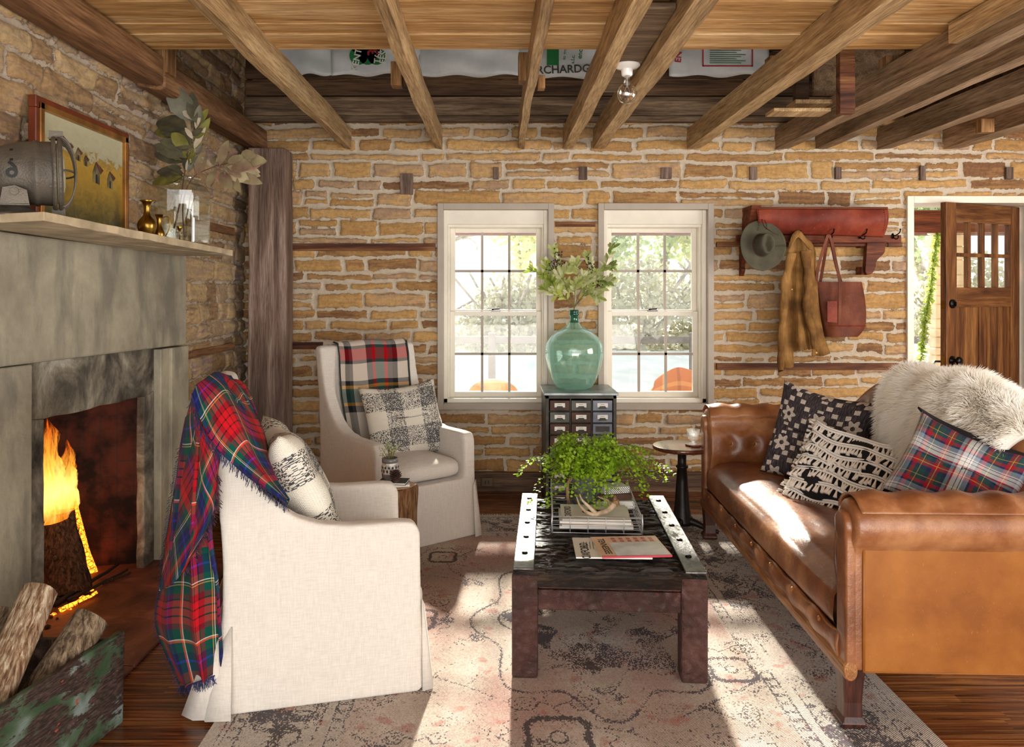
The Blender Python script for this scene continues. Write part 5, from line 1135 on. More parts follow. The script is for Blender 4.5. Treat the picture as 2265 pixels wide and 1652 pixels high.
# ------------------------------------------------------------------ stump table and what stands on it
sx, sy = -.505, 3.93
t = thing('stump_table', 'smooth tree stump side table between the two armchairs', 'side table', (sx, sy, .012))
m = MB(); m.lathe([(0, 0), (.125, 0), (.128, .01), (.112, .06), (.108, .18), (.106, .3), (.112, .40), (.113, .44), (.106, .448), (0, .448)], seg=40, wob=.05); obj('trunk', m, M['stumpwood'], t, smooth=True)
m = MB(); m.lathe([(0, .448), (.104, .448), (.103, .4495), (0, .4495)], seg=40, wob=.05); obj('cut_top', m, simple('pale_cut_wood', 'C9A680', .5, var=.12, vs=25), t)
tz = .012+.4495
for k, (nm, lb, w_, d_, h_, mt, rz, z_) in enumerate((('book', 'lower thin book with a white cover on the stump table', .15, .115, .010, 'paper', R(12), tz), ('book', 'upper dark-covered book on the stump table under the pot', .14, .105, .012, 'ink', R(-6), tz+.010))):
    b = thing(nm, lb, 'book', (sx-.0, sy-.0, z_), rz, 'books on the stump table'); m = MB(); m.box(-w_/2, w_/2, -d_/2, d_/2, 0, .0015); m.box(-w_/2, w_/2, -d_/2, d_/2, h_-.0015, h_); m.box(-w_/2, -w_/2+.0015, -d_/2, d_/2, 0, h_); obj('cover', m, M[mt], b); m = MB(); m.box(-w_/2+.002, w_/2-.003, -d_/2+.003, d_/2-.003, .0015, h_-.0015); obj('pages', m, M['whitepage'], b)
pz = tz+.022
pp = P(862, 1060, 3.94)
t = thing('ceramic_pot', 'small grey and white glazed pot on the stump table', 'pot', (pp.x, 3.955, pz))
m = MB(); m.lathe([(0, 0), (.030, 0), (.038, .012), (.042, .04), (.041, .07), (.038, .085)], seg=32, cap=False); obj('body', m, simple('mottled_white_glaze', 'CFC8BE', .3, var=.3, vs=40), t, smooth=True)
m = MB(); m.lathe([(.038, .083), (.041, .086), (.041, .106), (.035, .108), (.034, .08), (0, .08)], seg=32, cap=False); gg = simple('grey_glaze', '6E6A68', .3); obj('glazed_rim', m, gg, t, smooth=True); m = MB(); m.lathe([(.031, .002), (.0395, .012), (.0425, .028), (.042, .03)], seg=32, cap=False); obj('glazed_foot', m, gg, t, smooth=True)
m = MB()
for i in range(14):
    for j in range(2): a = 2*PI*(i+.5*j)/14; m.lathe([(0, 0), (.0045, 0), (.0045, .001), (0, .001)], seg=8, M=Matrix.Translation((math.cos(a)*.0418, math.sin(a)*.0418, .045+.018*j)) @ Matrix.Rotation(a, 4, 'Z') @ Matrix.Rotation(R(90), 4, 'Y') @ Matrix.Scale(1.8 if j == 0 else 1.4, 4, (1, 0, 0)))
obj('painted_spots', m, M['ink'], t)
t = thing('succulent_sprig', 'tiny pale green sprigs in the small glazed pot', 'plant', (pp.x, 3.955, pz+.085)); rg = random.Random(3); ms = MB(); ml = MB()
for i in range(9):
    a = rg.uniform(0, 2*PI); r = rg.uniform(.015, .05); top = Vector((math.cos(a)*r, math.sin(a)*r, rg.uniform(.04, .10))); pts = catmull([(math.cos(a)*.012, math.sin(a)*.012, 0), tuple(top*.6), tuple(top)], 6); ms.tube(pts, .0018, 5)
    for k in range(9):
        c_ = top+Vector((rg.gauss(0, .009), rg.gauss(0, .009), rg.gauss(0, .008))); r_ = rg.uniform(.003, .0055); ml.lathe([(0, -r_), (r_*.8, -r_*.5), (r_, 0), (r_*.8, r_*.5), (0, r_)], c_, 7, cap=False)
obj('stem', ms, M['stem_green'], t, smooth=True); obj('buds', ml, leafm('pale_bud', '9CA070', 'D8D8B8', .3), t, smooth=True, fix=False)
pc = P(872, 1075, 3.85)
t = thing('pine_cone', 'dark brown pine cone on the stump table', 'pine cone', (pc.x+.005, 3.865, tz+.022)); m = MB(); m.lathe([(0, .004), (.014, .01), (.018, .025), (.013, .045), (0, .06)], seg=12); 
for k in range(64):
    f = k/64; a = k*2.39996; z_ = .006+.056*f; r_ = .027*math.sin(PI*(.18+.74*f))+.002; d = Vector((math.cos(a), math.sin(a), .45)).normalized(); leaf(m, Vector((math.cos(a)*r_*.4, math.sin(a)*r_*.4, z_)), d, Vector((0, 0, 1)), r_*.85, .013, 0, -.2)
obj('scales', m, simple('pine_cone_brown', '4E342A', .7, var=.3, vs=30), t, solid=.0015, fix=False)

# ------------------------------------------------------------------ coffee table
TR = -math.atan2(.046, .705); TZ = .012
ct = thing('coffee_table', 'low coffee table of tarred planks on rusty brown iron legs', 'coffee table', (.059, 2.879, TZ), TR)
TM = ROOTM[ct]; TW, TL = .705, 1.06
for lx_, ly_ in ((0, 0), (TW-.095, 0), (0, TL-.095), (TW-.095, TL-.095)):
    m = MB(); m.box(lx_, lx_+.095, ly_, ly_+.095, 0, .378); obj('leg', m, M['rust'], ct, bevel=.010)
for x0, x1, y0_, y1_ in ((.095, TW-.095, .012, .04), (.095, TW-.095, TL-.04, TL-.012), (.012, .04, .095, TL-.095), (TW-.04, TW-.012, .095, TL-.095)):
    m = MB(); m.box(x0, x1, y0_, y1_, .248, .322); obj('apron', m, M['rust'], ct, bevel=.004)
m = MB(); m.box(.095, TW-.095, .004, .03, .328, .378); obj('front_beam', m, M['rust'], ct, bevel=.006)
ys_ = [.0, .40, .60, .80, TL]
tops = []
rg = random.Random(6)
for i in range(4):
    m = MB(); a, b = ys_[i]+.004, ys_[i+1]-.004; nx, ny = 110, max(30, int((b-a)*220))
    def fn(u, v): 
        x = .004+u*(TW-.008); y = a+v*(b-a); ed = min(v, 1-v)*(b-a)
        q_ = float(fb(np.array(x*7.), np.array(y*34.+i*7), 5, 5)); r_ = abs(float(fb(np.array(x*11.+4), np.array(y*30.), 9, 4))-.5)*2; h_ = .374+.016*q_+.010*min(1, r_*4)-.008*max(0, 1-ed/.014)
        return (x, y, h_)
    m.grid(fn, nx, ny); 
    m.box(.004, TW-.004, a, b, .335, .380); obj('top_plank', m, M['oldtop'], ct, fix=False)
for sx_, dx in ((.004, 0), (TW-.004-.078, 0)):
    m = MB(); m.box(sx_, sx_+.078, -.004, TL+.004, .396, .405); st_ = obj('metal_strap', m, M['strapmetal'], ct, bevel=.003)
    for k in range(5):
        m = MB(); m.lathe([(0, 0), (.0125, 0), (.0115, .004), (.006, .0065), (0, .007)], (sx_+.039, .16+k*.20, .405), 14); obj('bolt', m, M['bolt'], st_, smooth=True)
topz = .40
def tw_(x, y, z): return TM @ Vector((x, y, z))
# wire basket
bx0, bx1, by0, by1 = .150, .520, .425, 1.02
wb_ = thing('wire_basket', 'rectangular grey wire basket on the coffee table', 'basket', tuple(tw_((bx0+bx1)/2, (by0+by1)/2, topz)), TR)
hx_, hy_ = (bx1-bx0)/2, (by1-by0)/2
m = MB()
for z_, r_ in ((.006, .0028), (.072, .0042)): m.tube([(-hx_, -hy_, z_), (hx_, -hy_, z_), (hx_, hy_, z_), (-hx_, hy_, z_)], r_, 6, closed=True)
obj('rim', m, M['steel'], wb_, smooth=True)
m = MB()
for z_ in (.022, .040, .056): m.tube([(-hx_, -hy_, z_), (hx_, -hy_, z_), (hx_, hy_, z_), (-hx_, hy_, z_)], .0018, 5, closed=True)
for k in range(6): x = -hx_+2*hx_*k/5; m.tube([(x, -hy_, .072), (x, -hy_, .006), (x, hy_, .006), (x, hy_, .072)], .0018, 5)
for k in range(9): y = -hy_+2*hy_*k/8; m.tube([(-hx_, y, .072), (-hx_, y, .006), (hx_, y, .006), (hx_, y, .072)], .0018, 5)
for sx_ in (-1, 1):
    for sy_ in (-1, 1): m.tube([(sx_*hx_, sy_*hy_, .004), (sx_*(hx_+.002), sy_*(hy_+.002), .05), (sx_*hx_, sy_*hy_, .088)], .004, 6)
obj('wire_grid', m, M['steel'], wb_, smooth=True)
def magazine(label, poly_w, z, h, mat, grp, cov=None, name='magazine'):
    """poly_w: four corners in world xy"""
    c = sum((Vector((a, b, 0)) for a, b in poly_w), Vector())/4; t_ = thing(name, label, 'magazine' if name == 'magazine' else 'book', (c.x, c.y, z), 0, grp)
    m_ = MB(); m_.prism([(a, b) for a, b in poly_w], 'z', z, z+h*.75); wpart('pages', m_, M['whitepage'], t_, bevel=.001)
    m_ = MB(); m_.prism([(a, b) for a, b in poly_w], 'z', z+h*.75, z+h); wpart('cover', m_, mat, t_); return t_
def rect(cx_, cy_, w_, h_, rot):
    ca, sa = math.cos(rot), math.sin(rot); return [(cx_+x*ca-y*sa, cy_+x*sa+y*ca) for x, y in ((-w_/2, -h_/2), (w_/2, -h_/2), (w_/2, h_/2), (-w_/2, h_/2))]
mg = 'magazines lying loose on the coffee table'
mz = TZ+.4085
t1 = magazine('lower magazine with OXFORD on its pale cover, on the table front', rect(.448, 3.075, .285, .235, TR+.03), mz, .006, M['whitepage'], mg)
Mt_ = Matrix.Translation((.345, 3.035, mz+.0068)) @ Matrix.Rotation(R(90)+TR+.03, 4, 'Z')
m = MB(); add_text(m, 'OXFORD', .045, Mt_, True); 
for k in range(4): m.box(-.03+k*.012, -.028+k*.012, -.045, .04, 0, .0003, M=Matrix.Translation((.375, 3.10, mz+.0066)) @ Matrix.Rotation(TR, 4, 'Z'))
wpart('cover_title', m, M['ink'], t1, fix=False)
t2 = magazine('upper glossy peach magazine with TENNESSEE lettering and a red spine', rect(.522, 3.075, .265, .24, TR+.13), mz+.0062, .006, M['peachpage'], mg)
R2 = Matrix.Translation((.522, 3.075, mz+.0126)) @ Matrix.Rotation(TR+.13, 4, 'Z')
m = MB(); add_text(m, 'TENNESSEE', .036, R2 @ Matrix.Translation((-.10, .0, 0)) @ Matrix.Rotation(R(-90), 4, 'Z'), True); wpart('cover_title', m, M['ink'], t2, fix=False)
m = MB()
for i in range(6):
    for j in range(2): m.box(-.055+i*.03, -.04+i*.03, .05+j*.03, .07+j*.03, 0, .0003, M=R2)
wpart('cover_lines', m, M['redband'], t2, fix=False)
m = MB(); m.box(-.075, .125, -.115, .04, 0, .0004, M=R2); wpart('cover_photo', m, simple('pale_blue_photo', 'D6DEE4', .12, var=.1), t2, fix=False)
m = MB(); m.box(-.1325, .1325, -.122, -.1195, -.0065, .0005, M=R2); m.box(-.1325, .1325, -.1195, -.113, .0001, .0006, M=R2); wpart('spine', m, M['redband'], t2)
# things inside the basket
bz = TZ+topz+.010
bk = 'magazines stacked in the wire basket'
q = tw_(.335, .60, 0); 
for k, (lb, w_, h_, dr, th_, mt) in enumerate((('bottom magazine of the basket stack', .31, .26, 0, .010, 'whitepage'), ('second magazine up in the basket stack', .30, .25, .04, .008, 'peachpage'), ('third magazine up in the basket stack', .30, .25, -.03, .010, 'whitepage'), ('top magazine in the basket with OXFORD on its cover', .29, .24, .02, .007, 'whitepage'))):
    tt = magazine(lb, rect(q.x, q.y, w_, h_, TR+dr), bz, th_, M[mt], bk); bz += th_+.0003
m = MB(); Mq = Matrix.Translation((q.x, q.y, bz+.0003)) @ Matrix.Rotation(TR, 4, 'Z'); add_text(m, 'OXFORD', .04, Mq @ Matrix.Translation((-.115, 0, 0)) @ Matrix.Rotation(R(90), 4, 'Z'), True)
m.lathe([(0, 0), (.036, 0), (.036, .0003), (.030, .0003)], seg=24, M=Mq @ Matrix.Translation((-.0, .0, 0)) @ Matrix.Scale(1.5, 4, (1, 0, 0))); wpart('cover_title', m, M['ink'], tt, fix=False)
bz2 = TZ+topz+.010
q2 = tw_(.425, .86, 0)
for k, (lb, w_, d_, h_, mt, dr) in enumerate((('thick white book at the back right of the basket', .20, .15, .035, 'paper', .1), ('dark brown book on the white one in the basket', .165, .13, .030, 'drawer_brown', .22))):
    b = thing('book', lb, 'book', (q2.x, q2.y, bz2), TR+dr, 'books in the wire basket'); m = MB(); m.box(-w_/2, w_/2, -d_/2, d_/2, 0, .002); m.box(-w_/2, w_/2, -d_/2, d_/2, h_-.002, h_); m.box(-w_/2, w_/2, -d_/2, -d_/2+.003, 0, h_); obj('cover', m, M[mt], b); m = MB(); m.box(-w_/2+.002, w_/2-.003, -d_/2+.003, d_/2-.003, .002, h_-.002); obj('pages', m, M['whitepage'], b); bz2 += h_
t = thing('matchbox', 'white patterned matchbox on the books in the basket', 'matchbox', (q2.x+.01, q2.y-.01, bz2), TR+.35)
m = MB(); m.box(-.062, .062, -.045, .045, 0, .028); obj('sleeve', m, M['paper'], t, bevel=.001)
m = MB()
for i in range(24):
    for j in range(5):
        if (i+j) % 2: m.box(-.06+i*.005, -.0555+i*.005, -.0457, -.045, .002+j*.005, .0065+j*.005)
m.box(-.03, .03, -.01, -.006, .028, .0283); m.box(-.035, .025, .006, .010, .028, .0283); obj('print', m, M['ink'], t)
# antler
az = bz+.004
A0 = tw_(.455, .50, 0); 
def AP(px, py, zz): k = (EYE-zz)/(py-VY); return Vector(((px-VX)*k, k*F, zz))
t = thing('antler', 'pale forked deer antler lying on the basket magazines', 'antler', tuple(AP(1350, 1120, az)))
m = MB()
main = [P(1362, 1112, 3.40), P(1345, 1128, 3.38), P(1318, 1137, 3.36), P(1300, 1134, 3.36), P(1283, 1118, 3.40), P(1275, 1098, 3.44)]
m.tube(catmull(main, 26), [.013-.011*(i/26)**1.3 for i in range(27)], 10); m.tube(catmull([P(1318, 1135, 3.36), P(1300, 1118, 3.36), P(1287, 1105, 3.36), P(1282, 1092, 3.38)], 16), [.010-.0085*i/16 for i in range(17)], 8)
m.tube(catmull([P(1350, 1124, 3.39), P(1345, 1108, 3.43), P(1332, 1102, 3.46), P(1322, 1098, 3.48)], 14), [.009-.0075*i/14 for i in range(15)], 8)
wpart('beam', m, simple('antler_bone', 'B7A184', .5, var=.2, vs=30), t, smooth=True)
m = MB(); m.tube([P(1360, 1106, 3.40), P(1364, 1118, 3.40)], [.017, .015], 10); m.tube([P(1361, 1108, 3.4), P(1360, 1096, 3.41)], [.010, .004], 7); wpart('burr', m, simple('antler_burr', '8A6A48', .6, var=.25, vs=60), t)
# fern
fc = tw_(.315, .83, 0); fz = TZ+topz+.010
t = thing('metal_bucket', 'grey galvanised bucket with a rope handle holding the fern', 'bucket', (fc.x, fc.y, fz))
m = MB(); m.lathe([(0, 0), (.060, 0), (.064, .02), (.072, .15), (.075, .155), (.071, .158), (.066, .13), (0, .13)], seg=32, cap=False); obj('body', m, simple('zinc', '7E8284', .4, .6, var=.25, vs=30), t, smooth=True)
m = MB(); m.lathe([(0, .131), (.0655, .131), (0, .138)], seg=24, cap=False); obj('soil', m, simple('potting_soil', '2A1E16', .95), t)
m = MB(); m.tube(catmull([(-.073, 0, .13), (-.092, -.01, .10), (-.09, -.012, .03), (-.072, 0, .0)], 14), .008, 8); obj('rope_handle', m, simple('jute_rope', '9C7C58', .95, bump=.6, bs=120), t, smooth=True)
t = thing('maidenhair_fern', 'bushy bright green maidenhair fern in the bucket', 'fern', (fc.x, fc.y, fz+.135)); rg = random.Random(77); ms = MB(); ml = MB()
def frond(a, reach, hgt, droop, n=18):
    p0 = Vector((.02*math.cos(a), .02*math.sin(a), 0)); d = Vector((math.cos(a), math.sin(a), 0))
    pts = catmull([p0, p0+d*reach*.3+Vector((0, 0, hgt*.8)), p0+d*reach*.65+Vector((0, 0, hgt)), p0+d*reach+Vector((0, 0, hgt-droop))], n); ms.tube(pts, .0009, 3)
    for i in range(3, n+1):
        for sgn in (-1, 1):
            side = Vector((-d.y, d.x, 0))*sgn; pl_ = rg.uniform(.02, .055)*(1-.35*i/n)
            for k in range(1, 4):
                q_ = pts[i]+side*pl_*k/3+d*pl_*k*.18+Vector((rg.gauss(0, .006), rg.gauss(0, .006), rg.gauss(0, .007)-.004*k)); s_ = rg.uniform(.009, .016); n_ = (Vector((0, -.5, 1))+rv()*.8).normalized(); dd = (side+d*.6+rv()*.5).normalized(); sd = dd.cross(n_).normalized()
                ml.add([q_, q_+dd*s_*.7-sd*s_*.55, q_+dd*s_-sd*s_*.25, q_+dd*s_+sd*s_*.25, q_+dd*s_*.7+sd*s_*.55], [(0, 1, 2, 3, 4)])
for i in range(74):
    a = rg.uniform(0, 2*PI); reach = rg.uniform(.07, .26); frond(a, reach*(1.12 if math.cos(a) > 0 else .85), rg.uniform(.08, .235)*(1.15-.5*reach/.26), rg.uniform(.02, .16)*(reach/.2))
for a, r_, h_, dr in ((0.05, .36, .09, .06), (-.3, .33, .10, .08), (.25, .30, .10, .12), (3.0, .30, .09, .08), (3.5, .25, .06, .16), (-1.4, .13, .06, .15), (-1.7, .12, .04, .2), (-1.1, .14, .05, .18)): frond(a, r_, h_, dr, 26)
obj('stems', ms, simple('fern_stem', '2A1A14', .5), t); obj('leaves', ml, M['fern'], t, fix=False)

# ------------------------------------------------------------------ round side table
rx, ry = 1.108, 4.70
t = thing('pedestal_table', 'round wooden pedestal table on a black iron foot beside the sofa', 'side table', (rx, ry, .012))
tb = t
m = MB(); m.lathe([(0, .470), (.155, .470), (.170, .476), (.174, .486), (.172, .494), (.165, .497), (0, .497)], seg=48); obj('tabletop', m, M['mahog'], t, smooth=False, bevel=.003)
m = MB(); m.lathe([(0, .03), (.062, .03), (.060, .05), (.052, .08), (.044, .14), (.034, .28), (.028, .36), (.036, .366), (.036, .374), (.026, .38), (.025, .45), (.055, .470), (0, .470)], seg=32); obj('column', m, M['iron'], t, smooth=True)
for k in range(4):
    a = R(-28+90*k); d = Vector((math.cos(a), math.sin(a), 0)); m = MB(); m.tube(catmull([d*.03+Vector((0, 0, .055)), d*.08+Vector((0, 0, .045)), d*.15+Vector((0, 0, .022)), d*.215+Vector((0, 0, .011))], 10), [.026, .025, .023, .021, .019, .017, .016, .014, .012, .011, .010], 10); obj('foot', m, M['iron'], t, smooth=True)
gp = P(1530, 985, 4.72)
t = thing('wood_coaster', 'small round bark-edged coaster on the pedestal table', 'coaster', (gp.x, 4.68, .509)); m = MB(); m.lathe([(0, 0), (.047, 0), (.049, .004), (.047, .010), (0, .010)], seg=28); obj('slice', m, M['mahog'], t)
t = thing('cut_glass_tumbler', 'dimpled clear glass standing on the coaster', 'glass', (gp.x, 4.68, .520)); m = MB(); m.lathe([(0, 0), (.024, 0), (.022, .004), (.008, .010), (.010, .016), (.030, .03), (.036, .05), (.038, .085), (.036, .085), (.033, .05), (.026, .034), (0, .025)], seg=28, cap=False); obj('bowl', m, glassy('cut_glass', (.93, .94, .94, 1), .16, .12, (1, 1, 1, 1)), t, smooth=True)
m = MB()
for j in range(4):
    for i in range(16): a = 2*PI*(i+.5*(j % 2))/16; m.lathe([(0, -.004), (.0035, 0), (0, .004)], (math.cos(a)*(.0345+.001*j), math.sin(a)*(.0345+.001*j), .042+j*.011), 6, cap=False)
obj('dimples', m, M['jarglass'], t)
# ------------------------------------------------------------------ sofa
SR = -math.atan2(.07, 2.05)
sf = thing('leather_sofa', 'long worn tan leather sofa with rolled arms at the right', 'sofa', (1.125, 2.53, 0), SR); SM = ROOTM[sf]
SL, SD, AZ = 2.06, .86, .668
def arm(y0, y1, out):
    """end panel with a rolled top; out = -1 for the near end"""
    m = MB(); m.box(.02, SD-.03, y0, y1, .205, .70); ym = (y0+y1)/2+out*.022
    Mr_ = Matrix(((0, 0, 1, .012), (1, 0, 0, ym), (0, 1, 0, AZ), (0, 0, 0, 1)))
    m.lathe([(0, 0), (.070, 0), (.083, .012), (.085, .05), (.085, SD-.10), (.07, SD-.04), (0, SD-.04)], seg=36, M=Mr_); return m
obj('arm', arm(.0, .13, -1), M['leather'], sf, remesh=.011, smooths=4); obj('arm', arm(SL-.13, SL, 1), M['leather'], sf, remesh=.011, smooths=4)
for y0, y1 in ((-.006, .004), (SL-.004, SL+.006)):
    m = MB(); m.box(.05, SD-.03, y0, y1, .205, .615); obj('side_panel', m, M['leather_side'], sf, bevel=.003)
    m = MB(); yy = y0+.001 if y0 < 0 else y1-.001; m.tube([(.05, yy, .618), (SD-.03, yy, .618)], .004, 6); m.tube([(.05, yy, .207), (.05, yy, .618)], .004, 6); m.tube([(.05, yy, .207), (SD-.03, yy, .207)], .003, 6); obj('piping', m, M['leather_side'], sf, smooth=True)
for y_ in (.042, SL-.042):
    m = MB(); m.box(-.004, .03, y_-.042, y_+.042, .205, .60); Mr_ = Matrix(((0, 0, 1, -.008), (1, 0, 0, y_+(-.0 if y_ < 1 else .0)), (0, 1, 0, AZ-.005), (0, 0, 0, 1))); m.lathe([(0, 0), (.046, 0), (.050, .01), (.050, .03), (0, .03)], seg=24, M=Mr_); m.box(-.004, .028, y_-.042, y_+.042, .6, AZ)
    obj('arm_facing', m, M['leather'], sf, remesh=.007, smooths=5)
# seat
def seatf(u, v):
    y = .125+u*(SL-.25); prof = [(.045, .285), (.008, .31), (.004, .36), (.015, .41), (.06, .446), (.16, .466), (.35, .462), (.60, .440), (.76, .425)]
    pts = seatf.p; p = pts[round(v*40)]; b = math.sin(PI*u)**.4; x = p.x-.012*b*(v < .4); z = p.y+.018*b*math.sin(PI*min(1, v*1.3))
    z += .004*math.sin(x*70+3*math.sin(y*4))*(1 if .3 < v < .95 else 0)*(.5+.5*math.sin(y*3))
    return (x, y, z)
seatf.p = catmull([(a, b, 0) for a, b in [(.045, .285), (.008, .31), (.004, .36), (.015, .41), (.06, .446), (.16, .466), (.35, .462), (.60, .440), (.76, .425)]], 40)
m = MB(); m.grid(seatf, 120, 40); m.box(.05, .78, .12, SL-.12, .22, .40); obj('seat', m, M['leather'], sf, smooth=True)
m = MB()
def skf(u, v): y = .06+u*(SL-.12); z = .215+v*.085; return (.006-.010*math.sin(PI*v)-.004*math.sin(y*2*PI/.22), y, z+.006*math.sin(y*2*PI/.22)*v)
m.grid(skf, 120, 8); obj('front_border', m, M['leather'], sf, smooth=True, solid=.012)
m = MB(); m.tube([(.000, .09+(SL-.18)*k/60, .298+.006*math.sin((.09+(SL-.18)*k/60)*2*PI/.22)) for k in range(61)], .0045, 7); obj('piping', m, M['leather_side'], sf, smooth=True)
for k in range(7):
    m = MB(); m.lathe([(0, -.006), (.009, -.003), (.009, .003), (0, .007)], seg=14, M=Matrix(((0, 0, -1, -.008), (0, 1, 0, .22+k*.27), (1, 0, 0, .285), (0, 0, 0, 1)))); obj('button', m, M['leather_side'], sf, smooth=True)
m = MB(); Mr_ = Matrix(((1, 0, 0, .012), (0, 0, 1, 0), (0, 1, 0, .205), (0, 0, 0, 1))); m.lathe([(0, .0), (.028, .0), (.032, .01), (.032, SL-.01), (.028, SL), (0, SL)], seg=20, M=Mr_ @ Matrix.Scale(.75, 4, (1, 0, 0)) @ Matrix.Scale(1.1, 4, (0, 1, 0))); obj('front_rail', m, M['railwood'], sf, smooth=False, bevel=.002)
# camel back
def top(y): 
    u = y/SL; s_ = min(u, 1-u)*2; s_ = min(1, max(0, (s_-.06)/.62)); return .75+.225*(s_*s_*(3-2*s_))
m = MB(); n = 36
for i in range(n):
    a, b = SL*i/n, SL*(i+1)/n; vs = []
    for y in (a, b):
        h_ = top(y); vs += [(.73, y, .25), (.86, y, .25), (.90, y, h_-.07), (.885, y, h_-.02), (.84, y, h_), (.78, y, h_-.01), (.745, y, h_-.05), (.735, y, h_-.14)]
    k = 8; m.add(vs, [(j, (j+1) % k, k+(j+1) % k, k+j) for j in range(k)]+([tuple(range(k))[::-1]] if i == 0 else [])+([tuple(range(k, 2*k))] if i == n-1 else []))
obj('backrest', m, M['leather'], sf, remesh=.014, smooths=6)
def tuft(s, t_, pts, depth, rad):
    d = 0
    for a, b in pts: q_ = math.hypot(s-a, t_-b); d = max(d, math.exp(-(q_/rad)**2))+.0
    return -depth*d
# padded inner back with buttons
bp_ = [(.16+.165*i+(.08 if j else 0), [.56, .70, .84][j] if j != 1 else .70) for j in range(3) for i in range(11)]
bp_ = [(y, z) for y, z in bp_ if .15 < y < SL-.14 and z < top(y)-.08]
def bkf(u, v):
    y = .10+u*(SL-.20); zt_ = top(y); pts = [(.75, .40), (.715, .52), (.705, .65*zt_+.12), (.715, zt_-.12), (.745, zt_-.03), (.80, zt_+.022), (.87, zt_+.012), (.905, zt_-.05)]
    p = catmull([(a, b, 0) for a, b in pts], 12)[round(v*12)] if False else bkf.c[round(u*110)][round(v*44)]
    return (p.x-tuft(y, p.y, bp_, -.030, .045) - .018*0, y, p.y)
bkf.c = []
for i in range(111):
    zt_ = top(.10+i/110*(SL-.20)); bkf.c.append(catmull([(a, b, 0) for a, b in [(.75, .40), (.705, .50), (.692, (.42+zt_)/2), (.70, zt_-.10), (.735, zt_-.015), (.80, zt_+.026), (.87, zt_+.014), (.912, zt_-.06)]], 44))
m = MB(); m.grid(bkf, 110, 44); obj('tufted_padding', m, M['leather'], sf, smooth=True, solid=.006)
for y, z in bp_[:40]:
    m = MB(); m.lathe([(0, -.005), (.010, -.002), (.010, .002), (0, .006)], seg=12, M=Matrix(((0, 0, -1, .722), (0, 1, 0, y), (1, 0, 0, z), (0, 0, 0, 1)))); obj('button', m, M['leather_side'], sf, smooth=True)
# padded inner arms
def padarm(sgn):
    base = 0 if sgn > 0 else SL; bt = [(.13+.13*i, .565) for i in range(5)]+[(.195+.13*i, .665) for i in range(4)]
    prof = catmull([(.118, .42, 0), (.158, .50, 0), (.150, .60, 0), (.120, .675, 0), (.118, .727, 0), (.065, .766, 0), (-.01, .766, 0), (-.062, .727, 0)], 36)
    def fn(u, v):
        x = .02+u*.72; p = prof[round(v*36)]; k = -tuft(x, p.y, bt, .026, .032) if v < .62 else 0
        gather = .005*math.sin(x*2*PI/.13)*(.5 < v < .95)
        return (x, base+sgn*(p.x-k), p.y-gather)
    mm = MB(); mm.grid(fn, 72, 36); obj('inner_arm_padding', mm, M['leather'], sf, smooth=True, solid=.005)
    for x, z in bt:
        mm = MB(); mm.lathe([(0, -.005), (.010, -.002), (.010, .002), (0, .006)], seg=12, M=Matrix(((1, 0, 0, x), (0, 0, sgn, base+sgn*(.135 if z < .6 else .110)), (0, 1, 0, z), (0, 0, 0, 1)))); obj('button', mm, M['leather_side'], sf, smooth=True)
padarm(1); padarm(-1)
for lx_, ly_ in ((-.006, .02), (-.006, SL-.10), (.75, .03), (.75, SL-.10)):
    m = MB(); rings = [(.0, .034, .037, 0), (.016, .040, .043, 0), (.035, .030, .033, .0), (.08, .029, .031, .0), (.16, .034, .036, .0), (.215, .040, .041, 0)]
    vs = []; 
    for z, a, b, s_ in rings: cx_, cy_ = lx_+.035, ly_+.035; vs += [(cx_-a, cy_-b, z), (cx_+a, cy_-b, z), (cx_+a, cy_+b, z), (cx_-a, cy_+b, z)]
    fs = [(0, 3, 2, 1), (20, 21, 22, 23)]
    for i in range(5):
        for j in range(4): fs.append((i*4+j, i*4+(j+1) % 4, i*4+4+(j+1) % 4, i*4+4+j))
    m.add(vs, fs); m.v = [Vector((p.x, p.y, p.z+(.0125 if lx_ < .5 or True else 0)*(p.z < .2))) for p in m.v]; obj('leg', m, M['sofawood'], sf, bevel=.004)

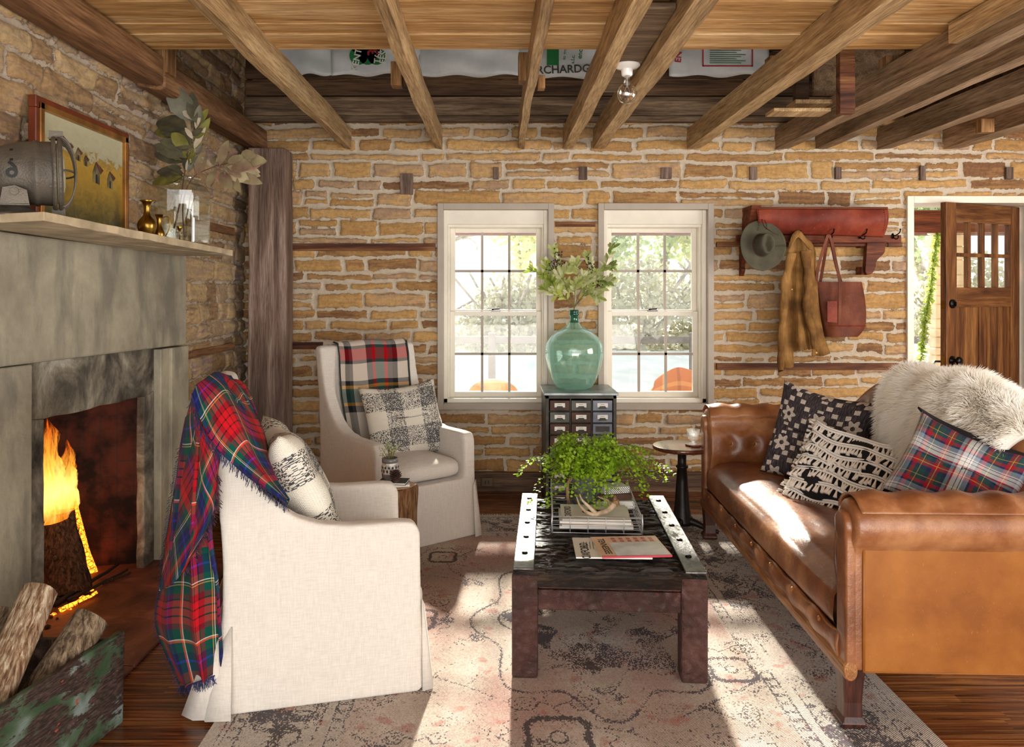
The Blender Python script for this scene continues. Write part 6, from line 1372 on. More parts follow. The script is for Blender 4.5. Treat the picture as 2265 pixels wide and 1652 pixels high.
# sofa cushions
def diamondmat():
    t = NT('charcoal_star_weave'); uv = t.n('TexCoord').outputs['UV']; m1 = t.n('Mapping', {0: uv, 'Rotation': (0, 0, R(0)), 'Scale': (1, 1, 1)}).outputs[0]; sp = t.n('SeparateXYZ', {0: m1})
    s_ = .034
    ix = t.math('FLOOR', t.math('DIVIDE', sp.outputs[0], s_)); iy = t.math('FLOOR', t.math('DIVIDE', sp.outputs[1], s_))
    fx = t.math('SUBTRACT', t.math('FRACT', t.math('DIVIDE', sp.outputs[0], s_)), .5); fy = t.math('SUBTRACT', t.math('FRACT', t.math('DIVIDE', sp.outputs[1], s_)), .5)
    inside = t.math('MULTIPLY', t.math('LESS_THAN', t.math('ABSOLUTE', fx), .42), t.math('LESS_THAN', t.math('ABSOLUTE', fy), .36))
    # chequered squares in diagonal bands with stars at the band crossings
    a = t.math('MODULO', t.math('ADD', t.math('ADD', ix, iy), 60), 5); b = t.math('MODULO', t.math('ADD', t.math('SUBTRACT', ix, iy), 60), 5)
    chk = t.math('LESS_THAN', t.math('MODULO', t.math('ADD', t.math('ADD', ix, iy), 60), 2), .5)
    band = t.math('MAXIMUM', t.math('LESS_THAN', a, 1.5), t.math('LESS_THAN', b, 1.5))
    sq = t.math('MULTIPLY', t.math('MULTIPLY', inside, chk), band)
    P5 = s_*5
    gx = t.math('SUBTRACT', t.math('FRACT', t.math('ADD', t.math('DIVIDE', sp.outputs[0], P5), .0)), .5); gy = t.math('SUBTRACT', t.math('FRACT', t.math('ADD', t.math('DIVIDE', sp.outputs[1], P5), .5)), .5)
    rr = t.math('SQRT', t.math('ADD', t.math('MULTIPLY', gx, gx), t.math('MULTIPLY', gy, gy))); an = t.math('ARCTAN2', gy, gx)
    star = t.math('MULTIPLY', t.math('LESS_THAN', rr, t.math('MULTIPLY_ADD', t.math('COSINE', t.math('MULTIPLY', an, 6)), .055, .215)), t.math('GREATER_THAN', rr, .07)); clear = t.math('LESS_THAN', rr, .29)
    k = t.math('MAXIMUM', t.math('MULTIPLY', sq, t.math('SUBTRACT', 1, clear)), star)
    nz = t.noise(t.n('Mapping', {0: uv, 'Scale': (170, 25, 1)}).outputs[0], 1, 3, .7)
    dk = t.ramp(nz, [(.35, '2C282C'), (.6, '544E52'), (.75, '8E8888')]); lt = t.ramp(t.noise(t.n('Mapping', {0: uv, 'Scale': (120, 120, 1)}).outputs[0], 1, 2), [(.3, 'B8ADA4'), (.7, 'E2DAD0')])
    t.bsdf(t.mix(k, dk, lt), .95, 0, t.bump(t.math('ADD', nz, k), .6, .003), .1); return t.mat
M['star'] = diamondmat()
def seatup(dx, dy, dz): return SM.to_3x3() @ Vector((dx, dy, dz))
# charcoal cushion
c_ = P(1812, 968, 4.02); pillow('star_cushion', 'large charcoal cushion with white stars and squares on the sofa', 'cushion', tuple(c_), (-.62, -.72, .30), (.20, .0, 1), .50, .50, .17, M['star'], 2)
for ob in []: pass
c_ = P(1868, 1045, 3.60); tp, Mt = pillow('tasselled_cushion', 'white tasselled cushion with black gaps in the middle of the sofa', 'cushion', tuple(c_), (-.58, -.62, .55), (.40, .12, 1), .44, .40, .14, simple('black_cotton', '17171A', .95, bump=.4, bs=150), 5)
mr = MB(); mt_ = MB(); rg = random.Random(31)
def psurf(a, b, w=.44, h=.40, th=.14, off=.004, ear=.035):
    t_ = max(0, (1-a**4))**.55*max(0, (1-b**4))**.55; return Mt @ Vector((a*w/2*(1-ear*2*(1-b*b)), b*h/2*(1-ear*2*(1-a*a))-.018*(1-a*a)*(b > 0), th/2*t_*1.05+off))
nr = 7
for r_ in range(nr):
    b0_ = -.92+1.84*r_/(nr-1)
    def wav(a): return b0_+.045*math.sin(a*5+r_*1.3)
    pts = [psurf(-.98+1.96*k/40, wav(-.98+1.96*k/40), off=.007) for k in range(41)]; mr.tube(pts, .0055, 6); mr.tube([p+(Mt.to_3x3() @ Vector((0, .011, .0))) for p in pts], .0045, 6)
    for k in range(32):
        a = -.97+1.94*(k+rg.uniform(-.2, .2))/31
        if rg.random() < .14: continue
        p0 = psurf(a, wav(a), off=.008); dn = Mt.to_3x3() @ Vector((rg.gauss(0, .22), -1, .18+rg.gauss(0, .1))); dn.normalize(); L = rg.uniform(.034, .046)
        mt_.tube([p0, p0+dn*L*.3, p0+dn*L*.42, p0+dn*L], [.0032, .0042, .0045, .0095], 7)
wpart('braid', mr, simple('white_braid', 'FFFFFC', .95, var=.03, bump=.4, bs=200), tp, smooth=True); o = wpart('tassels', mt_, simple('cream_cotton_tassel', 'F8F2E8', .95, var=.05, bump=.5, bs=220), tp, smooth=True); o['kind'] = 'stuff'
m = MB()
for sd in (-1, 1):
    pts = [psurf(sd*1.0, -1+2*k/20, off=0) for k in range(21)]
    for p in pts: dn = Mt.to_3x3() @ Vector((sd, rg.gauss(-.2, .3), rg.gauss(0, .2))); dn.normalize(); m.tube([p, p+dn*.012, p+dn*.03], [.003, .004, .008], 6)
for k in range(22): p = psurf(-1+2*k/21, -1.0, off=0); dn = Mt.to_3x3() @ Vector((rg.gauss(0, .3), -1, rg.gauss(0, .2))); dn.normalize(); m.tube([p, p+dn*.012, p+dn*.03], [.003, .004, .008], 6)
wpart('edge_tassels', m, simple('white_edge_tassel', 'F8F3EA', .95, var=.05), tp, smooth=True)
nb, rd, gn, wt = '2A3354', 'A3202E', '2C4A48', 'E9E6E2'
tA = [(0, wt), (.03, nb), (.04, wt), (.10, nb), (.11, wt), (.14, '8E9AA8'), (.22, nb), (.26, rd), (.33, gn), (.40, 'C9A84A'), (.412, gn), (.52, nb), (.60, rd), (.66, 'C9A84A'), (.672, rd), (.72, gn), (.80, nb), (.86, '8E9AA8'), (.92, rd), (.95, wt)]
M['blueplaid'] = plaid('blue_red_white_tartan', .205, tA, tA, 2600, bs=300)
c_ = P(2120, 1048, 2.86); tp, Mt = pillow('tartan_cushion', 'blue, red and white tartan cushion with black edging on the sofa', 'cushion', tuple(c_), (-.42, -.74, .50), (.66, .22, 1), .40, .34, .15, M['blueplaid'], 7)
m = MB(); w, h, ear = .40, .34, .035
for (s0, s1) in (((-1, 1), (1, 1)), ((1, 1), (1, -1))):
    pts = []
    for k in range(21):
        f = k/20; a = s0[0]+(s1[0]-s0[0])*f; b = s0[1]+(s1[1]-s0[1])*f; pts.append(Mt @ Vector((a*w/2*(1-ear*2*(1-b*b)), b*h/2*(1-ear*2*(1-a*a))-.018*(1-a*a)*(b > 0), -.004)))
    ctr = Mt @ Vector((0, 0, 0)); outp = [p+(p-ctr).normalized()*.03+(Mt.to_3x3() @ Vector((0, 0, -.02))) for p in pts]; m.add(pts+outp, [(i, i+1, 22+i, 21+i) for i in range(20)])
wpart('black_edging', m, simple('black_velvet_trim', '121214', .95), tp, solid=.008)
# sheepskin
sk = thing('sheepskin_throw', 'fluffy white sheepskin draped over the sofa back', 'sheepskin', tuple(P(2130, 900, 3.0)))
def skin(u, v):
    """u along the sofa, v from behind the back over the top and down the front"""
    y = .34+u*.86; zt_ = top(y); wob = .05*math.sin(v*5)*math.sin(u*7); y += (.06*math.sin(PI*v*1.3+.4))*(u-.5)*1.2
    e_ = 1-abs(2*u-1)**4; vv = .5+(v-.5)*(.82+.18*e_)
    path = skin.c; i = vv*30; k = min(int(i), 29); f = i-k; a = path[k].lerp(path[k+1], f)
    return SM @ Vector((a.x-.02, y, zt_+a.y+.01*math.sin(u*11+v*5)))
skin.c = catmull([(.925, -.30, 0), (.94, -.12, 0), (.925, .0, 0), (.87, .055, 0), (.79, .065, 0), (.715, .01, 0), (.665, -.10, 0), (.655, -.24, 0), (.67, -.36, 0)], 30)
m = MB(); m.grid(skin, 50, 50); wpart('hide', m, M['wool'], sk, smooth=True, solid=.02)
rg = random.Random(41); nh = 40000; vs = []; fs = []
ru = np.random.RandomState(3)
for i in range(nh):
    u, v = ru.rand(), ru.rand(); p = skin(u, v); pu = skin(min(1, u+.01), v)-skin(max(0, u-.01), v); pv = skin(u, min(1, v+.01))-skin(u, max(0, v-.01)); n_ = pu.cross(pv)
    n_ = n_.normalized() if n_.length > 1e-9 else Vector((0, 0, 1))
    if n_.z < 0 and v > .35 and v < .62: n_ = -n_
    mid = SM @ Vector((.80, .77, .85))
    if n_.dot(p-mid) < 0: n_ = -n_
    cl = float(vn(np.array(u*15.), np.array(v*12.), 5)); c2_ = float(vn(np.array(u*15.+50), np.array(v*12.), 8))
    lean = Vector(((cl-.5)*1.3, (c2_-.5)*1.3, -.45)); L = .046+.036*cl+.014*ru.rand(); d = (n_+lean*.95+Vector(ru.randn(3)*.18)).normalized(); s_ = d.cross(Vector((0, -1, .2))).normalized()*.0017
    tip = p+d*L+Vector((0, 0, -.010))+Vector((cl-.5, c2_-.5, 0))*.012; md = p+d*L*.55; k = len(vs); vs += [p-s_, p+s_, md+s_*.9, md-s_*.9, tip]; fs += [(k, k+1, k+2, k+3), (k+3, k+2, k+4)]
m = MB(); m.add(vs, fs); wpart('wool_fibres', m, M['wool'], sk, fix=False)['kind'] = 'stuff'

# ------------------------------------------------------------------ card cabinet, demijohn
cx0, cx1, cy0, cy1, cz = .325, .785, 5.13, 5.585, .765
cb = thing('card_cabinet', 'dark metal index-card cabinet with many small drawers between the windows', 'cabinet', ((cx0+cx1)/2, (cy0+cy1)/2, 0))
m = MB(); fr = .022
m.box(cx0, cx0+fr, cy0, cy1, .01, cz-.018); m.box(cx1-fr, cx1, cy0, cy1, .01, cz-.018); m.box(cx0+fr, cx1-fr, cy1-.01, cy1, .01, cz-.018); m.box(cx0, cx1, cy0, cy1, .0, .03); m.box(cx0, cx1, cy0, cy1, cz-.04, cz-.018)
for k in (1, 2): x = cx0+fr+(cx1-cx0-2*fr)*k/3; m.box(x-.004, x+.004, cy0+.002, cy1, .03, cz-.04)
nR = 9; z0c, z1c = .035, cz-.045; rh = (z1c-z0c)/nR
for k in range(1, nR): m.box(cx0+fr, cx1-fr, cy0+.002, cy1, z0c+rh*k-.003, z0c+rh*k+.003)
wpart('body', m, M['cab'], cb, bevel=.002)
m = MB(); m.box(cx0-.012, cx1+.012, cy0-.012, cy1, cz-.018, cz); wpart('top', m, M['cabtop'], cb, bevel=.003)
rg = random.Random(14); cwid = (cx1-cx0-2*fr)/3
for r_ in range(nR):
    for c3 in range(3):
        x0 = cx0+fr+cwid*c3+.006; x1 = x0+cwid-.012; zb = z1c-rh*(r_+1)+.005; zt2 = zb+rh-.010
        mt = ['drawer_grey', 'drawer_brown', 'drawer_slate'][[1, 0, 2, 0, 1, 2, 1, 1, 2][(r_ % 3)*3+c3]] if (r_, c3) != (2, 2) else 'drawer_slate'
        m = MB(); m.box(x0, x1, cy0-.004, cy0+.012, zb, zt2); dr = wpart('drawer', m, M[mt], cb, bevel=.002); xc, zc_ = (x0+x1)/2, (zb+zt2)/2
        ROOTM[dr] = ROOTM[cb]
        if (r_, c3) == (2, 2):
            m = MB(); m.box(xc-.045, xc+.045, cy0-.007, cy0-.004, zc_-.018, zc_+.018); wpart('label_frame', m, M['cab'], dr); continue
        m = MB(); m.box(xc-.034, xc+.034, cy0-.0075, cy0-.004, zc_-.012, zc_+.016); wpart('label', m, M['paper'], dr, bevel=.001)
        m = MB(); m.prism([(xc-.024, zc_-.014), (xc-.016, zc_-.003), (xc+.016, zc_-.003), (xc+.024, zc_-.014), (xc+.024, zc_-.020), (xc-.024, zc_-.020)], 'y', cy0-.014, cy0-.006); wpart('pull', m, M['cab'], dr)
        m = MB(); m.box(xc-.014, xc+.012, cy0-.0080, cy0-.0075, zc_+.006, zc_+.008); wpart('label_print', m, M['ink'], dr)
dj = P(1270, 853, 5.37); djx = dj.x
t = thing('demijohn', 'big teal green glass demijohn on the card cabinet', 'glass bottle', (djx, 5.37, cz))
m = MB(); m.lathe([(0, .012), (.06, .006), (.100, .0), (.122, .012), (.150, .06), (.178, .14), (.194, .21), (.197, .26), (.188, .305), (.160, .35), (.120, .383), (.075, .408), (.045, .428), (.034, .445)], seg=56, cap=False); obj('body', m, M['demijohn'], t, smooth=True)
m = MB(); m.lathe([(.034, .445), (.029, .46), (.028, .49), (.034, .497), (.035, .507), (.030, .511), (.034, .517), (.034, .530), (.024, .532), (.022, .50)], seg=32, cap=False); obj('neck', m, M['teal_lip'], t, smooth=True)
# branches in the demijohn
def spray(label, pts, nlv, seed, mat, berries=None, L=(.045, .075), grp='leafy branches in the demijohn', spread=1.0, side=()):
    rg_ = random.Random(seed); t_ = thing('leafy_branch', label, 'branch', tuple(pts[0]), 0, grp); ms = MB(); ml = MB(); mb_ = MB(); sp_ = catmull(pts, 22); ms.tube(sp_, [.0038*(1-.6*i/22) for i in range(23)], 6)
    tw_l = [sp_]
    for (i0, dx, dz, dy) in side:
        p = sp_[i0]; e_ = p+Vector((dx, dy, dz)); q = catmull([p, p+Vector((dx*.45, dy*.5, dz*.55)), e_], 10); ms.tube(q, [.002*(1-.5*i/10) for i in range(11)], 5); tw_l.append(q)
    for tl in tw_l:
        n_ = len(tl)-1; st_ = int(n_*.42) if tl is sp_ else 2
        for i in range(st_, n_+1):
            for k in range(2 if i < n_ else 6):
                d0 = (tl[i]-tl[i-1]).normalized(); d = (d0*.75+rv3(rg_)*.75*spread+Vector((0, -.1, .1))).normalized(); l = rg_.uniform(*L); nn = (Vector((0, -1, .4))+rv3(rg_)*.6).normalized(); leaf(ml, tl[i], d, nn, l, l*.36, 0 if rg_.random() < .7 else 1, .1, 1.1)
        if berries and tl is not sp_:
            pass
    if berries:
        for (px, py) in berries:
            c = P(px, py, 5.30)
            ms.tube([sp_[-3], c], .0013, 4)
            for k in range(13): r_ = .0052; p = c+Vector((rg_.gauss(0, .016), rg_.gauss(0, .010), rg_.gauss(0, .018))); mb_.lathe([(0, -r_), (r_*.8, -r_*.5), (r_, 0), (r_*.8, r_*.5), (0, r_)], p, 8, cap=False)
        wpart('berries', mb_, M['berry'], t_, smooth=True, fix=False)
    wpart('stem', ms, M['stem_green'], t_, smooth=True); wpart('leaves', ml, [mat, leafm('cream_leaf_edge_%d' % seed, 'B4BC80', 'E4E2C0', .45)], t_, smooth=True, fix=False)
def rv3(r_): return Vector((r_.gauss(0, 1), r_.gauss(0, 1), r_.gauss(0, 1))).normalized()
nk = Vector((djx, 5.37, cz+.40))
def B(px, py, d=5.33): return P(px, py, d)
nk2 = Vector((djx, 5.37, cz+.54))
spray('leafy branch leaning furthest left out of the demijohn', [nk, nk2, B(1235, 640), B(1200, 610), B(1178, 598)], 0, 1, leafm('lime_leaf', '8AA03A', 'C0CC6A', .5), side=((12, -.05, .05, -.03), (15, .0, .09, .0)))
spray('leafy branch with black berries at upper left of the demijohn', [nk, nk2, B(1250, 630), B(1235, 590), B(1224, 555)], 0, 2, M['leaf_green'], berries=[(1230, 580), (1218, 592), (1236, 562), (1240, 582)], side=((12, -.07, .06, .02), (14, .05, .05, -.02)))
spray('upright leafy branch in the middle of the demijohn', [nk, nk2, B(1272, 640), B(1276, 605), B(1275, 580)], 0, 3, M['leaf_green'], side=((12, .05, .05, -.03), (10, -.05, .05, .03)))
spray('leafy branch with dark berries right of the demijohn centre', [nk, nk2, B(1290, 630), B(1303, 600), B(1300, 570)], 0, 4, M['leaf_green'], berries=[(1300, 580), (1312, 596), (1325, 628)], side=((13, .06, .03, -.02), (11, .09, .03, .0)))
spray('long branch reaching highest right out of the demijohn', [nk, nk2, B(1305, 635), B(1335, 595), B(1352, 550)], 0, 5, leafm('mid_green_leaf', '6E8A36', 'B4C070', .45), side=((13, .08, -.01, -.02), (16, .06, .03, .02)))
spray('low drooping leafy branch at right of the demijohn', [nk, nk2, B(1300, 650), B(1328, 635), B(1350, 622)], 0, 6, leafm('soft_green_leaf', '8C9C4A', 'CCD08C', .45), side=((12, .05, -.03, -.02),))
spray('low leafy branch at left of the demijohn', [nk, nk2, B(1245, 655), B(1225, 650), B(1208, 640)], 0, 7, leafm('yellow_green_leaf', '96A83E', 'C8D070', .5), side=((13, -.03, .05, 0),))

# ------------------------------------------------------------------ coat rack and what hangs on it
cd = 5.52
def CP(px, py, d=cd): return P(px, py, d)
t = thing('coat_rack', 'red-brown wooden coat rack with iron hooks and a leather-covered top', 'coat rack', tuple(CP(1810, 540)))
m = MB(); a = CP(1628, 537); b = CP(1992, 520); m.box(a.x, b.x, cd-.012, cd+.012, a.z, b.z+.0); wpart('rail', m, M['rackwood'], t, bevel=.003)
m = MB(); a = CP(1662, 545, 5.56); b = CP(1960, 540, 5.56); m.box(a.x, b.x, 5.535, D-.005, a.z, a.z+.02); wpart('shelf_board', m, M['rackwood'], t, bevel=.003)
for x0, x1 in ((1655, 1672),):
    a = P(x0, 520, 5.5); b = P(x1+4, 456, 5.5); m = MB(); m.prism([(cd-.10, b.z), (D-.005, b.z), (D-.005, a.z), (cd, a.z)], 'x', a.x, b.x); wpart('end_board', m, M['rackwood'], t, bevel=.003)
m = MB()
def lf(u, v):
    top_l, top_r, bl, br = CP(1672, 462, 5.44), CP(1962, 462, 5.44), CP(1672, 516, 5.50), CP(1955, 524, 5.50)
    p = (top_l.lerp(top_r, u)).lerp(bl.lerp(br, u), v); p.y -= .035*math.sin(PI*v)+.006*math.sin(u*14+v*4); return p
m.grid(lf, 60, 16); wpart('leather_panel', m, M['redleather'], t, smooth=True, solid=.008)
m = MB(); a = CP(1672, 462, 5.42); b = CP(1962, 460, 5.42); m.box(a.x-.03, b.x+.01, 5.425, D-.01, a.z, a.z+.014); wpart('top_board', m, M['rackwood'], t, bevel=.003)
m = MB()
for i in range(12):
    for px in (1676, 1953): q = CP(px-i*.2, 466+i*4.3, 5.44); m.lathe([(0, -.003), (.0035, 0), (0, .003)], (q.x, 5.425-.02*math.sin(PI*i/11), q.z), 6, cap=False)
wpart('stud', m, M['bolt'], t)
def bracket(px0, px1, sgn):
    a = CP(px0, 537, 5.53); b = CP(px1, 610, 5.53); w_ = abs(b.x-a.x); h_ = a.z-b.z; x = a.x if sgn > 0 else b.x
    cur = catmull([(cd+.0, a.z, 0), (cd+.01, a.z-.03, 0), (cd+.045, a.z-.08, 0), (cd+.05, a.z-.12, 0), (cd+.075, a.z-.16, 0), (cd+.065, a.z-.19, 0), (cd+.10, a.z-h_, 0)], 20)
    m_ = MB(); m_.prism([(p.x, p.y) for p in cur]+[(D-.005, a.z-h_), (D-.005, a.z)], 'x', min(a.x, b.x), min(a.x, b.x)+.03); wpart('bracket', m_, M['rackwood'], t, bevel=.003)
bracket(1645, 1655, 1)
m = MB(); a = CP(1958, 537); cur = catmull([(CP(1958, 537).x, a.z, 0), (CP(1957, 560).x, CP(0, 558).z, 0), (CP(1940, 575).x, CP(0, 576).z, 0), (CP(1937, 590).x, CP(0, 590).z, 0), (CP(1930, 606).x, CP(0, 604).z, 0), (CP(1918, 607).x, CP(0, 608).z, 0)], 20); m.prism([(p.x, p.y) for p in cur]+[(CP(1914, 600).x, CP(0, 600).z), (CP(1918, 537).x, a.z)], 'y', cd+.0, cd+.05); wpart('bracket', m, M['rackwood'], t, bevel=.003)
m = MB(); m.box(CP(1910, 0).x, CP(1916, 0).x, cd+.03, D-.005, CP(0, 607).z, CP(0, 590).z); wpart('wall_cleat', m, M['rackwood'], t); m = MB(); m.box(CP(1909, 0).x, CP(1920, 0).x, cd+.04, D-.005, CP(0, 537).z-.03, CP(0, 537).z); wpart('wall_cleat', m, M['rackwood'], t)
HK = [(1687, 525), (1760, 525), (1833, 522), (1905, 522), (1978, 522)]
for px, py in HK:
    m = MB(); q = CP(px, py, cd-.012); x, z = q.x, q.z; m.lathe([(0, 0), (.010, 0), (.010, .004), (0, .004)], seg=14, M=Matrix.Translation((x-.012, cd-.012, z)) @ Matrix.Rotation(R(90), 4, 'X') @ Matrix.Scale(2.0, 4, (0, 1, 0)))
    m.tube(catmull([(x-.012, cd-.016, z), (x, cd-.04, z+.005), (x+.010, cd-.065, z+.02), (x+.012, cd-.072, z+.038)], 10), .0042, 7); m.tube(catmull([(x-.012, cd-.016, z-.005), (x-.004, cd-.035, z-.022), (x+.004, cd-.052, z-.020), (x+.007, cd-.055, z-.008)], 8), .0038, 7)
    for bx_, by_, bz_ in ((x+.012, cd-.072, z+.042), (x+.007, cd-.055, z-.005)): m.lathe([(0, -.006), (.0055, -.003), (.006, 0), (.0055, .003), (0, .006)], (bx_, by_, bz_), 10, cap=False)
    wpart('hook', m, M['blackmetal'], t, smooth=True)
# hat, hung by its crown facing out
hc = P(1684, 543, 5.42)
t = thing('felt_hat', 'grey-green wide-brimmed felt hat on the left of the coat rack', 'hat', tuple(hc))
Mh = Matrix.Translation((hc.x, hc.y, hc.z)) @ Matrix.Rotation(R(8), 4, 'Z') @ Matrix.Rotation(R(90-6), 4, 'X')
m = MB(); seg = 64
def brim(u, v):
    a = 2*PI*u; r = .075+.095*v; zz = .004+.016*v*v*math.cos(2*a)+(.010*v**3)
    ex = 1.0+.04*math.cos(a)**2; return Mh @ Vector((r*.97*math.cos(a)*(.84 if v < .01 else .84+.16*v), r*math.sin(a)*1.02, zz))
m.grid(brim, 64, 10); 
m.v = m.v; wpart('brim', m, M['felt'], t, smooth=True, solid=.004)
m = MB()
def crown(u, v):
    a = 2*PI*u; prof = [(1.0, 0), (.98, .03), (.95, .06), (.88, .088), (.70, .102), (.42, .098), (.15, .086), (0, .082)]
    r, z_ = crown.c[round(v*28)].x, crown.c[round(v*28)].y; x, y = .063*r*math.cos(a), .0765*r*math.sin(a)
    z_ -= .026*math.exp(-(x/.018)**2)*(v > .45)*min(1, (v-.45)*5); return Mh @ Vector((x, y, z_))
crown.c = catmull([(a, b, 0) for a, b in [(1.0, 0), (.985, .03), (.95, .06), (.88, .088), (.70, .102), (.42, .098), (.15, .090), (0.01, .086)]], 28)
m.grid(crown, 56, 28); wpart('crown', m, M['felt'], t, smooth=True)
m = MB(); m.tube([Mh @ Vector((.0655*math.cos(2*PI*k/48), .079*math.sin(2*PI*k/48), .008)) for k in range(48)], .0035, 6, closed=True); m.tube(catmull([CP(1686, 485, 5.42), P(1690, 500, 5.40), P(1706, 512, 5.36), P(1722, 520, 5.39)], 10), .003, 5); m.tube(catmull([CP(1692, 487, 5.42), P(1696, 500, 5.39), P(1694, 508, 5.39)], 8), .003, 5); wpart('hat_cord', m, M['feltband'], t, smooth=True)
# coat
def hang(outline_l, outline_r, d, nf, amp, nu=80, nv=60, mb=None, phase=0):
    """cloth hanging between two pixel outlines with vertical folds"""
    lc = catmull([(a, b, 0) for a, b in outline_l], nu); rc = catmull([(a, b, 0) for a, b in outline_r], nu); m_ = mb or MB()
    def fn(u, v):
        a, b = lc[round(u*nu)], rc[round(u*nu)]; px, py = a.x+(b.x-a.x)*v, a.y+(b.y-a.y)*v
        k = min(1, .25+u*1.2); yy = d-amp*k*(math.sin(v*nf*2*PI+phase+1.2*math.sin(u*4))*.6+.4*math.sin(v*nf*3.7+u*5+phase))-.035*math.sin(PI*v)
        return P(px, py, yy)
    m_.grid(fn, nu, nv); return m_
t = thing('canvas_jacket', 'tan waxed canvas jacket hanging from the coat rack', 'jacket', tuple(P(1765, 520, 5.44)))
m = hang([(1757, 512), (1745, 545), (1737, 600), (1730, 680), (1728, 760), (1722, 805), (1721, 824)], [(1768, 512), (1800, 545), (1806, 600), (1812, 680), (1822, 740), (1832, 770), (1836, 782)], 5.47, 2.6, .022)
# ragged hem: cut the cloth below an uneven line
keep = []; hemf = lambda px: 824 if px < 1733 else (813 if px < 1757 else (776 if px < 1773 else (772 if px < 1795 else 786)))
def topx(p): return VX+p.x*F/p.y, VY-(p.z-EYE)*F/p.y
idx = [topx(p) for p in m.v]; newf = []; nuv = {}
for i, f in enumerate(m.f):
    if all(idx[j][1] <= hemf(idx[j][0])+2 for j in f): nuv[len(newf)] = m.uv.get(i); newf.append(f)
m.f = newf; m.uv = nuv; m.mi = [0]*len(newf)
wpart('body', m, M['canvas'], t, smooth=True, solid=.004, fix=False)
m = MB(); sl_ = catmull([P(1752, 560, 5.42), P(1738, 620, 5.41), P(1734, 680, 5.41), P(1728, 760, 5.42), P(1727, 818, 5.43)], 26)
def sleeve(u, v): c = sl_[round(u*26)]; a = 2*PI*v; r = .030-.008*u; w_ = 1+.15*math.sin(u*30+a*2); return c+Vector((math.cos(a)*r*w_, math.sin(a)*r*.6, 0))
m.grid(sleeve, 26, 16); wpart('sleeve', m, M['canvas'], t, smooth=True, fix=False)
m = MB(); sl_ = catmull([P(1780, 555, 5.42), P(1788, 620, 5.40), P(1784, 680, 5.40), P(1796, 730, 5.41), P(1803, 772, 5.42)], 26); m.grid(sleeve, 26, 16); wpart('sleeve', m, M['canvas'], t, smooth=True, fix=False)
m = MB(); cl = [[P(1744, 545, 5.40), P(1752, 520, 5.42), P(1764, 509, 5.43), P(1776, 518, 5.42), P(1797, 553, 5.40)], [P(1748, 550, 5.38), P(1756, 535, 5.39), P(1765, 525, 5.40), P(1774, 532, 5.39), P(1790, 552, 5.37)]]; loft(m, cl, 6, 30); wpart('collar', m, M['canvas'], t, smooth=True, solid=.006)
m = MB(); 
for px, py in ((1806, 780), (1752, 640)): q = P(px, py, 5.40); m.lathe([(0, 0), (.006, 0), (.006, .002), (0, .002)], seg=12, M=Matrix.Translation(q) @ Matrix.Rotation(R(90), 4, 'X'))
wpart('snap_button', m, M['brass'], t)
# tote
t = thing('leather_tote_bag', 'brown leather tote bag hanging by long straps from the coat rack', 'bag', tuple(P(1860, 680, 5.5)))
m = MB(); front = [(1804, 624), (1855, 626), (1906, 622), (1912, 665), (1916, 700), (1910, 730), (1895, 744), (1850, 747), (1822, 745), (1808, 690)]
def bagf(u, v):
    lx_ = 1804+24*v; rx_ = 1906+10*math.sin(v*2.6)*1.0; py = 623+122*v; px = lx_+(rx_-lx_)*u
    if v > .75: 
        k = (v-.75)/.25; px = lx_+(rx_-lx_)*u-(14*k*k*(u > .5)*(u-.5)*2)
    return P(px, py, 5.52-.055*math.sin(PI*u)**.6*(.4+.6*v)-.006*math.sin(u*9+v*6))
m.grid(bagf, 40, 30)
def bagb(u, v): p = bagf(u, v); return Vector((p.x, 5.60, p.z))
m.grid(bagb, 40, 30); m.add([bagf(0, k/10) for k in range(11)]+[bagb(0, k/10) for k in range(11)], [(i, i+1, 12+i, 11+i) for i in range(10)]); m.add([bagf(1, k/10) for k in range(11)]+[bagb(1, k/10) for k in range(11)], [(i, i+1, 12+i, 11+i) for i in range(10)]); m.add([bagf(k/10, 1) for k in range(11)]+[bagb(k/10, 1) for k in range(11)], [(i, i+1, 12+i, 11+i) for i in range(10)])
wpart('body', m, M['toteleather'], t, smooth=False, fix=False)
m = MB(); m.add([P(1830, 666, 5.445), P(1852, 666, 5.442), P(1852, 714, 5.435), P(1830, 712, 5.438)], [(0, 1, 2, 3)]); m.tube([bagf(k/20, .80)+Vector((0, -.004, 0)) for k in range(21)], .0025, 5); wpart('pocket', m, M['redleather'], t, solid=.004)
def strap(pts, name='strap', w_=.020):
    mm = MB(); c = catmull(pts, 30); vs = []
    for i, p in enumerate(c): vs += [p+Vector((-w_/2, 0, 0)), p+Vector((w_/2, 0, 0))]
    mm.add(vs, [(2*i, 2*i+1, 2*i+3, 2*i+2) for i in range(30)]); wpart(name, mm, M['toteleather'], t, solid=.004)
strap([P(1804, 640, 5.50), P(1808, 600, 5.46), P(1818, 560, 5.44), P(1828, 530, 5.43), P(1832, 520, 5.43), P(1840, 535, 5.43), P(1848, 575, 5.44), P(1857, 620, 5.44), P(1858, 660, 5.435), P(1857, 718, 5.43)])
strap([P(1814, 626, 5.56), P(1822, 580, 5.50), P(1830, 530, 5.445), P(1834, 519, 5.445), P(1840, 545, 5.45), P(1850, 590, 5.50), P(1862, 628, 5.56)])

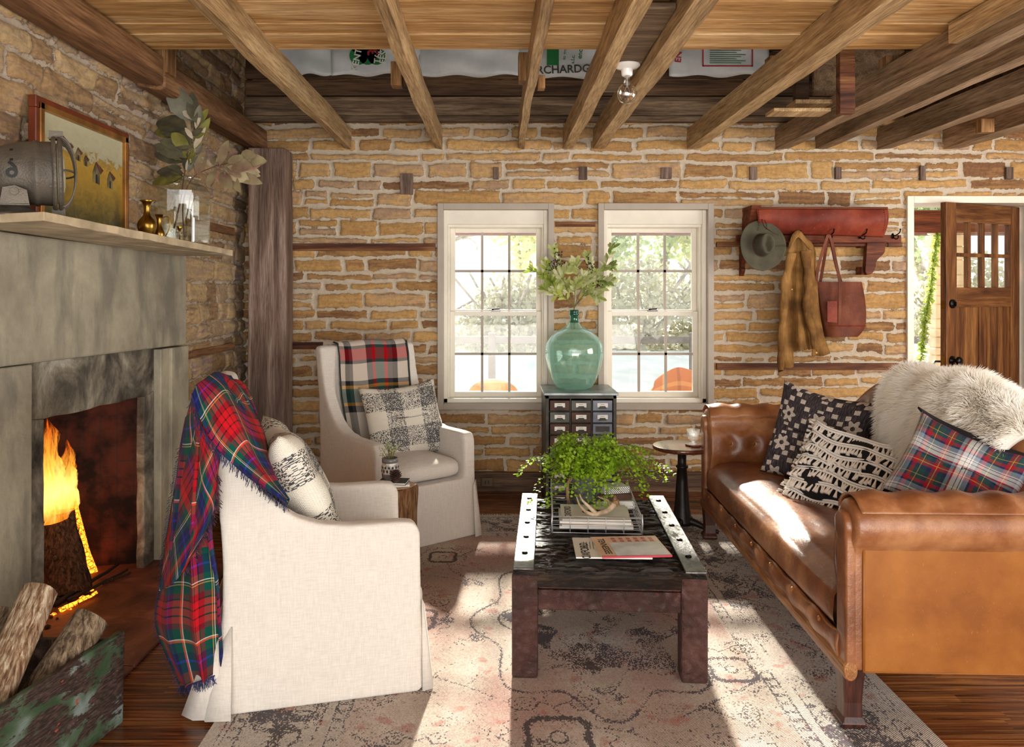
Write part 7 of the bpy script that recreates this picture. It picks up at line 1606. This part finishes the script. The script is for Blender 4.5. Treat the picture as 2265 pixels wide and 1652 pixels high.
# ------------------------------------------------------------------ outside
mb = MB(); mb.prism([(D+.32, -.35), (40, -.35), (40, .60), (14, .50), (12, .36), (8.8, -.12), (D+.32, -.15)], 'x', -25, 30); struct('ground', mb, M['ground'], 'sunlit pale ground outside')
mb = MB(); mb.box(-12, 14, D+.33, 8.6, -.14, -.06); struct('porch_floor', mb, M['ground'], 'pale porch floor outside the windows', bevel=.01)
mb = MB(); a = P(1096, 506, 8.0); mb.box(-3, 6, 8.0, 8.18, P(0, 512, 8.0).z-.03, P(0, 478, 8.0).z); o = tag(obj('porch_beam', mb, M['rackwood'], bevel=.01), 'brown porch beam seen through the tops of the windows', 'beam'); origin(o, (1.5, 8.1, 2.1))
mb = MB(); mb.box(2.95, 4.6, 6.24, 6.36, 1.888, 2.065); o = tag(obj('porch_rafter', mb, M['rackwood'], bevel=.01), 'red-brown beam above the doorway outside', 'beam'); origin(o, (3.7, 6.3, 1.888))
t = thing('rail_fence', 'low dark rail fence across the yard beyond the windows', 'fence', (0, 11, -.15))
for z_ in (.70,): m = MB(); m.box(-9, 12, 10.97, 11.03, z_-.0, z_+.10); wpart('rail', m, M['rail'], t, bevel=.01)
for k in range(8): m = MB(); m.box(-8.5+k*2.8, -8.4+k*2.8, 10.95, 11.05, -.15, .85); wpart('post', m, M['rail'], t, bevel=.01)
def pchair(px, wpx, lab, cloth, d=6.55):
    c = P(px, 873, d); k = d/F; r = wpx*k/2; t_ = thing('porch_chair', lab, 'chair', (c.x, d, -.06), 0, 'round-backed porch chairs outside')
    m_ = MB(); zc = c.z+.0; arc = [(c.x+r*math.cos(a), zc+r*.62*math.sin(a)) for a in [PI*i/24 for i in range(25)]]; m_.prism([(c.x-r, .30)]+[(c.x+r, .30)]+arc, 'y', d, d+.03); wpart('backrest', m_, M['terracotta'], t_, bevel=.008)
    m_ = MB(); m_.box(c.x-r+.02, c.x+r-.02, d+.03, d+.48, .30, .34); wpart('seat', m_, M['terracotta'], t_, bevel=.008)
    for sx_ in (-1, 1):
        for yy in (d+.03, d+.43): m_ = MB(); m_.box(c.x+sx_*(r-.06)-.02, c.x+sx_*(r-.06)+.02, yy, yy+.04, -.06, .30); wpart('leg', m_, M['terracotta'], t_)
    return c, r
pchair(1091, 112, 'orange round-backed chair outside the left window', None)
c, r = pchair(1490, 105, 'round-backed chair outside the right window under a plaid blanket', None)
bp2 = [(0, 'C88468'), (.3, 'E4B080'), (.42, 'C88468'), (.7, '9A6A60'), (.8, 'C88468')]; M['porchplaid'] = plaid('orange_plaid', .30, bp2, bp2, 900)
t = thing('plaid_blanket', 'orange plaid blanket over the porch chair outside the right window', 'blanket', (c.x+.03, 6.5, .5)); rows = []
for f in range(6):
    x0 = c.x-.12+.0*f; y_ = 6.53-.06*math.sin(PI*.5)*(f > 1)-.005*f; zz = [.40, .60, .0, 0, 0, 0][f]
rows = [[Vector((x, 6.60, .25)) for x in (c.x-.10, c.x+.05, c.x+.20)], [Vector((x, 6.60, .60)) for x in (c.x-.14, c.x+.05, c.x+.22)], [Vector((c.x-.15, 6.56, .68)), Vector((c.x+.05, 6.56, .80)), Vector((c.x+.24, 6.56, .70))], [Vector((c.x-.18, 6.50, .58)), Vector((c.x+.05, 6.48, .66)), Vector((c.x+.26, 6.50, .58))], [Vector((c.x-.20, 6.49, .30)), Vector((c.x+.05, 6.46, .30)), Vector((c.x+.28, 6.49, .30))]]
m = MB(); loft(m, rows, 40, 30, lambda u, v: Vector((0, .015*math.sin(v*14+u*2), .01*math.sin(v*9)))); wpart('cloth', m, M['porchplaid'], t, smooth=True, solid=.006)
# porch pier by the door and the garland
t = thing('stone_pier', 'sunlit stone porch pier just outside the doorway', 'pillar', (3.94, 7.0, -.06)); m = MB(); z = -.06; rg = random.Random(51)
while z < 2.02: h_ = rg.uniform(.06, .13); q = rg.uniform(-.012, .012); m.box(3.81+q, 4.07, 6.85+q, 6.99, z, min(z+h_-.008, 2.02)); z += h_
m.box(3.825, 4.06, 6.87, 6.98, -.06, 2.02); obj('stonework', m, simple('pale_sandstone', 'E8D0B0', .9, var=.15, vs=4), t, bevel=.01)
for o_ in t.children: o_.data.transform(Matrix.Translation((-3.94, -7.0, .06)))
t = thing('leaf_garland', 'yellow-green leafy garland hanging in the open doorway', 'garland', tuple(P(2070, 520, 6.3))); ms = MB(); ml = MB(); rg = random.Random(61)
gp_ = catmull([P(2074, 518, 6.3), P(2066, 570, 6.3), P(2058, 640, 6.3), P(2048, 700, 6.3), P(2040, 760, 6.3), P(2036, 820, 6.3)], 60); ms.tube(gp_, .005, 5)
for i, p in enumerate(gp_):
    for k in range(13): d = (rv3(rg)+Vector((0, 0, -.4))).normalized(); leaf(ml, p+rv3(rg)*.01, d, rv3(rg), rg.uniform(.03, .055), .014, 0)
wpart('vine', ms, M['stem_green'], t); wpart('leaves', ml, leafm('garland_leaf', '8EA84A', 'C4D070', .55), t, fix=False)
# trees beyond the fence
def tree(x, y, h, r, label, seed, mat, nl=5200, bare=False, ls=.16):
    rg_ = random.Random(seed); t_ = thing('bare_tree' if bare else 'leafy_tree', label, 'tree', (x, y, .48), 0, 'trees beyond the yard'); ms = MB(); ml = MB(); tips = []
    def br(p, d, l, rad, lv):
        pts = [p]; q = p.copy(); dd = d.copy()
        for i in range(5): dd = (dd+rv3(rg_)*.28+Vector((0, 0, .06))).normalized(); q = q+dd*l/5; pts.append(q.copy())
        ms.tube(pts, [rad*(1-.5*i/5) for i in range(6)], 6 if lv < 2 else 4); tips.extend(pts[2:])
        if lv < (4 if bare else 3):
            for k in range(rg_.choice((2, 3, 3))+(bare and 1)): br(pts[rg_.choice((3, 4, 5))], (dd+rv3(rg_)*.95+Vector((0, 0, .12))).normalized(), l*rg_.uniform(.55, .8), rad*.5, lv+1)
    br(Vector((0, 0, 0)), Vector((rg_.gauss(0, .08), 0, 1)).normalized(), h*.42, h*.028, 0)
    obj('trunk', ms, M['tree_bark'], t_)
    if not bare:
        for i in range(nl):
            c = rg_.choice(tips); p = c+rv3(rg_)*abs(rg_.gauss(0, r*.22)); d = rv3(rg_); n_ = rv3(rg_); s_ = d.cross(n_).normalized()*ls*.45; l = d*ls; ml.add([p, p+l*.5+s_, p+l, p+l*.5-s_], [(0, 1, 2, 3)])
        obj('foliage', ml, mat, t_, fix=False)
tree(-1.5, 15, 4.8, 0, 'bare pale tree showing in the left window', 3, None, bare=True)
tree(.9, 19, 4.3, 2.4, 'low yellow-green tree at the right of the left window', 5, M['tree_leaf'])
tree(3.2, 17, 5.2, 2.6, 'taller green tree rising behind the others in the right window', 8, M['tree_leaf2'], 9000)
tree(5.4, 18, 5.0, 2.6, 'tall yellowing tree filling the right of the right window', 11, M['tree_leaf'], 9000)
tree(-4.2, 21, 5.0, 2.8, 'far hazy tree at the left edge of the left window', 14, M['tree_leaf'])
tree(2.4, 16, 4.8, 2.6, 'pale green tree at the left side of the right window', 27, M['tree_leaf2'], 7000)
tree(4.2, 15.5, 4.2, 2.4, 'small yellow-green tree in the middle of the right window', 31, M['tree_leaf'], 7000)
tree(11.2, 20, 6.5, 3.0, 'green tree seen through the open doorway', 17, M['tree_leaf2'], 7000)
tree(8.0, 22, 5.0, 3.0, 'tree beyond the wall between window and door', 19, M['tree_leaf2'], 5000)
def shrub(x, y, r, label, seed):
    rg_ = random.Random(seed); t_ = thing('shrub', label, 'shrub', (x, y, .44), 0, 'shrubs behind the fence'); ml = MB(); ms = MB()
    for i in range(14): ms.tube([(rg_.gauss(0, r*.1), 0, 0), (rg_.gauss(0, r*.5), rg_.gauss(0, .3), r*rg_.uniform(.6, 1.1))], .02, 4)
    for i in range(3000):
        d0 = rv3(rg_); p = Vector((d0.x*r*rg_.uniform(.4, 1), d0.y*r*.6, abs(d0.z)*r*rg_.uniform(.5, 1.1))); d = rv3(rg_)*.12; s_ = d.cross(rv3(rg_)).normalized()*.04; ml.add([p, p+d*.5+s_, p+d, p+d*.5-s_], [(0, 1, 2, 3)])
    obj('twigs', ms, M['tree_bark'], t_); obj('foliage', ml, leafm('shrub_leaf_%d' % seed, 'BDBA9E', 'DDD6BC', .5), t_, fix=False)
for x, y, r_, lb, sd in ((-2.0, 14, 1.4, 'dry shrub at the left of the left window', 1), (.3, 13.5, 1.2, 'darker rounded shrub at the right of the left window', 2), (2.6, 14, 1.5, 'shrub at the left of the right window', 3), (4.6, 13.6, 1.5, 'shrub at the right of the right window', 4), (9.0, 15, 1.6, 'shrub seen low through the doorway', 6)): shrub(x, y, r_, lb, sd)
